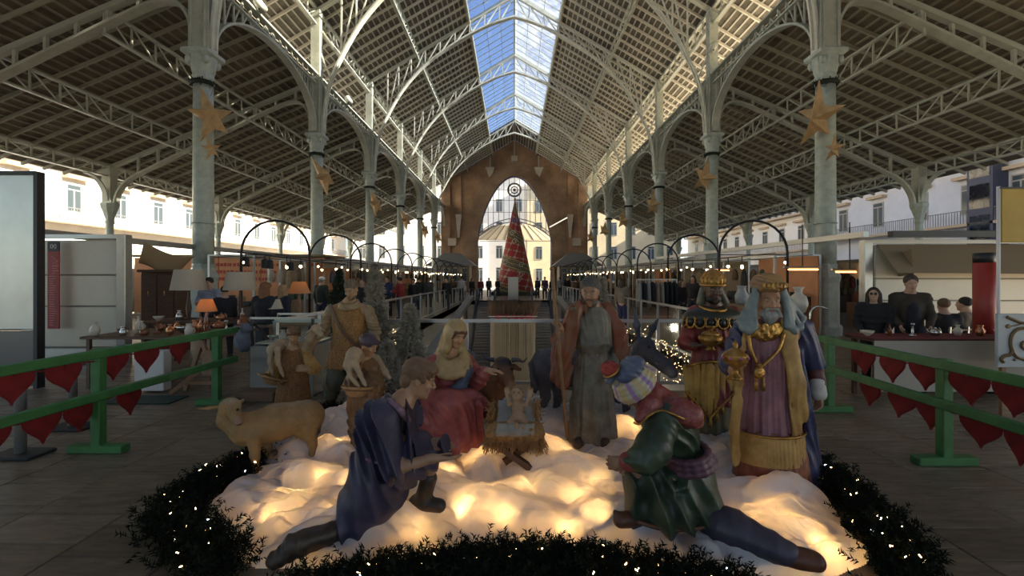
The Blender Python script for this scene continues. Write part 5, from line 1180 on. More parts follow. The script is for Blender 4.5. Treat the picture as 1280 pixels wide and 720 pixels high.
def shepherd_tall():
    b=A(434,509,6.0); r=statue('standing statue of a tall shepherd in ochre tunic with leather shoulder strap',(b.x,6.0,0))
    j=dict(head=A(439,362,5.93),face=(-.10,-1,-.42),neck=A(437,378,6.0),chest=A(436,398,6.02),pelvis=A(433,436,6.02),
      shL=A(414,388,6.02),elL=A(405,412,6.0),wrL=A(392,430,5.84),hdL=(-.2,-.5,-.8),hpL=(.9,0,-.2),hsideL=-1,curlL=.5,
      shR=A(460,388,6.02),elR=A(469,414,6.0),wrR=A(468,436,5.84),hdR=(-.4,-.5,-.7),hpR=(-.9,0,0),hsideR=1,curlR=.5,
      hipL=A(425,444,6.02),knL=A(417,476,5.96),anL=A(413,503,6.0),toL=A(408,508,5.85),hipR=A(443,444,6.02),knR=A(449,476,5.98),anR=A(452,503,6.02),toR=A(455,508,5.87))
    c=Clay(.007); L,R,sp=body(c,j); Rn=np.array(R); c.build('figure',skin_m,r,sp,(.40,.235,.12))
    c=Clay(.006); c.ell(L(0,.018,.052),(.086,.10,.085),Rn,.02); c.ell(L(0,-.11,-.01),(.07,.06,.07),Rn,.012,'s'); c.fold(wav((1,0,.4),95,.008,f2=30)); c.build('hair',mat('ash_brown_hair',(.17,.12,.075),.6,0,.35,18),r)
    c=Clay(.006); c.ell(L(0,-.032,-.085),(.062,.052,.045),Rn,.02); c.ell(L(0,-.10,-.05),(.032,.02,.022),Rn,.01,'s'); c.fold(grain(200,.002)); c.build('beard',MATS['ash_brown_hair'],r)
    x0=b.x; c=Clay(.0085); c.skirt([(.52,x0+.0,6.0,.285,.20),(.8,x0+.01,6.01,.215,.165),(1.0,x0+.02,6.02,.21,.16),(1.22,x0+.02,6.02,.235,.16),(1.33,x0+.02,6.01,.17,.12),(1.37,x0+.02,6.0,.10,.09)],9,.05,seed=12); c.fold(wav((1,0,.1),34,.006,f2=7)); c.build('tunic',pat,r)
    sleeve_part([j['shL'],j['elL'],A(393,426,5.88)],[.078,.072,.05],.02,wav((.3,0,1),50,.009,f2=12),cream_c,r,.0075); sleeve_part([j['shR'],j['elR'],A(469,432,5.88)],[.078,.072,.05],.02,wav((.3,0,1),50,.009,f2=12),cream_c,r,.0075)
    c=Clay(.007)
    for k2,(rr_,dz) in enumerate(((.10,.0),(.115,-.035))):
        nk=A(437,379,5.97); pts=ringpts((nk.x,nk.y,nk.z+dz),rr_,rr_,16,(0,.035)); 
        for p,q in zip(pts,pts[1:]+pts[:1]): c.cone(p,q,.025,.025,.02)
    c.build('neck_scarf',cream_c,r)
    MB().band(catm([A(413,381,5.94),A(420,400,5.845),A(431,418,5.825),A(446,432,5.825),A(455,438,5.88)],5),.04,.014,(.5,0,.8)).obj('strap',cloth('dark_leather',(.12,.06,.03)),r)
    tc=cloth('grey_green_trousers',(.13,.13,.09),(.08,.08,.055))
    for q in 'LR':
        c=Clay(.0085); c.cone(j['hip'+q]+V3((0,0,-.04)),j['kn'+q],.145,.13,.04).cone(j['kn'+q],j['an'+q]+V3((0,0,.03)),.13,.075,.04); c.fold(wav((.7,0,.5),38,.010,f2=8)); c.build('trouser_leg',tc,r)
        c=Clay(.0085); c.cone(j['an'+q],j['to'+q]+V3((0,0,.02)),.055,.05,.03); c.build('shoe',cloth('brown_shoe',(.10,.055,.03)),r)
shepherd_tall()
# ---------------------------------------------------------------- lamb carried over shoulders
def lamb(label,spine,legs,neckp,headp,muz,ear,sc=1.0):
    r=E('lamb',tuple(spine[0]),label,'lamb','lambs carried on shoulders')
    c=Clay(.0065)
    for p,q in zip(spine,spine[1:]): c.cone(p,q,.075*sc,.075*sc,.04)
    c.cone(spine[-1],neckp,.065*sc,.05*sc,.03).cone(neckp,headp,.048*sc,.05*sc,.03).cone(headp,muz,.048*sc,.026*sc,.03)
    d=(V3(muz)-V3(headp)).normalized(); u=d.cross(V3((0,0,1))).normalized()
    for s in (-1,1): e=V3(headp)+u*s*.04*sc; c.cone(e,e+u*s*.06*sc-V3((0,0,.03)),.018*sc,.010*sc,.01)
    for L in legs:
        for p,q,a,d2 in zip(L,L[1:],(.036,.024,.020),(.024,.020,.016)): c.cone(p,q,a*sc,d2*sc,.015)
        c.cone(L[-1],L[-1]+(L[-1]-L[-2]).normalized()*.03,.018*sc,.014*sc,.01)
    c.fold(grain(90,.003)); o=c.build('fleece',wool,r)
    for s in (-1,1): MB().ico(V3(headp)+d*.03*sc+u*s*.037*sc+V3((0,0,.012)),.007*sc,2).obj('eye',MATS['black_hair'],r,True)
    return r
def hat(label,c0,tilt,R_=.16):
    r=E('straw_hat',tuple(c0),label,'hat','straw hats of the young shepherds')
    M=Matrix.Rotation(tilt[0],3,'X')@Matrix.Rotation(tilt[1],3,'Y')
    b=MB().lathe([(.001,-.07),(.05,-.068),(.085,-.05),(.1,-.01),(R_*.9,.0),(R_,.012),(R_*.98,.022),(R_*.88,.012),(.09,.0),(.075,-.04),(.04,-.055),(.001,-.056)],(0,0,0),24)
    obj('hat_shell',[M@V3(v)+V3(c0) for v in b.V],b.F,straw_hat,r,True); 
    b=MB().tube([(.103*math.cos(t*PI/10),.103*math.sin(t*PI/10),-.006) for t in range(20)],.010,6,True); obj('hat_band',[M@V3(v)+V3(c0) for v in b.V],b.F,MATS['dark_leather'],r,True)
def child_left():
    b=A(366,540,5.1); r=statue('statue of a curly-haired child shepherd in ochre fur tunic, left of the tall shepherd',(b.x,5.1,0))
    j=dict(head=A(367,419,5.03),face=(.38,-1,-.55),hs=.92,neck=A(366,437,5.1),chest=A(366,455,5.12),pelvis=A(366,485,5.12),
      shL=A(351,446,5.12),elL=A(341,466,5.1),wrL=A(347,478,4.93),hdL=(.5,-.7,.0),hpL=(0,0,1),hsideL=-1,curlL=.5,hz=1.1,
      shR=A(383,446,5.12),elR=A(394,461,5.06),wrR=A(383,462,4.92),hdR=(-.9,-.2,.2),hpR=(0,.8,-.3),hsideR=-1,curlR=.8,
      hipL=A(359,488,5.12),knL=A(358,512,5.07),anL=A(358,535,5.12),toL=A(354,539,5.0),hipR=A(374,488,5.12),knR=A(375,512,5.07),anR=A(376,535,5.12),toR=A(380,539,5.0))
    c=Clay(.0062); L,R,sp=body(c,j,.78); Rn=np.array(R); c.build('figure',skin_m,r,sp,(.42,.24,.12))
    c=Clay(.005); s=.72; c.ell(L(0,.02,.058),(.094*s,.108*s,.088*s),Rn,.02); c.ell(L(0,-.06,.085),(.065*s,.04*s,.03*s),Rn,.02); c.ell(L(0,-.125,-.008),(.075*s,.062*s,.075*s),Rn,.01,'s'); c.fold(grain(110,.010)); c.build('hair',mat('chestnut_curls',(.17,.09,.04),.6,0,.35,22),r)
    p2=bpy.data.materials.new('ochre_fur_tunic'); p2.use_nodes=True; _pat(p2,(.36,.17,.045),(.13,.055,.02),60)
    x0=b.x; c=Clay(.0075); c.skirt([(.20,x0,5.1,.205,.165),(.45,x0,5.11,.175,.145),(.62,x0,5.12,.155,.13),(.80,x0,5.12,.165,.13),(.88,x0,5.12,.11,.09),(.91,x0,5.11,.07,.07)],15,.06,seed=21); c.fold(grain(60,.006)); c.build('tunic',p2,r)
    sleeve_part([j['shR'],j['elR'],A(387,462,4.97)],[.065,.062,.045],.02,wav((1,0,.3),80,.006),gold_c,r,.0065); sleeve_part([j['shL'],j['elL'],A(345,476,4.98)],[.065,.06,.045],.02,wav((1,0,.3),80,.006),gold_c,r,.0065)
    lamb('pale lamb lying over the shoulders of the curly-haired child shepherd',[A(342,437,5.05),A(352,432,5.2),A(368,434,5.24),A(382,436,5.18)],[[A(340,436,5.0),A(337,452,4.96),A(340,466,4.93)],[A(347,437,4.98),A(348,455,4.93),A(353,467,4.92)]],A(388,424,5.08),A(395,411,5.02),A(402,419,4.93),None,.95)
    hat('pale straw hat held at the hip of the curly-haired child shepherd',A(341,473,4.95),(-.25,.25),.165)
child_left()
def child_right():
    b=A(452,574,4.2); r=statue('statue of a child shepherd in brown robe and dark purple cap, face in profile',(b.x,4.2,0))
    j=dict(head=A(461,432,4.18),face=(1,-.35,-.42),hs=.95,neck=A(455,452,4.22),chest=A(454,470,4.23),pelvis=A(452,505,4.23),
      shL=A(446,460,4.12),elL=A(437,482,4.08),wrL=A(446,492,3.98),hdL=(.9,-.4,.1),hpL=(0,0,1),hsideL=-1,curlL=.5,
      shR=A(466,460,4.30),elR=A(474,483,4.28),wrR=A(463,490,4.12),hdR=(-.8,-.5,.1),hpR=(0,0,1),hsideR=1,curlR=.5,
      hipL=A(447,508,4.2),knL=A(449,538,4.15),anL=A(450,566,4.19),toL=A(448,573,4.06),hipR=A(458,508,4.25),knR=A(460,538,4.2),anR=A(461,566,4.24),toR=A(464,573,4.12))
    c=Clay(.006); L,R,sp=body(c,j,.78); Rn=np.array(R); c.build('figure',skin_m,r,sp,(.44,.24,.12))
    c=Clay(.005); s=.78; c.ell(L(0,.025,.055),(.096*s,.12*s,.085*s),Rn,.02); c.ell(L(0,-.08,.075),(.08*s,.05*s,.025*s),Rn,.02); c.ell(L(0,-.12,-.01),(.10*s,.065*s,.08*s),Rn,.01,'s'); c.fold(wav((.2,1,.6),60,.004)); c.build('cap',cloth('dark_purple_cap',(.085,.055,.065),(.05,.035,.045)),r)
    x0=b.x; c=Clay(.0075); c.skirt([(.13,x0+.02,4.19,.10,.10),(.30,x0+.03,4.2,.14,.12),(.55,x0+.03,4.22,.165,.14),(.75,x0+.03,4.22,.15,.125),(.88,x0+.03,4.22,.13,.11),(.95,x0+.04,4.22,.06,.06)],9,.08,seed=31); c.cone(A(462,480,4.1),A(458,520,4.05),.09,.06,.05); c.fold(wav((.7,0,.7),40,.010,f2=7)); c.build('robe',cloth('brown_ochre_robe',(.24,.12,.045),(.12,.06,.025)),r)
    sleeve_part([j['shR'],j['elR'],A(466,489,4.16)],[.062,.06,.045],.02,wav((1,0,.3),80,.005),MATS['brown_ochre_robe'],r,.006); sleeve_part([j['shL'],j['elL'],A(443,491,4.0)],[.062,.06,.045],.02,wav((1,0,.3),80,.005),MATS['brown_ochre_robe'],r,.006)
    for a,q in ((A(449,556,4.16),A(447,573,4.06)),(A(460,556,4.2),A(464,573,4.12))):
        c=Clay(.006); c.cone(a,V3((a.x,a.y,q.z+.03)),.058,.05,.02).cone(V3((a.x,a.y,q.z+.02)),q,.046,.04,.02); c.build('boot',cloth('ochre_boot',(.33,.17,.05),(.2,.1,.03)),r)
    lamb('pale lamb hanging over the shoulder of the child shepherd in the purple cap',[A(438,456,4.0),A(443,444,4.06),A(455,446,4.36),A(468,452,4.38)],[[A(436,458,3.97),A(438,470,3.93),A(446,480,3.9)],[A(443,452,3.98),A(450,468,3.92),A(455,478,3.9)]],A(474,458,4.36),A(480,466,4.34),A(486,472,4.30),None,.85)
    hat('wide straw hat held by the child shepherd in the purple cap',A(446,486,3.95),(-.18,.05),.135)
child_right()
# ================================================================== animals, manger, baby
hide=mat('sheep_coat',(.47,.34,.20),.7,0,.25,8,bump=.25,bs=60,attr=True)
def sheep():
    r=E('sheep',tuple(A(340,586,3.95)*1)[:2]+(0,),'ochre painted sheep statue standing at the left edge of the snow','sheep')
    c=Clay(.0062); P=lambda x,y,Y:A(x,y,Y)
    c.cone(P(383,520,4.12),P(345,528,4.03),.145,.15,.06).cone(P(345,528,4.03),P(312,536,3.95),.15,.14,.06).cone(P(388,520,4.14),P(385,535,4.12),.115,.11,.04)
    c.cone(P(306,536,3.94),P(286,524,3.92),.115,.085,.05).cone(P(286,524,3.92),P(285,510,3.92),.085,.072,.04)
    H=P(288,508,3.90); c.ell(H,(.078,.08,.072),None,.03); c.cone(H,P(297,525,3.78),.062,.040,.03); c.ell(P(298,528,3.77),(.032,.030,.026),None,.02)
    c.cone(P(278,508,3.93),P(262,510,3.95),.024,.030,.02,flat=((0,0,1),.5)).cone(P(262,510,3.95),P(248,511,3.96),.030,.010,.02,flat=((0,0,1),.5)); c.cone(P(297,505,3.95),P(304,500,4.02),.02,.014,.02)
    for L in ([(318,548,3.86),(319,570,3.85),(320,590,3.86)],[(330,548,4.06),(336,566,4.04),(343,566,3.98)],[(388,535,4.05),(391,556,4.09),(389,575,4.06)],[(378,538,4.2),(373,556,4.24),(364,572,4.2)]):
        for i,(p,q) in enumerate(zip(L,L[1:])): c.cone(P(*p),P(*q),(.062,.034)[i],(.034,.024)[i],.03)
        c.cone(P(*L[-1]),P(*L[-1])+V3((-.02,-.03,-.02)),.026,.022,.01)
    c.cone(P(397,516,4.14),P(399,540,4.10),.022,.012,.02)
    c.fold(grain(55,.004)); c.fold(grain(150,.0015))
    c.build('sheep_body',hide,r,[(P(298,527,3.75),.05,(.36,.20,.14),.5),(P(299,531,3.75),(.03,.03,.007),(.10,.04,.03),.5),(P(320,592,3.86),.05,(.12,.08,.05),.4),(P(389,577,4.06),.05,(.12,.08,.05),.4),(P(364,574,4.2),.06,(.12,.07,.05),.4),(P(343,566,3.98),.05,(.08,.05,.04),.4),(P(399,540,4.1),.07,(.08,.06,.04),.5),(P(350,498,4.05),(.5,.3,.075),(.40,.33,.22),.8),(P(288,500,3.9),(.1,.1,.05),(.38,.31,.21),.8)],(.37,.215,.08))
    MB().ico(P(283,511,3.825),.012,2).obj('eye',MATS['black_hair'],r,True); MB().ico(P(297,512,3.815),.012,2).obj('eye',MATS['black_hair'],r,True)
sheep()
oxm=mat('ox_coat',(.2,.1,.04),.6,0,.3,10,bump=.2,bs=60,attr=True)
def ox():
    P=A; r=E('ox_statue',(P(600,520,5.1).x,5.1,0),'brown ox statue lying behind the manger, head turned to the right','ox')
    c=Clay(.0075); c.cone(P(560,500,5.3),P(600,492,5.1),.25,.24,.08).cone(P(600,492,5.1),P(616,482,4.95),.22,.17,.08).cone(P(616,482,4.95),P(628,466,4.85),.16,.11,.06)
    c.cone(P(630,462,4.82),P(634,474,4.70),.095,.07,.04).cone(P(634,474,4.70),P(637,482,4.66),.065,.055,.04); c.ell(P(628,453,4.85),(.09,.08,.06),None,.04)
    c.cone(P(642,458,4.85),P(650,462,4.86),.03,.02,.02); c.cone(P(618,458,4.85),P(611,463,4.88),.03,.02,.02)
    c.cone(P(610,505,4.9),P(622,516,4.75),.08,.05,.04); c.fold(grain(60,.004))
    c.build('ox_body',oxm,r,[(P(632,452,4.82),(.16,.14,.07),(.035,.03,.035),.6),(P(637,482,4.64),.07,(.30,.18,.09),.5)],(.19,.085,.035))
    hm=mat('dark_horn',(.06,.055,.06),.4)
    for L in ([P(640,450,4.84),P(648,450,4.83),P(654,452,4.82),P(659,447,4.80)],[P(618,450,4.86),P(611,449,4.86),P(605,447,4.86),P(602,441,4.85)]): MB().tube(catm(L,4),[.03-.0022*i for i in range(13)],8).obj('horn',hm,r,True)
    for x in (623,640): MB().ico(P(x,461,4.745),.014,2).obj('eye',MATS['black_hair'],r,True)
ox()
dk=mat('donkey_coat',(.1,.1,.13),.6,0,.3,12,bump=.2,bs=60,attr=True)
def donkey():
    P=A; r=E('donkey',(P(735,540,5.3).x,5.3,0),'blue-grey donkey statue standing behind the man with the staff','donkey')
    c=Clay(.008); c.cone(P(685,458,5.35),P(740,462,5.35),.21,.22,.08).cone(P(740,462,5.35),P(780,458,5.30),.22,.19,.08).cone(P(783,455,5.25),P(802,440,5.1),.15,.11,.06)
    c.cone(P(803,436,5.0),P(830,456,4.85),.105,.075,.05).cone(P(830,456,4.85),P(840,466,4.80),.072,.06,.04); c.ell(P(806,432,5.0),(.11,.10,.09),None,.04)
    for L in ([(678,465,5.3),(682,495,5.28),(676,520,5.32)],[(695,465,5.45),(698,495,5.45),(694,515,5.45)],[(780,470,5.25),(783,498,5.22),(783,522,5.24)],[(770,470,5.42),(770,500,5.42),(770,518,5.42)]):
        for i,(p,q) in enumerate(zip(L,L[1:])): c.cone(P(*p),P(*q),(.12,.055)[i],(.055,.038)[i],.04)
        c.cone(P(*L[-1]),P(*L[-1])+V3((0,-.02,-.05)),.042,.05,.02)
    for L in ([(798,422,5.0),(796,406,4.98),(792,384,4.96)],[(811,422,5.0),(816,410,4.98),(823,398,4.96)]):
        c.cone(P(*L[0]),P(*L[1]),.024,.036,.02,flat=((0,1,0),.5)).cone(P(*L[1]),P(*L[2]),.036,.010,.02,flat=((0,1,0),.5))
    for p,q in (((672,440,5.3),(663,455,5.25)),((663,455,5.25),(664,470,5.2))): c.cone(P(*p),P(*q),.026,.018,.02)
    c.cone(P(664,470,5.2),P(668,484,5.2),.02,.045,.02).cone(P(668,484,5.2),P(669,490,5.2),.045,.02,.02)
    c.fold(grain(70,.003))
    c.build('donkey_body',dk,r,[(P(838,466,4.78),.09,(.20,.19,.18),.5),(P(668,484,5.2),.07,(.03,.03,.035),.4),(P(796,398,4.95),(.05,.1,.15),(.13,.13,.17),.5)],(.075,.073,.085))
    for x,y in ((811,434),): MB().ico(P(x,y,4.89),.018,2).obj('eye',MATS['black_hair'],r,True)
    c=Clay(.007); c.cone(P(803,424,5.05),P(785,440,5.22),.03,.035,.02); c.fold(grain(150,.006)); c.build('mane',MATS['black_hair'],r)
donkey()
# ---- manger and baby
def manger():
    P=A; r=E('manger',tuple(P(643,590,3.9)),'straw-filled wooden manger on crossed legs in the middle of the snow','manger')
    wd=mat('manger_wood',(.13,.07,.035),.7,0,.4,14,stretch=(1,1,6)); st=mat('straw',(.36,.19,.06),.7,0,.4,30)
    z0=.36; 
    c=Clay(.009); c.cone(P(622,542,3.86),P(665,542,3.86),.075,.075,.04).cone(P(630,524,4.1),P(658,524,4.1),.11,.11,.05).cone(P(620,540,3.78),P(668,540,3.78),.085,.085,.04); c.ell(P(644,508,4.0),(.13,.2,.06),None,.05,'s'); c.fold(grain(50,.01)); c.build('straw_bed',st,r)
    rr=random.Random(9); m=MB()
    for i in range(620):
        u=rr.uniform(-1,1); side=rr.random()
        if side<.62: a=P(643+u*30,rr.uniform(532,541),3.80+rr.uniform(-.05,.05)); b=a+V3((u*.06+rr.uniform(-.03,.03),rr.uniform(-.10,-.03),-rr.uniform(.08,.17)))
        else:
            s=rr.choice((-1,1)); a=P(643+s*rr.uniform(20,31),rr.uniform(500,538),rr.uniform(3.8,4.1)); b=a+V3((s*rr.uniform(.0,.06),rr.uniform(-.08,.05),rr.uniform(-.12,.06)))
        m.bar(a,b,.006,.005)
    m.obj('loose_straw',st,r)['kind']='stuff'
    for a,b in ((P(628,560,3.78),P(664,586,3.70)),(P(660,556,3.9),P(630,578,3.84)),(P(628,556,4.1),P(660,575,4.1))): bar('leg',a,b,.05,.05,wd,r)
    bar('cross_bar',P(612,556,3.86),P(674,556,3.86),.04,.05,wd,r)
    cl=Clay(.0065); cl.box(P(645,521,3.88),(.16,.20,.022),np.array(Matrix.Rotation(math.radians(24),3,'X')),.012,.01); cl.box(P(645,537,3.715),(.155,.012,.05),np.array(Matrix.Rotation(math.radians(-15),3,'X')),.008,.01); cl.fold(wav((1,.2,0),60,.006,f2=8)); cl.fold(wav((.2,1,0),40,.005))
    tag(cl.build('swaddling_cloth',cloth('grey_white_cloth',(.38,.35,.29),(.27,.25,.21)),None),'grey-white cloth spread on the straw of the manger','cloth')
    b=statue('statue of a naked baby lying on the cloth in the manger, arms raised',tuple(P(648,520,3.88)))
    c=Clay(.0042); H=P(646,494,3.93); R=basis((-.05,-.72,.55)); Rn=np.array(R); s=.50
    L=lambda x,y,z:H+R@(V3((x,y,z))*s)
    c.ell(H,(.058,.058,.064),Rn,.01).ell(L(0,-.05,-.06),(.04,.035,.03),Rn,.02).ell(L(0,-.13,-.03),(.009,.012,.010),Rn,.01)
    for q in (-1,1): c.ell(L(q*.04,-.115,.0),(.008,.005,.005),Rn,.003,'s').ell(L(q*.118,.0,-.01),(.006,.012,.016),Rn,.005)
    ch=P(647,508,3.92); pe=P(648,521,3.86)
    c.cone(H,ch,.035,.045,.02).cone(ch,pe,.052,.048,.03)
    for q,el,wr,ds,hs in ((-1,P(636,505,3.88),P(634,494,3.88),(-.1,.0,1),1),(1,P(658,506,3.88),P(662,495,3.88),(.2,.0,1),-1)):
        shp=ch+V3((q*.045,0,.02)); c.cone(shp,el,.024,.019,.01).cone(el,wr,.019,.014,.01); hand(c,wr,ds,(0,-1,.2),hs,.52,.35)
    for q,kn,an in ((-1,P(638,528,3.78),P(647,533,3.72)),(1,P(657,529,3.79),P(652,538,3.72))): c.cone(pe+V3((q*.025,-.01,0)),kn,.034,.026,.015).cone(kn,an,.026,.017,.01).cone(an,an+V3((q*.01,-.015,.03)),.016,.012,.01)
    c.build('figure',skin_m,b,[(L(0,-.118,-.062),(.014,.012,.005),(.40,.12,.09),.5)]+[(L(q*.04,-.112,.0),(.009,.01,.005),(.08,.05,.04),.4) for q in (-1,1)],(.50,.31,.18))
    c=Clay(.0045); c.ell(L(0,.02,.03),(.060,.058,.060),Rn,.01).ell(L(0,-.13,-.05),(.06,.055,.075),Rn,.01,'s'); c.fold(grain(230,.003)); c.build('hair',mat('golden_brown_hair',(.30,.17,.07),.6,0,.3,30),b)
manger()
# ================================================================== glowing snow, garland, string lights
SNOW=[(-2.2,3.3),(-1.95,2.95),(-1.52,2.68),(-1.0,2.70),(-.4,2.80),(.3,2.82),(.9,2.72),(1.35,2.60),(1.75,2.56),(2.12,2.78),(2.32,3.2),(2.45,3.8),(2.75,4.5),(2.85,5.4),(2.2,5.9),(0,6.0),(-1.6,5.9),(-2.45,5.4),(-2.35,4.4)]
def _poly_dist(X,Y,P):
    P=np.array(P); d=np.full(X.shape,9.0); ins=np.zeros(X.shape,bool)
    for a,b in zip(P,np.roll(P,-1,0)):
        ab=b-a; t=np.clip(((X-a[0])*ab[0]+(Y-a[1])*ab[1])/(ab@ab),0,1); d=np.minimum(d,np.hypot(X-a[0]-t*ab[0],Y-a[1]-t*ab[1]))
        c=((a[1]>Y)!=(b[1]>Y))&(X<(b[0]-a[0])*(Y-a[1])/(b[1]-a[1]+1e-12)+a[0]); ins^=c
    return np.where(ins,d,-d)
def _noise(X,Y,sc,seed):
    r=np.random.RandomState(seed); G=r.rand(64,64); x=X*sc+31; y=Y*sc+17; i=np.floor(x).astype(int); j=np.floor(y).astype(int); u=x-i; v=y-j; u=u*u*(3-2*u); v=v*v*(3-2*v)
    g=lambda a,b:G[a%64,b%64]
    return (g(i,j)*(1-u)+g(i+1,j)*u)*(1-v)+(g(i,j+1)*(1-u)+g(i+1,j+1)*u)*v
def snow_h(X,Y):
    X=np.asarray(X,float); Y=np.asarray(Y,float)
    d=_poly_dist(X,Y,SNOW)+.10*(_noise(X,Y,3.2,5)-.5)
    wx=X+.25*_noise(X,Y,1.3,8); wy=Y+.25*_noise(X,Y,1.3,9)
    bil=np.abs(_noise(wx,wy,2.3,1)-.5)*2; b2=np.abs(_noise(wx,wy,5.0,2)-.5)*2; b3=_noise(wx,wy,13,3); b4=np.abs(_noise(X*.5+Y,Y-X*.3,11,4)-.5)
    b5=np.abs(_noise(wx+.1*b3,wy,9,6)-.5)*2; b6=np.abs(_noise(X+.2*b2,Y*1.4+.1*b3,19,7)-.5)*2; h=.04+.19*bil+.085*b2+.015*b3+.050*b4+.020*b5+.010*b6
    e=np.clip(d/.42,0,1); return h*np.sqrt(e*(2-e))+(-.02)*(e<=0)
def snow():
    nx,ny=420,275; xs=np.linspace(-2.6,3.0,nx); ys=np.linspace(2.45,6.1,ny); X,Y=np.meshgrid(xs,ys,indexing='ij'); H=snow_h(X,Y)
    V=np.stack([X.ravel(),Y.ravel(),H.ravel()],1); idx=np.arange(nx*ny).reshape(nx,ny)
    Q=np.stack([idx[:-1,:-1],idx[1:,:-1],idx[1:,1:],idx[:-1,1:]],-1).reshape(-1,4)
    keep=(H.ravel()[Q]>-.015).any(1); Q=Q[keep]; used=np.unique(Q); mp=np.full(len(V),-1); mp[used]=np.arange(len(used)); V=V[used]; Q=mp[Q]
    m=bpy.data.materials.new('cotton_snow'); m.use_nodes=True; N=m.node_tree.nodes; L=m.node_tree.links; N.remove(N['Principled BSDF'])
    d=N.new('ShaderNodeBsdfDiffuse'); d.inputs[0].default_value=(.80,.80,.80,1); t=N.new('ShaderNodeBsdfTranslucent'); t.inputs[0].default_value=(.85,.80,.70,1)
    mx=N.new('ShaderNodeMixShader'); tc=N.new('ShaderNodeTexCoord'); n=N.new('ShaderNodeTexNoise'); n.inputs['Scale'].default_value=7; n.inputs['Detail'].default_value=6; n.inputs['Roughness'].default_value=.65; L.new(tc.outputs['Object'],n.inputs['Vector'])
    mr=N.new('ShaderNodeMapRange'); mr.inputs[1].default_value=.3; mr.inputs[2].default_value=.7; mr.inputs[3].default_value=.08; mr.inputs[4].default_value=.65; L.new(n.outputs['Fac'],mr.inputs[0]); L.new(mr.outputs[0],mx.inputs[0]); L.new(d.outputs[0],mx.inputs[1]); L.new(t.outputs[0],mx.inputs[2])
    n2=N.new('ShaderNodeTexNoise'); n2.inputs['Scale'].default_value=28; n2.inputs['Detail'].default_value=6; L.new(tc.outputs['Object'],n2.inputs['Vector']); bp=N.new('ShaderNodeBump'); bp.inputs['Strength'].default_value=.35; bp.inputs['Distance'].default_value=.02; L.new(n2.outputs['Fac'],bp.inputs['Height']); L.new(bp.outputs[0],d.inputs['Normal'])
    L.new(mx.outputs[0],N['Material Output'].inputs['Surface'])
    o=obj('snow_blanket',V,Q,m,None,True); tag(o,'billowy white cotton snow lit from below by warm lamps, under the statues','snow',None,'stuff')
snow()
def lampspots():
    R=random.Random(4); pts=[A(x,y,Y) for x,y,Y in [(470,527,5.0),(422,556,4.3),(400,590,3.7),(372,610,3.45),(440,600,3.6),(612,606,3.5),(600,570,4.0),(630,640,3.1),(660,610,3.5),(705,585,3.9),(700,560,4.2),(720,620,3.35),(745,600,3.55),(745,640,3.05),(790,530,4.6),(705,650,3.0),(580,640,3.15),(660,560,4.4),(930,600,3.55),(960,630,3.2),(990,655,3.0),(1020,670,2.85),(950,665,3.0),(345,640,3.1),(420,640,3.15),(560,600,3.7),(830,560,4.3),(1035,690,2.72),(520,655,2.98),(650,525,5.0)]]
    ANC=[('the sheep',A(330,575,3.95)),('the shepherd kneeling in blue',A(480,640,2.95)),('the king kneeling in green',A(840,655,2.92)),('the manger',A(643,588,3.9)),('the seated woman',A(560,555,4.3)),('the man with the staff',A(740,553,4.4)),('the grey-bearded king',A(965,605,3.6)),('the child in the purple cap',A(452,574,4.2)),('the shoe of the king in green',A(1010,700,2.6))]; cntr={}; O9=['closest','second closest','third closest','fourth closest','fifth closest','sixth closest','seventh closest','eighth closest']
    near=lambda p:min(ANC,key=lambda q:(q[1]-p).length)
    pts.sort(key=lambda p:(near(p)[1]-p).length)
    wb=mat('lamp_glass',(1,.8,.5),.4,emit=(1,.62,.26),es=25)
    for i,p in enumerate(pts):
        h=float(snow_h(p.x,p.y)); z=max(.02,h-.085)
        o=tag(MB().ico((p.x,p.y,z),.012,1).obj('lamp_bulb',wb),'warm lamp glowing through the snow, %s to %s'%(O9[cntr.setdefault(near(p)[0],0)],near(p)[0]),'lamp','lamps under the snow'); cntr[near(p)[0]]+=1
        l=bpy.data.lights.new('lamp_light','POINT'); l.energy=LAMP_W*R.uniform(.6,1.5); l.color=(1,.56,.21); l.shadow_soft_size=.012; lo=bpy.data.objects.new('lamp_light',l); COL.objects.link(lo); lo.location=(p.x,p.y,z+.0)
LAMP_W=5.0
lampspots()
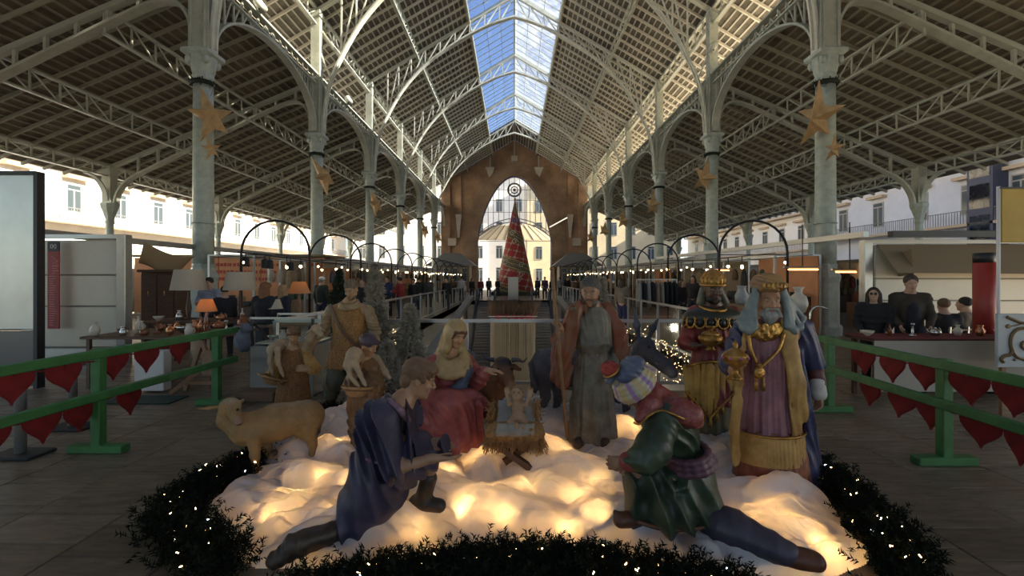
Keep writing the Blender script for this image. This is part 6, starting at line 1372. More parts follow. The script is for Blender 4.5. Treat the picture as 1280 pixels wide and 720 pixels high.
# ---- fir garland
fir=mat('fir_needles',(.010,.014,.006),.85,0,.5,20,spec=.15); firw=mat('fir_stem',(.05,.035,.02),.8)
blb=mat('string_bulb',(1,.8,.55),.4,emit=(1,.66,.30),es=14); blb_c=mat('string_bulb_cold',(.7,.85,1),.4,emit=(.6,.75,1),es=8)
def garland(label,pts,rad,seed,dens=1500,nb=40):
    P=catm([V3(p) for p in pts],6); R=random.Random(seed); L=[0]
    for a,b in zip(P,P[1:]): L.append(L[-1]+(b-a).length)
    r=E('garland',tuple(P[len(P)//2]),label,'garland','fir garlands round the snow')
    def at(s):
        for i in range(len(P)-1):
            if L[i+1]>=s: t=(s-L[i])/max(1e-6,L[i+1]-L[i]); return P[i].lerp(P[i+1],t),(P[i+1]-P[i]).normalized()
        return P[-1],(P[-1]-P[-2]).normalized()
    MB().tube(P,.018,6).obj('stem',firw,r)
    m=MB(); n=int(dens*L[-1]/3)
    for i in range(n):
        p,d=at(R.uniform(0,L[-1])); w=1
        q=p+V3((R.gauss(0,rad*.62),R.gauss(0,rad*.55),0)); q.z=R.uniform(.02,rad*1.15)*(1-.35*min(1,abs(q.x-p.x)/rad/1.4))
        dr=V3((R.uniform(-1,1),R.uniform(-1,1),R.uniform(-.3,1))).normalized(); l=R.uniform(.06,.11); tw=q+dr*l
        u=dr.cross(V3((R.random(),R.random(),R.random()))).normalized(); v=dr.cross(u)
        for k in range(12):   # needles of one sprig
            a=q+dr*l*(k/12); t=R.uniform(0,6.28); e=a+(u*math.cos(t)+v*math.sin(t))*R.uniform(.022,.036)+dr*.016; s=dr*.0062
            m.V+=[tuple(a-s),tuple(a+s),tuple(e)]; b=len(m.V)-3; m.F.append((b,b+1,b+2))
    m.obj('needles',fir,r)['kind']='stuff'
    ms={}
    for i in range(nb):
        p,d=at(R.uniform(0.02,L[-1]*.98)); q=p+V3((R.gauss(0,rad*.5),R.gauss(0,rad*.45),0)); q.z=R.uniform(rad*.5,rad*1.2)
        dr=V3((R.uniform(-1,1),R.uniform(-1,.2),R.uniform(-.5,1))).normalized()
        bar('bulb',q,q+dr*.017,.0055,.0055,blb if R.random()<.85 else blb_c,r,kind='cyl')
    return r
garland('fir garland with tiny lights along the left edge of the snow',[(-2.25,4.35,0),(-2.32,3.95,0),(-2.42,3.45,0),(-2.33,3.1,0),(-2.05,2.85,0),(-1.78,2.66,0),(-1.65,2.52,0)],.15,1,3200,48)
garland('fir garland with tiny lights across the front of the snow',[(-1.12,2.38,0),(-.8,2.48,0),(-.4,2.57,0),(0,2.63,0),(.35,2.61,0),(.7,2.52,0),(1.0,2.42,0),(1.25,2.32,0)],.12,2,3400,50)
garland('fir garland with tiny lights along the right edge of the snow',[(2.6,4.1,0),(2.55,3.7,0),(2.50,3.3,0),(2.38,2.95,0),(2.30,2.75,0),(2.2,2.55,0),(2.1,2.42,0)],.14,3,3200,40)
garland('short fir garland behind the sheep and the tall shepherd',[(-2.5,5.5,0),(-1.9,5.6,0),(-1.2,5.7,0)],.12,4,2000,12)
# ================================================================== green railings with felt hearts
green=mat('green_paint',(.045,.17,.045),.5,0,.3,6,bump=.15,bs=25); felt=mat('red_felt',(.20,.008,.010),.85,0,.3,8,bump=.3,bs=60)
def heart_mesh(w,h,t):
    P=[]
    for i in range(28):
        a=2*PI*i/28; x=16*math.sin(a)**3/34*w; z=(13*math.cos(a)-5*math.cos(2*a)-2*math.cos(3*a)-math.cos(4*a))/29*h; P.append((x,z))
    n=len(P); V=[(0,x*.94,z*.94) for x,z in P]; V=[(-t/2,x*.93,z*.93) for x,z in P]+[(0,x,z) for x,z in P]+[(t/2,x*.93,z*.93) for x,z in P]+[(-t*.75,0,.02),(t*.75,0,.02)]
    F=[]
    for i in range(n):
        j=(i+1)%n; F+=[(i,j,n+j,n+i),(n+i,n+j,2*n+j,2*n+i),(j,i,3*n),(2*n+i,2*n+j,3*n+1)]
    return V,F
hV,hF=heart_mesh(.36,.31,.03); HM=mesh('felt_heart',hV,hF,felt)
def railing(label,X0,Y0,X1,Y1,posts,zt,zm,s):
    r=E('railing',(X0,(Y0+Y1)/2,0),label,'railing','green timber railings')
    d=V3((X1-X0,Y1-Y0,0)).normalized()
    def at(y): return X0+(X1-X0)*(y-Y0)/(Y1-Y0)
    for z,nm in ((zt,'top_rail'),(zm,'middle_rail')):
        m=rbox(.055,math.hypot(X1-X0,Y1-Y0),.085,.008); o=ob(nm,mesh(nm,m[0],m[1],green),r); o.location=V3(((X0+X1)/2,(Y0+Y1)/2,z-.04))-r.location; o.rotation_euler=(0,0,-math.atan2(X1-X0,Y1-Y0))
    for y in posts:
        x=at(y)-s*.055; MB().cham(x-.045,x+.045,y-.045,y+.045,.05,zt+.005,.006).obj('post',green,r)
        MB().cham(x-.27,x+.27,y-.055,y+.055,0,.075,.008).obj('foot',green,r)
    # screws
    m=MB()
    for y in posts:
        for z in (zt-.06,zt-.02,zm-.06,zm-.02): m.ico((at(y)+s*-.025+(-.035 if s>0 else .035)*0,y-.047,z),.006,1)
    m.obj('screw',mat('steel_screw',(.3,.3,.3),.4,.8),r)
    return at
atL=railing('green timber railing on the left, hung with red felt hearts',-4.08,2.5,-3.92,6.42,(2.75,4.44,6.1),1.005,.60,1)
atR=railing('green timber railing on the right, hung with red felt hearts',3.78,2.5,3.95,5.9,(2.7,4.15,5.78),.955,.60,-1)
def hearts(at,s,ys,z,row,side):
    prev=None; rr=random.Random(int(z*100)+s)
    for i,y in enumerate(ys):
        x=at(y)-s*.075; pos='%s felt heart from the viewer on the %s rail of the %s railing'%(('nearest','second','third','fourth','fifth','sixth')[i],row,side)
        o=tag(ob('felt_heart',HM),'red '+pos,'heart','red felt hearts on the railings'); o.location=(x,y,z-.17+rr.uniform(-.01,.01)); o.rotation_euler=(rr.uniform(-.12,.12),rr.uniform(-.1,.1),rr.uniform(-.12,.12)); o.scale=(1,1+rr.uniform(-.05,.08),1)
    rb=MB(); P=[]
    for a,b in zip(ys,ys[1:]):
        for k in range(6): t=k/6; y=a+(b-a)*t; P.append((at(y)-s*.06,y,z-.02-.09*math.sin(PI*t)))
    P.append((at(ys[-1])-s*.06,ys[-1],z-.02)); tag(rb.tube(P,.007,5).obj('ribbon',felt),'thin red ribbon linking the hearts of the %s rail, %s railing'%(row,side),'ribbon','ribbons between the hearts')
hearts(atL,1,[3.25,3.72,4.14,4.62,5.02,5.48,][:6],1.0,'top','left'); hearts(atL,1,[3.55,3.95,4.28,4.80],.60,'middle','left')
hearts(atR,-1,[3.15,3.54,3.93,4.38,4.78,5.2],.95,'top','right'); hearts(atR,-1,[3.48,3.83,4.30,4.66,5.1],.60,'middle','right')
# plain grey barrier posts behind the left railing
gp=mat('grey_post_paint',(.26,.25,.24),.5,.2,.1,8); blk=mat('black_rubber_base',(.018,.018,.02),.6)
for i,(x,y,l) in enumerate(((-4.72,4.35,'grey barrier post with flat black base at the left edge'),(-5.0,5.15,'grey barrier post with flat black base behind the nearest green post'))):
    r=E('barrier_post',(x,y,0),l,'post','grey barrier posts'); MB().lathe([(.045,.03),(.045,.78),(.05,.80),(.02,.83)],(x,y,0),12).obj('tube',gp,r,True); MB().cham(x-.22,x+.22,y-.14,y+.14,0,.03,.01).obj('base',blk,r)
# ================================================================== live people (clothes and pose only)
PEOPLE=[0]
def person(label,x,y,h=1.72,face=(0,-1,0),coat=(.03,.03,.035),pants=(.04,.045,.06),hair=(.05,.03,.02),vox=.018,seat=False,long=False,longhair=False,arms=0,hat=None,glasses=False,z0=0,group='visitors in the hall',shirt=None):
    PEOPLE[0]+=1; n=PEOPLE[0]; k=h/1.75; f=V3((face[0],face[1],0)).normalized(); u=V3((-f.y,f.x,0)); u=-u if False else u
    O=V3((x,y,z0)); W=lambda a,b,c:O+(u*a+f*b)*k+V3((0,0,c*k))
    lo=-.42 if seat else 0
    r=E('person',(x,y,z0),label,'person',group)
    hz=1.62+lo
    j=dict(head=W(0,.03,hz),face=(f.x,f.y,face[2] if len(face)>2 else 0),neck=W(0,-.01,hz-.16),chest=W(0,-.02,hz-.36),pelvis=W(0,-.02,hz-.68))
    for q,s in (('L',-1),('R',1)):
        j['sh'+q]=W(s*.17,-.02,hz-.23)
        if arms==1: j['el'+q]=W(s*.22,.08,hz-.48); j['wr'+q]=W(s*.10,.30,hz-.46); hd=f
        elif arms==2: j['el'+q]=W(s*.24,.02,hz-.50); j['wr'+q]=W(s*.17,.20,hz-.62); hd=(f*.7+V3((0,0,-.7)))
        else: j['el'+q]=W(s*.23,-.04,hz-.50); j['wr'+q]=W(s*.24,.03,hz-.74); hd=V3((0,0,-1))+f*.15
        j['hd'+q]=tuple(hd); j['hp'+q]=tuple(-u*s); j['hside'+q]=s; 
        if seat: j['hip'+q]=W(s*.09,0,.50); j['kn'+q]=W(s*.10,.42,.50); j['an'+q]=W(s*.10,.42,.09); j['to'+q]=W(s*.10,.58,.04)
        else:
            st=.06*s*(1 if n%2 else -1); j['hip'+q]=W(s*.09,0,.90); j['kn'+q]=W(s*.10,.03+st,.49); j['an'+q]=W(s*.10,st,.09); j['to'+q]=W(s*.11,.14+st,.04)
    c=Clay(vox); L,R,sp=body(c,j,k*(1 if vox<.015 else 1.04)); Rn=np.array(R); c.build('figure',skin_m,r,sp if vox<.015 else sp[:1],(.50,.30,.21))
    cm=mat('coat_%d'%n,coat,.8,0,.2,8); c=Clay(vox*1.05); b=hz-.68-(.28 if long else .06)
    c.cone(j['neck']+V3((0,0,-.02)),j['chest'],.085*k,.165*k,.06).cone(j['chest'],W(0,-.02,b+.12),.165*k,.165*k,.05)
    for q in 'LR': c.cone(j['neck']+V3((0,0,-.035)),j['sh'+q],.075*k,.085*k,.03).cone(j['sh'+q],j['chest'],.085*k,.14*k,.04)
    for q in 'LR': c.cone(j['sh'+q],j['el'+q],.082*k,.068*k,.03).cone(j['el'+q],j['wr'+q],.062*k,.048*k,.02)
    if vox<.015: c.fold(wav((.3,.3,1),38,.006,f2=9,d2=(1,1,0)))
    c.build('coat',cm,r)
    if shirt:
        c=Clay(vox); c.cone(W(0,.055,hz-.26),W(0,.125,hz-.40),.05*k,.075*k,.03).cone(W(0,.125,hz-.40),W(0,.10,hz-.68),.075*k,.09*k,.03); c.build('sweater',mat('sweater_%d'%n,shirt,.85,0,.2,10),r)
    pm=mat('trousers_%d'%n,pants,.8,0,.2,8); c=Clay(vox*1.05)
    for q in 'LR': c.cone(j['hip'+q],j['kn'+q],.105*k,.075*k,.04).cone(j['kn'+q],j['an'+q]+V3((0,0,.0)),.075*k,.058*k,.02)
    c.build('trousers',pm,r)
    hm=mat('hair_%d'%n,hair,.7,0,.3,25); c=Clay(min(vox,.013)); c.ell(L(0,.028,.045),(.092*k,.102*k,.095*k),Rn,.02)
    if longhair: c.cone(L(-.05,.05,.0),L(-.07,.05,-.17),.06,.05,.03).cone(L(.05,.05,.0),L(.07,.05,-.17),.06,.05,.03).cone(L(0,.07,0),L(0,.08,-.17),.07,.06,.03)
    c.ell(L(0,-.115,-.015),(.072,.065,.085),Rn,.012,'s'); c.build('hair',hm,r)
    for q in 'LR':
        c=Clay(vox); foot(c,j['an'+q],j['to'+q],k*1.22); c.build('shoe',mat('black_shoe',(.02,.018,.016),.5),r)
    if glasses:
        m=MB()
        for s in (-1,1): m.ico(L(s*.03,-.098,.006),(.026,.010,.020),2)
        m.bar(L(-.05,-.097,.012),L(.05,-.097,.012),.006,.006); m.obj('sunglasses',blk,r,True)
    if hat: c=Clay(.012); c.ell(L(0,.01,.075),(.10,.11,.07),Rn,.01); c.build('hat',mat('hat_%d'%n,hat,.8),r)
    return r
def at2(px,Y): return ((px-VX)*Y/FPX,Y)
person('man in brown jacket over dark sweater standing behind the right stall, looking left',*at2(1138,6.95),1.74,(-.5,-1,-.2),(.045,.032,.020),(.05,.055,.06),(.05,.035,.025),.011,arms=2,shirt=(.012,.014,.022))
person('woman in black coat with dark glasses beside the man in the brown jacket',*at2(1092,7.1),1.55,(-.8,-1,.12),(.012,.011,.012),(.02,.02,.02),(.03,.018,.012),.011,arms=2,longhair=True,glasses=True)
person('seated person in black with cropped fair hair, back turned, right of the couple',*at2(1180,8.2),1.74,(.3,1,0),(.012,.012,.014),(.03,.03,.035),(.16,.09,.05),.016,seat=True)
person('seated person in tan sweater with dark hair, back turned, beside the red cylinder',*at2(1207,8.4),1.76,(-.5,1,0),(.17,.12,.08),(.05,.05,.06),(.02,.014,.01),.016,seat=True)
person('seated person with red-brown hair half hidden by the red cylinder',*at2(1228,8.6),1.72,(-.9,.5,0),(.14,.10,.07),(.05,.05,.06),(.09,.035,.02),.018,seat=True)
person('man in pale shirt with a lit face between the two large lamp shades',*at2(262,10.6),1.70,(.1,-1,-.3),(.30,.33,.42),(.03,.03,.05),(.02,.015,.012),.014,arms=1)
person('person in black leaning over the antiques table right of the man in the pale shirt',*at2(281,9.6),1.52,(-.7,.6,-.2),(.012,.012,.02),(.03,.03,.035),(.02,.014,.012),.016)
person('person with bushy auburn hair and black coat, back turned, at the orange stall',*at2(331,8.6),1.60,(.2,1,0),(.012,.012,.018),(.03,.03,.04),(.20,.085,.035),.014,longhair=True,hat=(.20,.085,.035))
person('blond person in dark coat beside the person with bushy auburn hair',*at2(354,9.4),1.56,(.6,1,0),(.02,.022,.04),(.03,.03,.04),(.38,.22,.11),.015,longhair=True)
person('person in dark green coat and white cap standing before the second left column',*at2(402,15),1.72,(.3,1,0),(.02,.028,.022),(.02,.022,.05),(.3,.3,.3),.018,hat=(.75,.75,.75))
person('man in black suit standing between the tall shepherd and the frosted tree',*at2(453,14.5),1.66,(0,-1,0),(.012,.012,.014),(.02,.02,.03),(.10,.06,.04),.018)
person('person in red jacket carrying a carton beside the left fence of the void',*at2(500,18.5),1.72,(-.8,.3,0),(.25,.02,.02),(.03,.035,.06),(.02,.015,.012),.018,arms=1)
person('woman in beige coat with orange scarf left of the clothes rack',*at2(778,15.0),1.66,(.6,1,0),(.20,.16,.12),(.02,.025,.08),(.03,.02,.015),.018,hat=None,longhair=True)
R1=random.Random(77)
spots=[(484,20,'dark blue jacket'),(517,21,'black coat'),(524,24,'black parka'),(536,26,'dark grey coat'),(558,24,'black jacket with hood'),(566,30,'brown coat'),(577,33,'white jacket'),(590,37,'black coat'),(601,38,'dark red jumper'),(611,40,'grey coat'),(622,42,'black jacket'),(672,38,'navy jacket'),(681,36,'dark violet coat'),(690,37.5,'black coat'),(700,40,'light grey coat'),(709,36,'black anorak'),(720,33,'brown jacket'),(733,28,'dark green coat'),(757,22,'black cardigan'),(852,15.5,'black pullover'),(866,17,'dark coat')]
cl={'blue':(.03,.04,.10),'black':(.012,.012,.014),'grey':(.06,.06,.065),'brown':(.10,.06,.035),'white':(.6,.6,.6),'red':(.18,.02,.02),'navy':(.02,.025,.07),'violet':(.05,.03,.10),'light':(.3,.3,.3),'green':(.02,.035,.025),'dark':(.025,.025,.03)}
for px,Y,l in spots:
    c=[cl[w] for w in l.split() if w in cl][-1] if 'light' not in l else cl['light']
    sd='left' if px<643 else 'right'
    where='%s of the cone tree'%sd if 585<px<715 else ('by the %s fence of the void'%sd)
    order={484:'leftmost of the crowd, ',720:'nearest the gable pier, ',733:'beside third right column, ',757:'by the fourth right column, ',852:'behind clothes rack, ',866:'rightmost behind rack, '}.get(px,'')
    person('visitor in %s, %s%s'%(l,order,where),*at2(px,Y),R1.uniform(1.62,1.8),(R1.uniform(-1,1),R1.choice((-1,1)),0),c,(.03,.035,.05),R1.choice([(.03,.02,.015),(.10,.06,.03),(.02,.015,.01)]),.026,longhair=R1.random()<.4)
# ================================================================== market furniture on both sides
alu=mat('aluminium',(.42,.42,.40),.32,.7,.1,10); wht=mat('white_sheet_panel',(.80,.75,.62),.35,0,.06,2); dkf=mat('dark_frame',(.03,.03,.032),.45,.3); walnut=mat('walnut_wood',(.10,.045,.022),.5,0,.4,10,stretch=(1,1,5)); oak=mat('oak_wood',(.28,.16,.08),.6,0,.35,10,stretch=(1,6,1)); canvas=None
shade_m=mat('linen_lamp_shade',(.46,.40,.31),.8,0,.08,30); orangew=mat('orange_board',(.66,.30,.14),.7,0,.15,2)
def bx(m,a,b,Y0,Y1,z0,z1,c=.01): return m.cham(a,b,Y0,Y1,z0,z1,c)
canvas=tent('beige_canvas',(.36,.29,.20),.3)
X_=lambda px,Y:(px-VX)*Y/FPX
Z_=lambda py,Y:CAM_H-(py-VY)*Y/FPX
# tall mirror-like steel door at the far left
r=E('steel_door_panel',(-8.3,7.0,0),'tall polished steel and glass door panel at the left edge of the picture','panel')
MB().cham(-9.6,-7.36,7.0,7.06,.9,3.28,.01).obj('upper_glass',mat('frosted_mirror',(.62,.61,.55),.30,.45,.15,1.2),r); MB().cham(-9.6,-7.36,7.0,7.06,.03,.88,.01).obj('lower_glass',mat('dark_mirror',(.16,.15,.14),.25,.5),r)
for x in (-7.34,-9.6): MB().box(x-.03,x+.03,6.97,7.09,0,3.33).obj('frame_post',dkf,r)
bar('frame_rail',(-9.6,7.03,3.31),(-7.34,7.03,3.31),.12,.05,dkf,r)
# kiosks with sectional shutters
def kiosk(label,x0,x1,Y,d,zt,lines,post,s):
    r=E('kiosk',((x0+x1)/2,Y,0),label,'kiosk','white market kiosks'); ls=[.32]+lines+[zt]
    for a,b in zip(ls,ls[1:]): MB().cham(x0,x1,Y,Y+.05,a+.012,b-.012,.012).obj('shutter_panel',wht,r)
    MB().box(x0,x1,Y+.05,Y+d,.0,zt-.02).obj('kiosk_body',mat('kiosk_body_paint',(.34,.32,.28),.6),r)
    for x in post: MB().cham(x-.09,x+.09,Y-.08,Y+.1,0,zt+.1,.01).obj('corner_post',alu,r)
    bar('top_beam',(x0-.1,Y,zt+.06),(x1+.1,Y,zt+.06),.1,.08,alu,r); MB().box(x0,x1,Y-.03,Y+.02,.05,.3).obj('plinth',alu,r)
    return r
kiosk('white kiosk with closed sectional shutter behind the left railing',-9.75,-7.85,9.0,.22,2.45,[1.13,1.75],(-7.72,),-1)
kiosk('white kiosk with closed shutter and grey awning on the right',7.85,12.5,9.9,.35,2.42,[1.2,1.68],(7.65,),1)
MB().add([(7.85,9.84,2.42),(12.5,9.84,2.42),(12.5,9.3,1.76),(7.85,9.3,1.80),(7.85,9.87,2.42),(12.5,9.87,2.42),(12.5,9.33,1.76),(7.85,9.33,1.80)],[(0,1,2,3),(7,6,5,4),(0,4,5,1),(1,5,6,2),(2,6,7,3),(3,7,4,0)]).obj('awning',canvas,bpy.data.objects['kiosk.001'])
# red vertical sign
r=E('vertical_sign',(-9.0,8.9,1.5),'narrow red vertical sign with black head fixed to the left kiosk','sign')
sx0,sx1=X_(59,8.85),X_(73.5,8.85)
MB().cham(sx0,sx1,8.85,8.88,Z_(411,8.85),Z_(314,8.85),.005).obj('red_board',mat('red_sign_paint',(.36,.035,.03),.5,0,.1,6),r); MB().cham(sx0,sx1,8.85,8.88,Z_(314,8.85),Z_(302,8.85),.005).obj('black_head',dkf,r)
wl=mat('white_lettering',(.75,.72,.70),.6); m=MB(); cx=(sx0+sx1)/2
for i,(w,z) in enumerate(((.10,332),(.07,335),(.11,338),(.05,341))): m.box(cx-.01,cx+w,8.843,8.85,Z_(z+1,8.85),Z_(z,8.85))
m.bar((cx-.02,8.846,Z_(320,8.85)),(cx+.10,8.846,Z_(327,8.85)),.008,.012); m.bar((cx+.0,8.846,Z_(329,8.85)),(cx+.10,8.846,Z_(327,8.85)),.008,.012)
RS=random.Random(2)
for i in range(22): z=345+i*2.9; m.box(cx-.07,cx-.07+RS.uniform(.08,.13),8.844,8.85,Z_(z+.9,8.85),Z_(z,8.85))
m.obj('lettering',mat('pale_red_lettering',(.62,.25,.22),.6),r)
for dx in (-.02,.045):
    MB().tube([(cx+dx+.022*math.cos(t*PI/6),8.845,Z_(308,8.85)+.04*math.sin(t*PI/6)) for t in range(12)],.007,5,True).obj('numeral',wl,r)
# long beams and canvas sails
tag(bar('canopy_beam',(-9.45,8.9,2.6),(-9.45,26,2.6),.14,.14,alu),'long grey beam running back above the left kiosk','beam')
tag(bar('canopy_beam',(7.6,9.2,2.58),(13,9.2,2.58),.14,.12,dkf),'dark beam above the right kiosk','beam')
tag(bar('canopy_beam',(8.5,11,2.75),(8.5,27,2.85),.14,.14,alu),'long grey beam running back on the right side','beam')
def sail(label,P):
    """quad of canvas with sag"""
    n=10; V=[];F=[]
    for i in range(n+1):
        for k in range(n+1):
            u,v=i/n,k/n; p=(V3(P[0])*(1-u)+V3(P[1])*u)*(1-v)+(V3(P[3])*(1-u)+V3(P[2])*u)*v; p=p-V3((0,0,.35*math.sin(PI*u)*math.sin(PI*v)+.12*math.sin(PI*u)))
            V.append(p)
    b=len(V); V+=[v+V3((0,0,.01)) for v in V]; 
    for i in range(n):
        for k in range(n): q=(i*(n+1)+k,(i+1)*(n+1)+k,(i+1)*(n+1)+k+1,i*(n+1)+k+1); F+=[q,tuple(b+t for t in q[::-1])]
    tag(obj('canvas_sail',V,F,canvas,None,True),label,'canopy','canvas sails')
sail('beige canvas sail hung between the left kiosk and the first column',[(-8.30,10.2,2.5),(-8.4,12,2.25),(-8.75,12.2,2.18),(-8.42,10.2,2.02)])
sail('beige canvas sail hung behind the nearest right column',[(8.2,9.4,2.30),(8.75,12.3,2.10),(8.95,12.5,2.0),(8.25,9.4,1.75)])
# cabinets, tables, antiques on the left
r=E('wooden_cabinet',(-7.85,10.3,0),'dark wooden cabinet with double doors right of the left kiosk','cabinet'); x0,x1=X_(176,10.3),X_(219,10.3)
MB().cham(x0,x1,10.3,10.8,0,1.82,.012).obj('carcass',walnut,r)
for a,b in ((x0+.03,(x0+x1)/2-.01),((x0+x1)/2+.01,x1-.03)): d=MB().cham(a,b,10.26,10.3,.2,1.77,.01).obj('door',walnut,r); MB().ico(((a+b)/2+.0,10.245,1.35),(.012,.012,.06),1).obj('door_pull',gold,d)
MB().cham(x0-.04,x1+.04,10.22,10.85,1.82,1.88,.012).obj('cornice',walnut,r)
def table(label,x0,x1,y0,y1,z,m,cl=None,grp='market tables'):
    r=E('market_table',((x0+x1)/2,(y0+y1)/2,0),label,'table',grp); MB().cham(x0,x1,y0,y1,z-.04,z,.008).obj('table_top',m,r)
    for x in (x0+.08,x1-.08):
        for y in (y0+.08,y1-.08): bar('leg',(x,y,0),(x,y,z-.04),.05,.05,m,r)
    if cl: MB().cham(x0-.01,x1+.01,y0-.02,y0-.005,.15,z-.02,.004).obj('cloth_front',cl,r)
    return r
table('antiques table behind the left railing, covered with silver and glassware',-6.6,-4.55,6.9,8.1,.80,walnut)
table('second antiques table further back under the lamps',-7.0,-4.6,8.5,9.4,.88,walnut)
table('trestle table beside the glass display case on the left',-4.4,-3.75,8.0,10.5,.86,oak)
ceram=mat('cream_ceramic',(.60,.54,.44),.3,0,.08,10); silver=mat('silver_plate',(.55,.54,.50),.22,.9,.15,12); brown_g=mat('amber_glass',(.20,.07,.03),.15,.1); copper=mat('copper',(.45,.2,.1),.3,.8)
def pot(kind,x,y,z,s,m,label,grp='antiques on the tables'):
    PR={'vase':[(.03,0),(.05,.01),(.075,.08),(.06,.14),(.028,.17),(.03,.2),(.045,.22),(.04,.222)],'bowl':[(.03,0),(.035,.012),(.08,.05),(.10,.085),(.094,.087),(.07,.05),(.02,.02)],'jug':[(.04,0),(.06,.02),(.065,.09),(.04,.14),(.038,.17),(.05,.19),(.044,.19)],
        'bottle':[(.03,0),(.032,.10),(.028,.12),(.012,.15),(.012,.2),(.015,.205),(.012,.21)],'teapot':[(.04,0),(.07,.02),(.085,.06),(.06,.10),(.03,.11),(.012,.12),(.016,.13),(.005,.14)],'candlestick':[(.05,0),(.045,.015),(.012,.03),(.018,.08),(.01,.12),(.02,.16),(.025,.17),(.018,.18)]}
    r=E(kind,(x,y,z),label,kind if kind!='candlestick' else 'candlestick',grp)
    MB().lathe([(a*s,b*s) for a,b in PR[kind]],(x,y,z),14).obj('body',m,r,True)
    if kind in ('jug','teapot'): MB().tube([(x+s*(.06+.035*math.sin(t*PI/6)),y,z+s*(.03+.10*t/6)) for t in range(7)],.007*s,6).obj('handle',m,r,True)
    if kind=='teapot': MB().tube([(x-s*.07,y,z+s*.04),(x-s*.11,y,z+s*.07),(x-s*.13,y,z+s*.11)],[.015*s,.011*s,.007*s],6).obj('spout',m,r,True)
    return r
RA=random.Random(31); kinds=['vase','bowl','jug','bottle','teapot','candlestick']; mm=[('cream',ceram),('silver',silver),('amber glass',brown_g),('copper',copper)]
wh=['at the left end of the front antiques table','left of centre on the front antiques table','in the middle of the front antiques table','right of centre on the front antiques table','at the right end of the front antiques table']
i=0
for row,yy in enumerate((7.08,7.4,7.75)):
    for q in range(6):
        x=-6.42+q*.34+RA.uniform(-.07,.07); k=kinds[(q*2+row)%6]; nm,m_=mm[(q+row*2+(q*row)%3)%4]
        pot(k,x,yy+RA.uniform(-.05,.05),.80,RA.uniform(.7,1.35),m_,'%s %s %s, %s row'%(nm,k,wh[min(4,q*5//6)],('front','middle','back')[row]))
for q in range(6): k=kinds[(q*5+1)%6]; nm,m_=mm[q%4]; pot(k,-6.8+q*.4,8.7,.88,RA.uniform(.8,1.3),m_,'%s %s, %s from the left on the second antiques table'%(nm,k,('first','second','third','fourth','fifth','sixth')[q]))
def lamp(label,x,y,z,zt,rb,rt,hh,m,base=ceram,glow=0,group='table lamps'):
    r=E('table_lamp',(x,y,z),label,'lamp',group); zb=zt-hh
    MB().lathe([(rb*.45,z),(rb*.42,z+.02),(.03,z+.04),(.05,z+(zb-z)*.4),(.025,z+(zb-z)*.75),(.014,zb),(.014,zb+hh*.5)],(x,y,0),14).obj('base',base,r,True)
    b=MB().lathe([(rb,zb),(rt,zt)],(x,y,0),24); b.F=b.F[:-2]; b.lathe([(rb-.006,zb),(rt-.006,zt)],(x,y,0),24); b.F=b.F[:-2]; b.obj('lamp_shade',m,r,True)
    if glow:
        MB().ico((x,y,zb+hh*.45),.025,2).obj('bulb',mat('warm_bulb',(1,.8,.5),.4,emit=(1,.55,.2),es=glow),r); l=bpy.data.lights.new('lamp_light','POINT'); l.energy=glow*.10; l.color=(1,.58,.25); l.shadow_soft_size=.03; o=bpy.data.objects.new('lamp_light',l); COL.objects.link(o); o.location=(x,y,zb+hh*.45)
shg=bpy.data.materials.new('glowing_shade'); shg.use_nodes=True; N_=shg.node_tree.nodes; L_=shg.node_tree.links; N_.remove(N_['Principled BSDF']); a_=N_.new('ShaderNodeBsdfTranslucent'); a_.inputs[0].default_value=(.75,.45,.2,1); b_=N_.new('ShaderNodeBsdfDiffuse'); b_.inputs[0].default_value=(.6,.42,.22,1); c_=N_.new('ShaderNodeMixShader'); L_.new(b_.outputs[0],c_.inputs[1]); L_.new(a_.outputs[0],c_.inputs[2]); L_.new(c_.outputs[0],N_['Material Output'].inputs[0])
lamp('large lamp with plain linen shade left of the nearest left column',X_(236,8.9),8.9,.88,Z_(337,8.9),.31,.24,.40,shade_m,walnut)
lamp('large lamp with plain linen shade right of the nearest left column',X_(300,9.1),9.1,.88,Z_(340,9.1),.30,.23,.36,shade_m,walnut)
lamp('small lamp with glowing amber shade on the front antiques table',X_(258,7.5),7.5,.80,Z_(374,7.5),.16,.09,.20,shg,brown_g,14)
lamp('small lamp with cream shade on the trestle table',X_(344,8.6),8.6,.86,Z_(374,8.6),.14,.08,.18,shade_m,ceram)
lamp('lamp with glowing conical shade beyond the trestle table',X_(374,10.0),10.0,.86,Z_(352,10),.24,.13,.26,shg,oak,14)
# display case
r=E('display_case',(X_(348,6.6),6.7,0),'glass display case on a grey counter behind the child shepherds','case'); x0,x1=X_(312,6.5),X_(392,6.5)
MB().cham(x0,x1,6.5,7.3,0,.72,.01).obj('counter',mat('grey_counter',(.22,.21,.19),.6),r); MB().box(x0+.05,x1-.05,6.55,7.25,.74,.76).obj('shelf',ceram,r)
for x in (x0+.02,x1-.02):
    for y in (6.52,7.28): bar('frame_post',(x,y,.72),(x,y,1.12),.03,.03,dkf,r)
for y in (6.52,7.28): bar('frame_rail',(x0,y,1.12),(x1,y,1.12),.03,.03,alu,r)
obj('pane',[(x0+.03,6.51,.74),(x1-.03,6.51,.74),(x1-.03,6.51,1.1),(x0+.03,6.51,1.1)],[(0,1,2,3)],fence_glass,r)
for k in range(5): pot(('bowl','jug','vase','candlestick','bottle')[k],x0+.15+k*.15,6.85,.765,.8,(silver,ceram,copper,silver,brown_g)[k],'%s inside the glass display case'%('silver bowl','cream jug','copper vase','silver candlestick','amber bottle')[k])
tag(MB().cham(X_(298,6.3),X_(346,6.3),6.2,6.6,.0,.13,.01).obj('crate',mat('brown_card',(.17,.10,.06),.9,0,.2,6)),'low brown crate at the foot of the glass display case','crate')
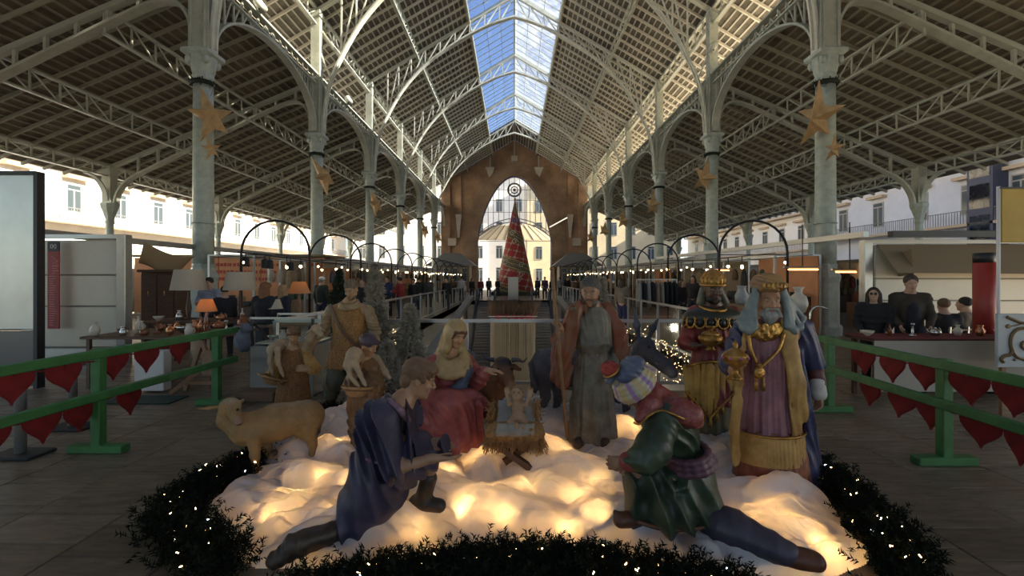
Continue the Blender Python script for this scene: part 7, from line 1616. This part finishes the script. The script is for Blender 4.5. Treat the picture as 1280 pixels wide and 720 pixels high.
tag(MB().cham(X_(178,6.85),X_(214,6.85),6.7,6.86,.03,.62,.008).obj('paper_sack',mat('white_paper',(.62,.60,.56),.8,0,.06,5)),'white paper board leaning under the antiques table','board')
tag(MB().cham(X_(135,6.3),X_(224,6.3),6.1,6.5,.0,.02,.005).obj('mat',mat('green_turf_mat',(.02,.045,.035),.95,0,.3,30)),'dark green mat on the floor under the antiques table','mat')
r=E('trestle',(-4.6,6.75,0),'wooden trestle legs at the right end of the antiques table','trestle')
for a,b in (((-4.95,6.85,0),(-4.7,6.85,.75)),((-4.45,6.85,0),(-4.7,6.85,.75)),((-4.95,6.85,.12),(-4.45,6.85,.12)),((-5.0,6.6,.02),(-4.5,6.9,.5))): bar('leg',a,b,.05,.05,oak,r)
MB().cham(-4.62,-4.42,6.72,6.80,.25,.62,.01).obj('panel',oak,r)
c=Clay(.014); c.ell((X_(303,6.5),6.55,.80),(.13,.13,.17),None,.05).ell((X_(308,6.5),6.5,.98),(.08,.09,.07),None,.05); c.fold(wav((1,0,.4),45,.012)); tag(c.build('cloth_bag',mat('grey_blue_bag',(.14,.15,.19),.85,0,.3,8),None),'grey-blue cloth bag hanging at the end of the left railing','bag')
tag(bar('bag_strap',(X_(308,6.5),6.48,1.0),(-3.93,6.38,1.02),.02,.02,MATS['grey_blue_bag'],None),'strap of the grey-blue bag looped over the railing end','strap')
# orange stall far left
r=E('market_stall',(-11.5,19.5,0),'orange boarded stall behind the lamps and the nearest left column','stall','market stalls')
for i in range(9): x=-16.2+i*.9; MB().cham(x,x+.88,19.4,19.46,.2,2.55,.01).obj('board',orangew,r)
MB().cham(-16.3,-8.0,19.3,21.5,2.58,2.68,.01).obj('roof',canvas,r)
sgt=mat('faded_red_lettering',(.45,.07,.05),.7)
for w,z in ((5.2,2.25),(4.2,1.95),(3.6,1.65)):
    m=MB(); x=-13.6
    rr2=random.Random(int(z*10))
    while x<-13.6+w: q=rr2.uniform(.05,.14); m.box(x,x+q,19.37,19.39,z-.07,z+rr2.uniform(.03,.08)); x+=q+rr2.uniform(.04,.1)
    m.obj('lettering',sgt,r)
b=MB().lathe([(.26,-.02),(.26,.02)],(0,0,0),24); obj('round_sign',[V3((v[0]*.8+X_(370,19),19.0+v[2],1.85+v[1]*1.15)) for v in b.V],b.F,wl,None); tag(bpy.data.objects['round_sign'],'small oval white sign hanging before the orange stall','sign')
# spotlights on a bar over the left stall
r=E('spotlight_bar',(-6.3,12,2.3),'thin dark bar carrying black spotlights over the left stalls','light bar'); bar('bar',A(297,315,12),A(432,331,15),.035,.035,dkf,r)
for px,py,Y in ((307,323,12.1),(331,328,12.5),(337,326,12.6),(363,331,13.2)):
    t_=(px-297)/135; t_=t_*12/(12*t_+15*(1-t_)); p=A(297,315,12).lerp(A(432,331,15),t_)-V3((0,0,.24)); s=E('spotlight',tuple(p),{307:'leftmost',331:'second',337:'third',363:'rightmost'}[px]+' black spotlight under the thin dark bar','spotlight','spotlights on the bar')
    MB().lathe([(.05,.13),(.09,.10),(.10,-.10),(.11,-.12)],tuple(p),10).obj('can',dkf,s,True); bar('yoke',p+V3((0,0,.12)),p+V3((0,0,.25)),.02,.02,dkf,s)
# hoops along both sides with bulbs
hoop_m=mat('black_hoop_iron',(.02,.02,.022),.5,.4); bulbm=mat('globe_bulb',(1,.85,.6),.4,emit=(1,.72,.38),es=7)
ords=['first','second','third','fourth','fifth','sixth','seventh','eighth','ninth','tenth','eleventh']
ords2=ords+['twelfth','thirteenth','fourteenth','fifteenth','sixteenth']
for s,sd in ((-1,'left'),(1,'right')):
    for i in range(11):
        Y=12+i*4; a,b=5.4*s,7.2*s; P=[(a,Y,0),(a,Y,2.35)]+[((a+b)/2-(b-a)/2*math.cos(t*PI/14),Y,2.35+.85*math.sin(t*PI/14)) for t in range(1,14)]+[(b,Y,2.35),(b,Y,0)]
        h=E('hoop',((a+b)/2,Y,0),'%s dark iron hoop of the %s row, counted from the viewer'%(ords[i],sd),'hoop','iron hoops over the side aisles of stalls'); MB().tube(P,.032,7).obj('tube',hoop_m,h,True); bar('cross_tie',(a,Y,2.3),(b,Y,2.3),.02,.02,hoop_m,h)
    k=0
    for X0_,ph in ((5.4,0),(7.2,.6),(6.3,1.1)):
        for i in range(16):
            Y=11.5+i*2.3+ph; z=1.98-.03*math.sin(i*1.7)+(.12 if X0_==7.2 else 0)
            g=E('string_lamp',(s*X0_,Y,z),'%s globe lamp from the viewer on the %s %s cable'%(ords2[i],{5.4:'inner',7.2:'outer',6.3:'middle'}[X0_],sd),'lamp','globe lamps on the %s cables'%sd)
            ob('globe',unit('ball',bulbm,'globe'),g).scale=(.085,)*3; bar('socket',(s*X0_,Y,z+.03),(s*X0_,Y,{5.4:2.2,7.2:2.25,6.3:2.295}[X0_]),.02,.02,dkf,g)
        tag(MB().tube([(s*X0_,11,{5.4:2.2,7.2:2.25,6.3:2.295}[X0_]),(s*X0_,52.1,{5.4:2.2,7.2:2.25,6.3:2.295}[X0_])],.010,5).obj('lamp_cable',dkf),'%s cable carrying globe lamps over the %s stalls'%({5.4:'inner',7.2:'outer',6.3:'middle'}[X0_],sd),'cable','lamp cables')
# stalls
goods=[(.30,.08,.05),(.08,.10,.14),(.35,.25,.14),(.12,.07,.04),(.42,.36,.28),(.05,.05,.05),(.20,.14,.07),(.10,.13,.08)]
gm=[mat('goods_%s'%n,c,.6,0,.3,12) for n,c in zip(('red','navy','tan','brown','cream','black','ochre','green'),goods)]
tentw=tent('white_tent_canvas',(.74,.71,.64),.45)
def stall(label,x0,x1,y0,y1,zr,side,seed,roof=tentw,wall=True):
    x0,x1=min(x0,x1),max(x0,x1); r=E('market_stall',((x0+x1)/2,(y0+y1)/2,0),label,'stall','market stalls'); R=random.Random(seed)
    for x in (x0,x1):
        for y in (y0,y1): bar('post',(x,y,0),(x,y,zr),.06,.06,alu,r)
    xm=(x0+x1)/2
    if y0<20.5 and abs(xm)<10:
        for x in (x0,x1): bar('top_rail',(x,y0,zr),(x,y1,zr),.05,.05,alu,r)
        for y in (y0,y1): bar('top_rail',(x0,y,zr),(x1,y,zr),.05,.05,alu,r)
    else: MB().add([(x0-.2,y0-.2,zr),(x1+.2,y0-.2,zr),(x1+.2,y1+.2,zr),(x0-.2,y1+.2,zr),(xm,y0-.2,zr+.3),(xm,y1+.2,zr+.3),(x0-.2,y0-.2,zr-.22),(x1+.2,y0-.2,zr-.22),(x1+.2,y1+.2,zr-.22),(x0-.2,y1+.2,zr-.22)],[(0,4,5,3),(4,1,2,5),(0,1,4),(3,5,2),(0,6,7,1),(1,7,8,2),(2,8,9,3),(3,9,6,0)]).obj('roof',roof,r)
    MB().cham(x0+.1,x1-.1,y0+.2,y0+.9,.0,.85,.01).obj('counter',oak if seed%2 else walnut,r)
    if wall and not (y0<14 and side<0): MB().box(min(x0,x1) if side<0 else max(x0,x1)-.05,(min(x0,x1)+.05) if side<0 else max(x0,x1),y0,y1,.0,zr).obj('side_wall',canvas if seed%3 else orangew,r)
    k=int(abs(x1-x0)/.32)
    for i in range(k):
        x=min(x0,x1)+.25+i*.32; h=R.uniform(.12,.45)
        MB().cham(x-R.uniform(.08,.13),x+R.uniform(.08,.13),y0+.3,y0+.7,.86,.86+h,.02).obj('merchandise',R.choice(gm),r)
    for i in range(k):
        x=min(x0,x1)+.25+i*.32; h=R.uniform(.3,.7); c=MB(); c.lathe([(.10,0),(.12,h*.3),(.09,h*.8),(.03,h)],(x,y1-.3,zr-.35-h),8); c.obj('hanging_goods',R.choice(gm),r)
    return r
SC=[]
for s,sd in ((-1,'left'),(1,'right')):
    for i,(y0,y1) in enumerate(((13.2,16.4),(17.2,20.2),(21,24.5),(25.5,29),(30,34),(35.5,40),(42,47))):
        if s<0 and i==1: pass
        stall('%s %s stall between the iron hoops and the nave columns'%(ords[i],sd),s*7.55,s*8.85,y0,y1,2.35,s,10+i+(5 if s>0 else 0))
    for i,(y0,y1) in enumerate(((15,20),(22,28),(30,37),(39,48))):
        if s<0 and i==0: continue
        stall('%s stall out in the %s aisle beyond the columns'%(ords[i],sd),s*11.5,s*16.5,y0,y1,2.15,s,30+i+(7 if s>0 else 0),tentw if i%2 else canvas)
# low glazed wind screens under the outer eaves
for s,sd in ((-1,'left'),(1,'right')):
    r=E('wind_screen',(s*18.3,30,0),'row of boarded wind screens closing the foot of the %s aisle'%sd,'screen')
    for i in range(26):
        y=8+i*2.0; MB().cham(s*18.3-.03,s*18.3+.03,y+.03,y+1.97,.05,2.15,.01).obj('screen_panel',canvas if (i*7)%3 else wht,r); bar('post',(s*18.3,y,0),(s*18.3,y,2.3),.08,.08,alu,r)
# clothes rack on the right
r=E('clothes_rack',(4.4,14,0),'chrome clothes rack beside the right fence of the void','rack'); x0,x1=X_(796,14),X_(846,14)
bar('rail',(x0,14,1.64),(x1,14,1.64),.03,.03,alu,r)
for x in (x0,x1): bar('upright',(x,14,0),(x,14,1.64),.03,.03,alu,r); bar('foot',(x,13.7,.03),(x,14.3,.03),.03,.03,alu,r)
CC=[((.20,.20,.20),'grey'),((.015,.015,.017),'black'),((.30,.28,.27),'pale grey'),((.02,.02,.022),'black'),((.33,.22,.16),'tan'),((.28,.25,.20),'beige'),((.013,.012,.012),'black'),((.012,.012,.014),'black'),((.014,.013,.013),'black')]
for i,(c_,nm) in enumerate(CC):
    x=x0+.07+i*(x1-x0-.14)/8; g=E('hanging_coat',(x,14,1.6),'%s garment hanging %s from the left on the clothes rack'%(nm,ords[i]),'garment','garments on the rack'); m=MB(); m.lathe([(.20,.80),(.19,1.1),(.17,1.4),(.15,1.52),(.03,1.58)],(x,14,0),10,sx=.42,sy=1.25,ripple=.06,nr=5); m.obj('fabric',mat('garment_%s'%nm.replace(' ','_'),c_,.85),g,True); MB().tube([(x,14,1.58),(x,14,1.62),(x,14.02,1.66)],.006,5).obj('hanger',alu,g)
# right side antiques
table('dark stall table with red cloth in front of the couple',4.9,7.1,6.2,6.75,.86,walnut,mat('cream_table_front',(.42,.38,.32),.85))
MB().cham(4.88,7.12,6.17,6.78,.862,.872,.004).obj('table_cloth',mat('dark_red_cloth',(.16,.02,.02),.85),bpy.data.objects['market_table.003'])
for k in range(7): pot(('bowl','bottle','candlestick','teapot','vase','jug','bowl')[k],5.0+k*.32,6.45,.875,(.9,.8,1,.9,.7,.8,1)[k],(ceram,brown_g,silver,silver,ceram,copper,ceram)[k],'%s, %s from the left on the table before the couple'%(('cream bowl','amber bottle','silver candlestick','silver teapot','cream vase','copper jug','cream bowl')[k],ords[k]))
r=E('sideboard',(4.3,7.7,0),'dark wooden sideboard behind the grey-bearded king','sideboard'); MB().cham(3.75,4.75,7.4,7.9,0,1.1,.012).obj('carcass',walnut,r)
for i in range(3): d=MB().cham(3.80+i*.32,4.08+i*.32,7.37,7.4,.15,1.02,.008).obj('door',walnut,r); MB().ico((3.94+i*.32,7.36,.6),.014,1).obj('knob',gold,d)
pot('vase',X_(998,7.6),7.6,1.10,2.0,ceram,'large white vase on the sideboard right of the grey-bearded king')
pot('jug',X_(927,8.9),8.9,1.18,1.9,mat('grey_stoneware',(.33,.34,.33),.4,0,.2,8),'large grey handled urn seen between the two standing kings')
r=E('sideboard',(4.4,8.9,0),'honey brown chest under the grey urn, between the two standing kings','chest'); MB().cham(3.95,5.1,8.7,9.2,0,1.18,.012).obj('carcass',oak,r)
for i in range(3): d=MB().cham(4.0,5.05,8.67,8.7,.15+i*.33,.44+i*.33,.008).obj('drawer',oak,r); MB().ico((4.5,8.66,.3+i*.33),.016,1).obj('knob',gold,d)
c=MB().tube(catm([V3(A(1012,400,7.3)),V3(A(1014,388,7.3)),V3(A(1022,383,7.3)),V3(A(1034,386,7.3))],6),.015,8); tag(c.obj('desk_lamp',silver,None,True),'curved silver lamp arm between the king and the nearest right column','lamp')
# red cylinder
r=E('patio_heater',(X_(1230,6.8),6.8,0),'tall red cylinder with black cap and base at the right','cylinder'); cx=X_(1230.5,6.8)
MB().lathe([(.13,.62),(.13,1.92)],(cx,6.8,0),24).obj('red_tube',mat('red_tube_paint',(.33,.035,.025),.45,0,.12,4),r,True); MB().lathe([(.128,1.92),(.128,2.06),(.11,2.07)],(cx,6.8,0),24).obj('cap',dkf,r,True); MB().lathe([(.16,.0),(.16,.60),(.13,.64)],(cx,6.8,0),20).obj('base',dkf,r,True)
# yellow sign on a pole
r=E('sign_on_pole',(X_(1248,6.5),6.5,0),'mustard yellow sign board on a thin white pole at the right edge','sign'); MB().lathe([(.022,0),(.022,3.0)],(X_(1248,6.5),6.5,0),10).obj('pole',wl,r,True); MB().cham(X_(1250.5,6.5),X_(1330,6.5),6.48,6.52,Z_(303,6.5),Z_(236,6.5),.008).obj('board',mat('mustard_paint',(.50,.33,.05),.6,0,.1,3),r)
MB().cham(X_(1248,6.5),X_(1330,6.5),6.47,6.53,Z_(236,6.5),Z_(234,6.5),.004).obj('top_edge',dkf,r)
# scroll panel
r=E('painted_panel',(6.6,5.6,0),'pale panel painted with golden scrollwork at the right edge','panel'); x0=X_(1245,5.6); MB().cham(x0,7.7,5.58,5.62,Z_(459,5.6),Z_(392,5.6),.006).obj('board',mat('pale_blue_board',(.42,.45,.46),.5,0,.08,5),r)
for x in (x0+.1,7.5): bar('leg',(x,5.62,0),(x,5.62,.62),.05,.04,oak,r)
gs=mat('gold_brown_paint',(.16,.10,.03),.5); Q=lambda px,py:V3((X_(px,5.57),5.575,Z_(py,5.57)))
def stroke(P,w,nm='scroll_line'):
    MB().tube(catm([Q(*p) for p in P],6),w,6).obj(nm,gs,r)
stroke([(1284,410),(1272,412),(1265,420),(1264,433),(1270,445),(1282,450)],.022); stroke([(1285,427),(1279,428),(1278,434),(1284,438)],.018); stroke([(1266,437),(1263,443),(1256,445),(1252,449),(1255,453)],.022); stroke([(1262,408),(1270,407),(1280,404)],.008)
MB().ico(Q(1261,408),(.035,.008,.028),2).obj('scroll_berry',gs,r,True); MB().ico(Q(1269,450),(.022,.008,.018),2).obj('scroll_berry',gs,r,True); stroke([(1259,396),(1266,399),(1276,403),(1284,404)],.02,'scroll_leaf')
# chairs and table at the right
def chair(x,y,rz,label):
    r=E('metal_chair',(x,y,0),label,'chair','cafe chairs',None,rz); 
    def put(o): o.location=V3((0,0,0)); return o
    for a,b in (((-.2,-.2,0),(-.2,-.2,.44)),((.2,-.2,0),(.2,-.2,.44)),((-.2,.2,0),(-.2,.24,.84)),((.2,.2,0),(.2,.24,.84))):
        m=MB().bar(a,b,.025,.025); ob('leg',mesh('leg',m.V,m.F,alu),r)
    m=MB().cham(-.21,.21,-.21,.21,.43,.46,.01); ob('seat',mesh('seat',m.V,m.F,oak),r); 
    for z in (.62,.78): m=MB().bar((-.2,.225,z),(.2,.225,z),.05,.02); ob('back_slat',mesh('back_slat',m.V,m.F,oak),r)
for i,(px,Y,rz) in enumerate(((1180,8.2,PI+.2),(1207,8.4,PI-.3),(1238,7.9,.4))): chair(*at2(px,Y),rz,('metal chair under the person in black','metal chair under the person in the tan sweater','empty metal chair beside the red cylinder')[i])
table('small cafe table beyond the seated people',8.2,8.8,8.9,9.2,.74,alu)
# orange heater tubes
ht=mat('heater_glow',(1,.4,.1),.5,emit=(1,.42,.12),es=4)
for px,py,Y,w,l in ((1003,337,12,.5,'left of the nearest right column'),(1062,340,11.5,.45,'right of the nearest right column'),(897,338,16,.5,'above the kings')):
    p=A(px,py,Y); r=E('infrared_heater',tuple(p),'glowing orange infrared heater tube hanging %s'%l,'heater','infrared heaters'); MB().cham(p.x-w,p.x+w,Y-.03,Y+.05,p.z+.03,p.z+.09,.01).obj('reflector',alu,r); bar('glowing_tube',(p.x-w*.8,Y-.02,p.z),(p.x+w*.8,Y-.02,p.z),.04,.04,ht,r,kind='cyl')
    bar('hanger',p+V3((0,0,.08)),(p.x,Y,3.1),.02,.02,dkf,r)
# frosted trees
fr1=mat('frosted_needles',(.42,.38,.29),.7,0,.45,14); fr2=mat('dark_green_needles',(.03,.05,.03),.7,0,.4,14)
def conifer(label,x,y,h,rad,m,seed,n=1500,z0=0,group='frosted trees'):
    r=E('conifer',(x,y,z0),label,'tree',group); R=random.Random(seed); MB().tube([(x,y,z0),(x,y,z0+h*.96)],[.03,.006],6).obj('trunk',firw,r); MB().lathe([(.14,0),(.16,.12),(.15,.13)],(x,y,z0),12).obj('stand',dkf,r)
    b=MB()
    for i in range(n):
        t=R.random()**.75*.97; z=z0+.10+(h-.1)*t; q=rad*(1-t)**.85*(.75+.35*abs(math.sin(t*22)))*math.sqrt(R.uniform(.2,1)); a=R.uniform(0,6.28); p=V3((x+q*math.cos(a),y+q*math.sin(a),z)); d=V3((math.cos(a),math.sin(a),R.uniform(-.5,.5))).normalized(); l=R.uniform(.04,.075)
        u=d.cross(V3((0,0,1))).normalized(); w=d.cross(u)
        for k in range(4): t2=R.uniform(0,6.28); e=p+d*l+(u*math.cos(t2)+w*math.sin(t2))*.03; s=(u*math.sin(t2)-w*math.cos(t2))*.009; b.V+=[tuple(p-s),tuple(p+s),tuple(e)]; c=len(b.V)-3; b.F.append((c,c+1,c+2))
    b.obj('needles',m,r)['kind']='stuff'
conifer('tall narrow frosted fir right of the tall shepherd',X_(469,6.5),6.5,1.95,.33,fr1,1,2600)
conifer('short frosted fir between the child in the cap and the seated woman',X_(512,6.3),6.3,1.36,.36,fr1,2,2200)
conifer('low frosted fir behind the child in the purple cap',X_(484,5.8),5.8,.9,.28,fr1,5,1800)
conifer('dark green fir behind the tall shepherd',X_(424,11.5),11.5,1.95,.42,fr2,3,2200)
conifer('small frosted fir by the right fence behind the man with the staff',X_(752,6.4),6.4,1.75,.26,fr1,6,1300)
# light nets
nb_=mat('net_bulb',(1,.85,.6),.4,emit=(1,.66,.32),es=2.6)
def lightnet(label,x0,x1,y,z0,z1,seed,n):
    r=E('light_net',((x0+x1)/2,y,z0),label,'lights','icicle light nets'); R=random.Random(seed); m=MB(); w=MB()
    for i in range(int((x1-x0)/.045)+1): x=x0+i*.045; w.bar((x,y,z0+R.uniform(0,.1)),(x,y,z1),.003,.003)
    for i in range(n): m.ico((R.uniform(x0,x1),y-.006+R.uniform(-.01,.01),R.uniform(z0,z1)),.0065,1)
    w.obj('wires',mat('pale_wire',(.35,.3,.22),.6),r)['kind']='stuff'; m.obj('net_bulbs',nb_,r)['kind']='stuff'
lightnet('icicle light net hanging on the near fence right of the donkey',X_(818,6.6),X_(866,6.6),6.6,.18,.80,1,170)
lightnet('icicle light net on the near fence beside the short frosted fir',X_(484,6.7),X_(505,6.7),6.7,.35,.95,2,60)
lightnet('icicle light net on the near fence behind the man with the staff',X_(770,6.62),X_(812,6.62),6.62,.40,1.0,3,60)
# planter with ropes between the escalators
r=E('rope_planter',(0,27,-3),'tall planter between the escalators, hung with pale ropes and dry branches','planter'); MB().box(-1.3,1.15,24.6,33.5,-5.6,-.45).obj('planter_body',conc,r); rp=mat('pale_rope',(.55,.46,.33),.8,0,.2,10); RR=random.Random(8)
for i in range(62): x=-1.28+i*.039; bar('rope',(x+RR.uniform(-.015,.015),24.5+RR.uniform(-.06,.04),-.5),(x,24.5,-5.2+RR.uniform(-.2,.6)),.022,.022,rp,r,kind='cyl')
m=MB()
for i in range(700): a=V3((RR.uniform(-1.35,1.2),RR.uniform(24.5,26),-.45)); m.bar(a,a+V3((RR.uniform(-.35,.35),RR.uniform(-.3,.3),RR.uniform(.25,.95))),.02,.012)
m.obj('dry_branches',mat('dry_branch',(.20,.13,.08),.9,0,.3,10),r)['kind']='stuff'; m=MB()
for i in range(60): m.ico((RR.uniform(-1.1,1.0),24.42,-.42+RR.uniform(-.1,.12)),.05,1)
m.obj('red_flowers',mat('red_flower',(.45,.03,.06),.7),r)['kind']='stuff'; bar('top_rod',(-1.4,24.4,-.38),(1.25,24.4,-.38),.04,.04,wl,r)
tag(MB().cham(X_(635,34),X_(648,34),33.9,34.1,.0,1.75,.02).obj('info_board',mat('pale_board',(.45,.47,.45),.6)),'pale upright board standing before the cone tree','board')
# cone tree
def conetree():
    Y=45; zt=Z_(250,Y); rb=1.9; z0=.35; r=E('cone_tree',(0.05,Y,0),'tall cone shaped Christmas tree in red with dark gold swirls before the brick gable','tree')
    nu,nv=96,150; V=[];F=[]
    for j in range(nv+1):
        t=j/nv; z=z0+(zt-z0)*t; q=rb*(1-t)+.03
        for i in range(nu): a=2*PI*i/nu; V.append((.05+q*math.cos(a),Y+q*math.sin(a),z))
    for j in range(nv):
        for i in range(nu): F.append((j*nu+i,j*nu+(i+1)%nu,(j+1)*nu+(i+1)%nu,(j+1)*nu+i))
    V=np.array(V); o=obj('cone',V,np.array(F),mat('cone_tree_paint',(.3,.03,.03),.5,0,.25,6,attr=True),r,True)
    def pat_(V):
        a=np.arctan2(V[:,1]-Y,V[:,0]-.05); z=V[:,2]; s=z*.36+a*.16; f=s%1.0; C=np.tile([.33,.025,.025],(len(V),1)); d=f>.62; C[d]=[.10,.085,.03]; g=d&(np.abs((f*14)%1-.5)<.22); C[g]=[.40,.30,.10]; b=d&(np.abs((f*7+.3)%1-.5)<.10); C[b]=[.05,.06,.16]
        sw=(~d)&(np.abs(np.sin(a*5+z*3.5)+np.sin(z*6-a*3))<.16); C[sw]=[.45,.40,.33]; return np.ones(len(V)),C
    me=o.data; w,C=pat_(V); at_=me.color_attributes.new('Col','FLOAT_COLOR','POINT'); at_.data.foreach_set('color',np.concatenate([C,np.ones((len(V),1))],1).astype(np.float32).ravel())
    wm=mat('cream_scroll',(.50,.46,.40),.6)
    RR=random.Random(6)
    for z in (2.0,2.9,5.2,6.0,3.2,1.5):
        a0=-PI/2+RR.uniform(-.7,.7); q=rb*(1-(z-z0)/(zt-z0))+.05
        P=[]
        for i in range(20): t=i/19*2.6*PI; s_=.30*(1-i/24); aa=a0+s_*math.cos(t)/q; P.append((.05+q*1.02*math.cos(aa),Y+q*1.02*math.sin(aa),z+s_*math.sin(t)))
        MB().tube(P,.04,5).obj('scroll',wm,r)
    for z in (7.3,): q=rb*(1-(z-z0)/(zt-z0))+.05; MB().tube([(.05+.24*math.cos(t*PI/8),Y-q-.06,z+.24*math.sin(t*PI/8)) for t in range(16)],.05,6,True).obj('blue_medallion',mat('blue_medallion',(.12,.2,.4),.4),r); MB().ico((.05,Y-q-.06,z),(.10,.05,.1),2).obj('blue_medallion',MATS['blue_medallion'],r)
    MB().ico((.05,Y,zt+.1),.12,2).obj('tip',gold,r); MB().cham(-2.2,2.3,Y-2.2,Y+2.2,0,.35,.04).obj('base',mat('dark_green_base',(.05,.06,.04),.7),r)
conetree()
# two small pavilions at the foot of the gable
for s,sd in ((-1,'left'),(1,'right')):
    cx=s*7.6; Y=56; r=E('pavilion',(cx,Y,0),'small grey roofed pavilion at the foot of the gable on the %s'%sd,'pavilion','pavilions at the gable'); MB().cham(cx-2.2,cx+2.2,Y-1.6,Y+1.6,0,3.1,.03).obj('body',mat('pavilion_wall',(.24,.20,.15),.7),r)
    b=MB(); b.add([(cx-3,Y-2.2,3.1),(cx+3,Y-2.2,3.1),(cx+3,Y+2,3.1),(cx-3,Y+2,3.1),(cx-1,Y-.3,4.7),(cx+1,Y-.3,4.7),(cx+1,Y+.3,4.7),(cx-1,Y+.3,4.7)],[(3,2,1,0),(4,5,6,7),(0,1,5,4),(1,2,6,5),(2,3,7,6),(3,0,4,7)]); b.obj('roof',mat('zinc_roof',(.25,.26,.27),.5,.3),r)
    for k in range(4): x=cx-1.6+k*1.07; w=MB().cham(x-.35,x+.35,Y-1.66,Y-1.6,1.2,2.9,.02).obj('window_frame',alu,r); MB().box(x-.28,x+.28,Y-1.68,Y-1.66,1.28,2.8).obj('pane',wpane,w)
# tilted white fluorescent tube by the gable, as in the hall
p=A(687,284,51); q=A(709,272,51); r=E('tube_light',tuple(p),'tilted pale tube light hanging right of the arch window','light'); bar('tube',p,q,.12,.12,mat('tube_glow',(1,1,1),.5,emit=(1,.90,.72),es=.75),r,kind='cyl')
for e in (p,q): bar('wire',e,(e.x,e.y,nave(e.x)-.1),.015,.015,dkf,r)
# pale projectors clamped on the upper girders
for s,(x,y,z) in ((-1,(-9.0,15.9,11.4)),(1,(9.0,20.4,12.2)),(-1,(-9.0,24.5,11.4))):
    r=E('projector',(x,y,z),'pale cylindrical projector clamped on the %s arcade, %s'%('left' if s<0 else 'right',{15.9:'near the first column',20.4:'near the second column',24.5:'between second and third columns'}[y]),'projector','projectors on the arcades')
    MB().tube([(x,y,z),(x+.25*-s*0,y+.4,z-.12)],[.14,.17],12).obj('housing',iron_w,r,True); bar('bracket',(x,y+.15,z-.25),(x,y+.15,z),.04,.04,dkf,r)
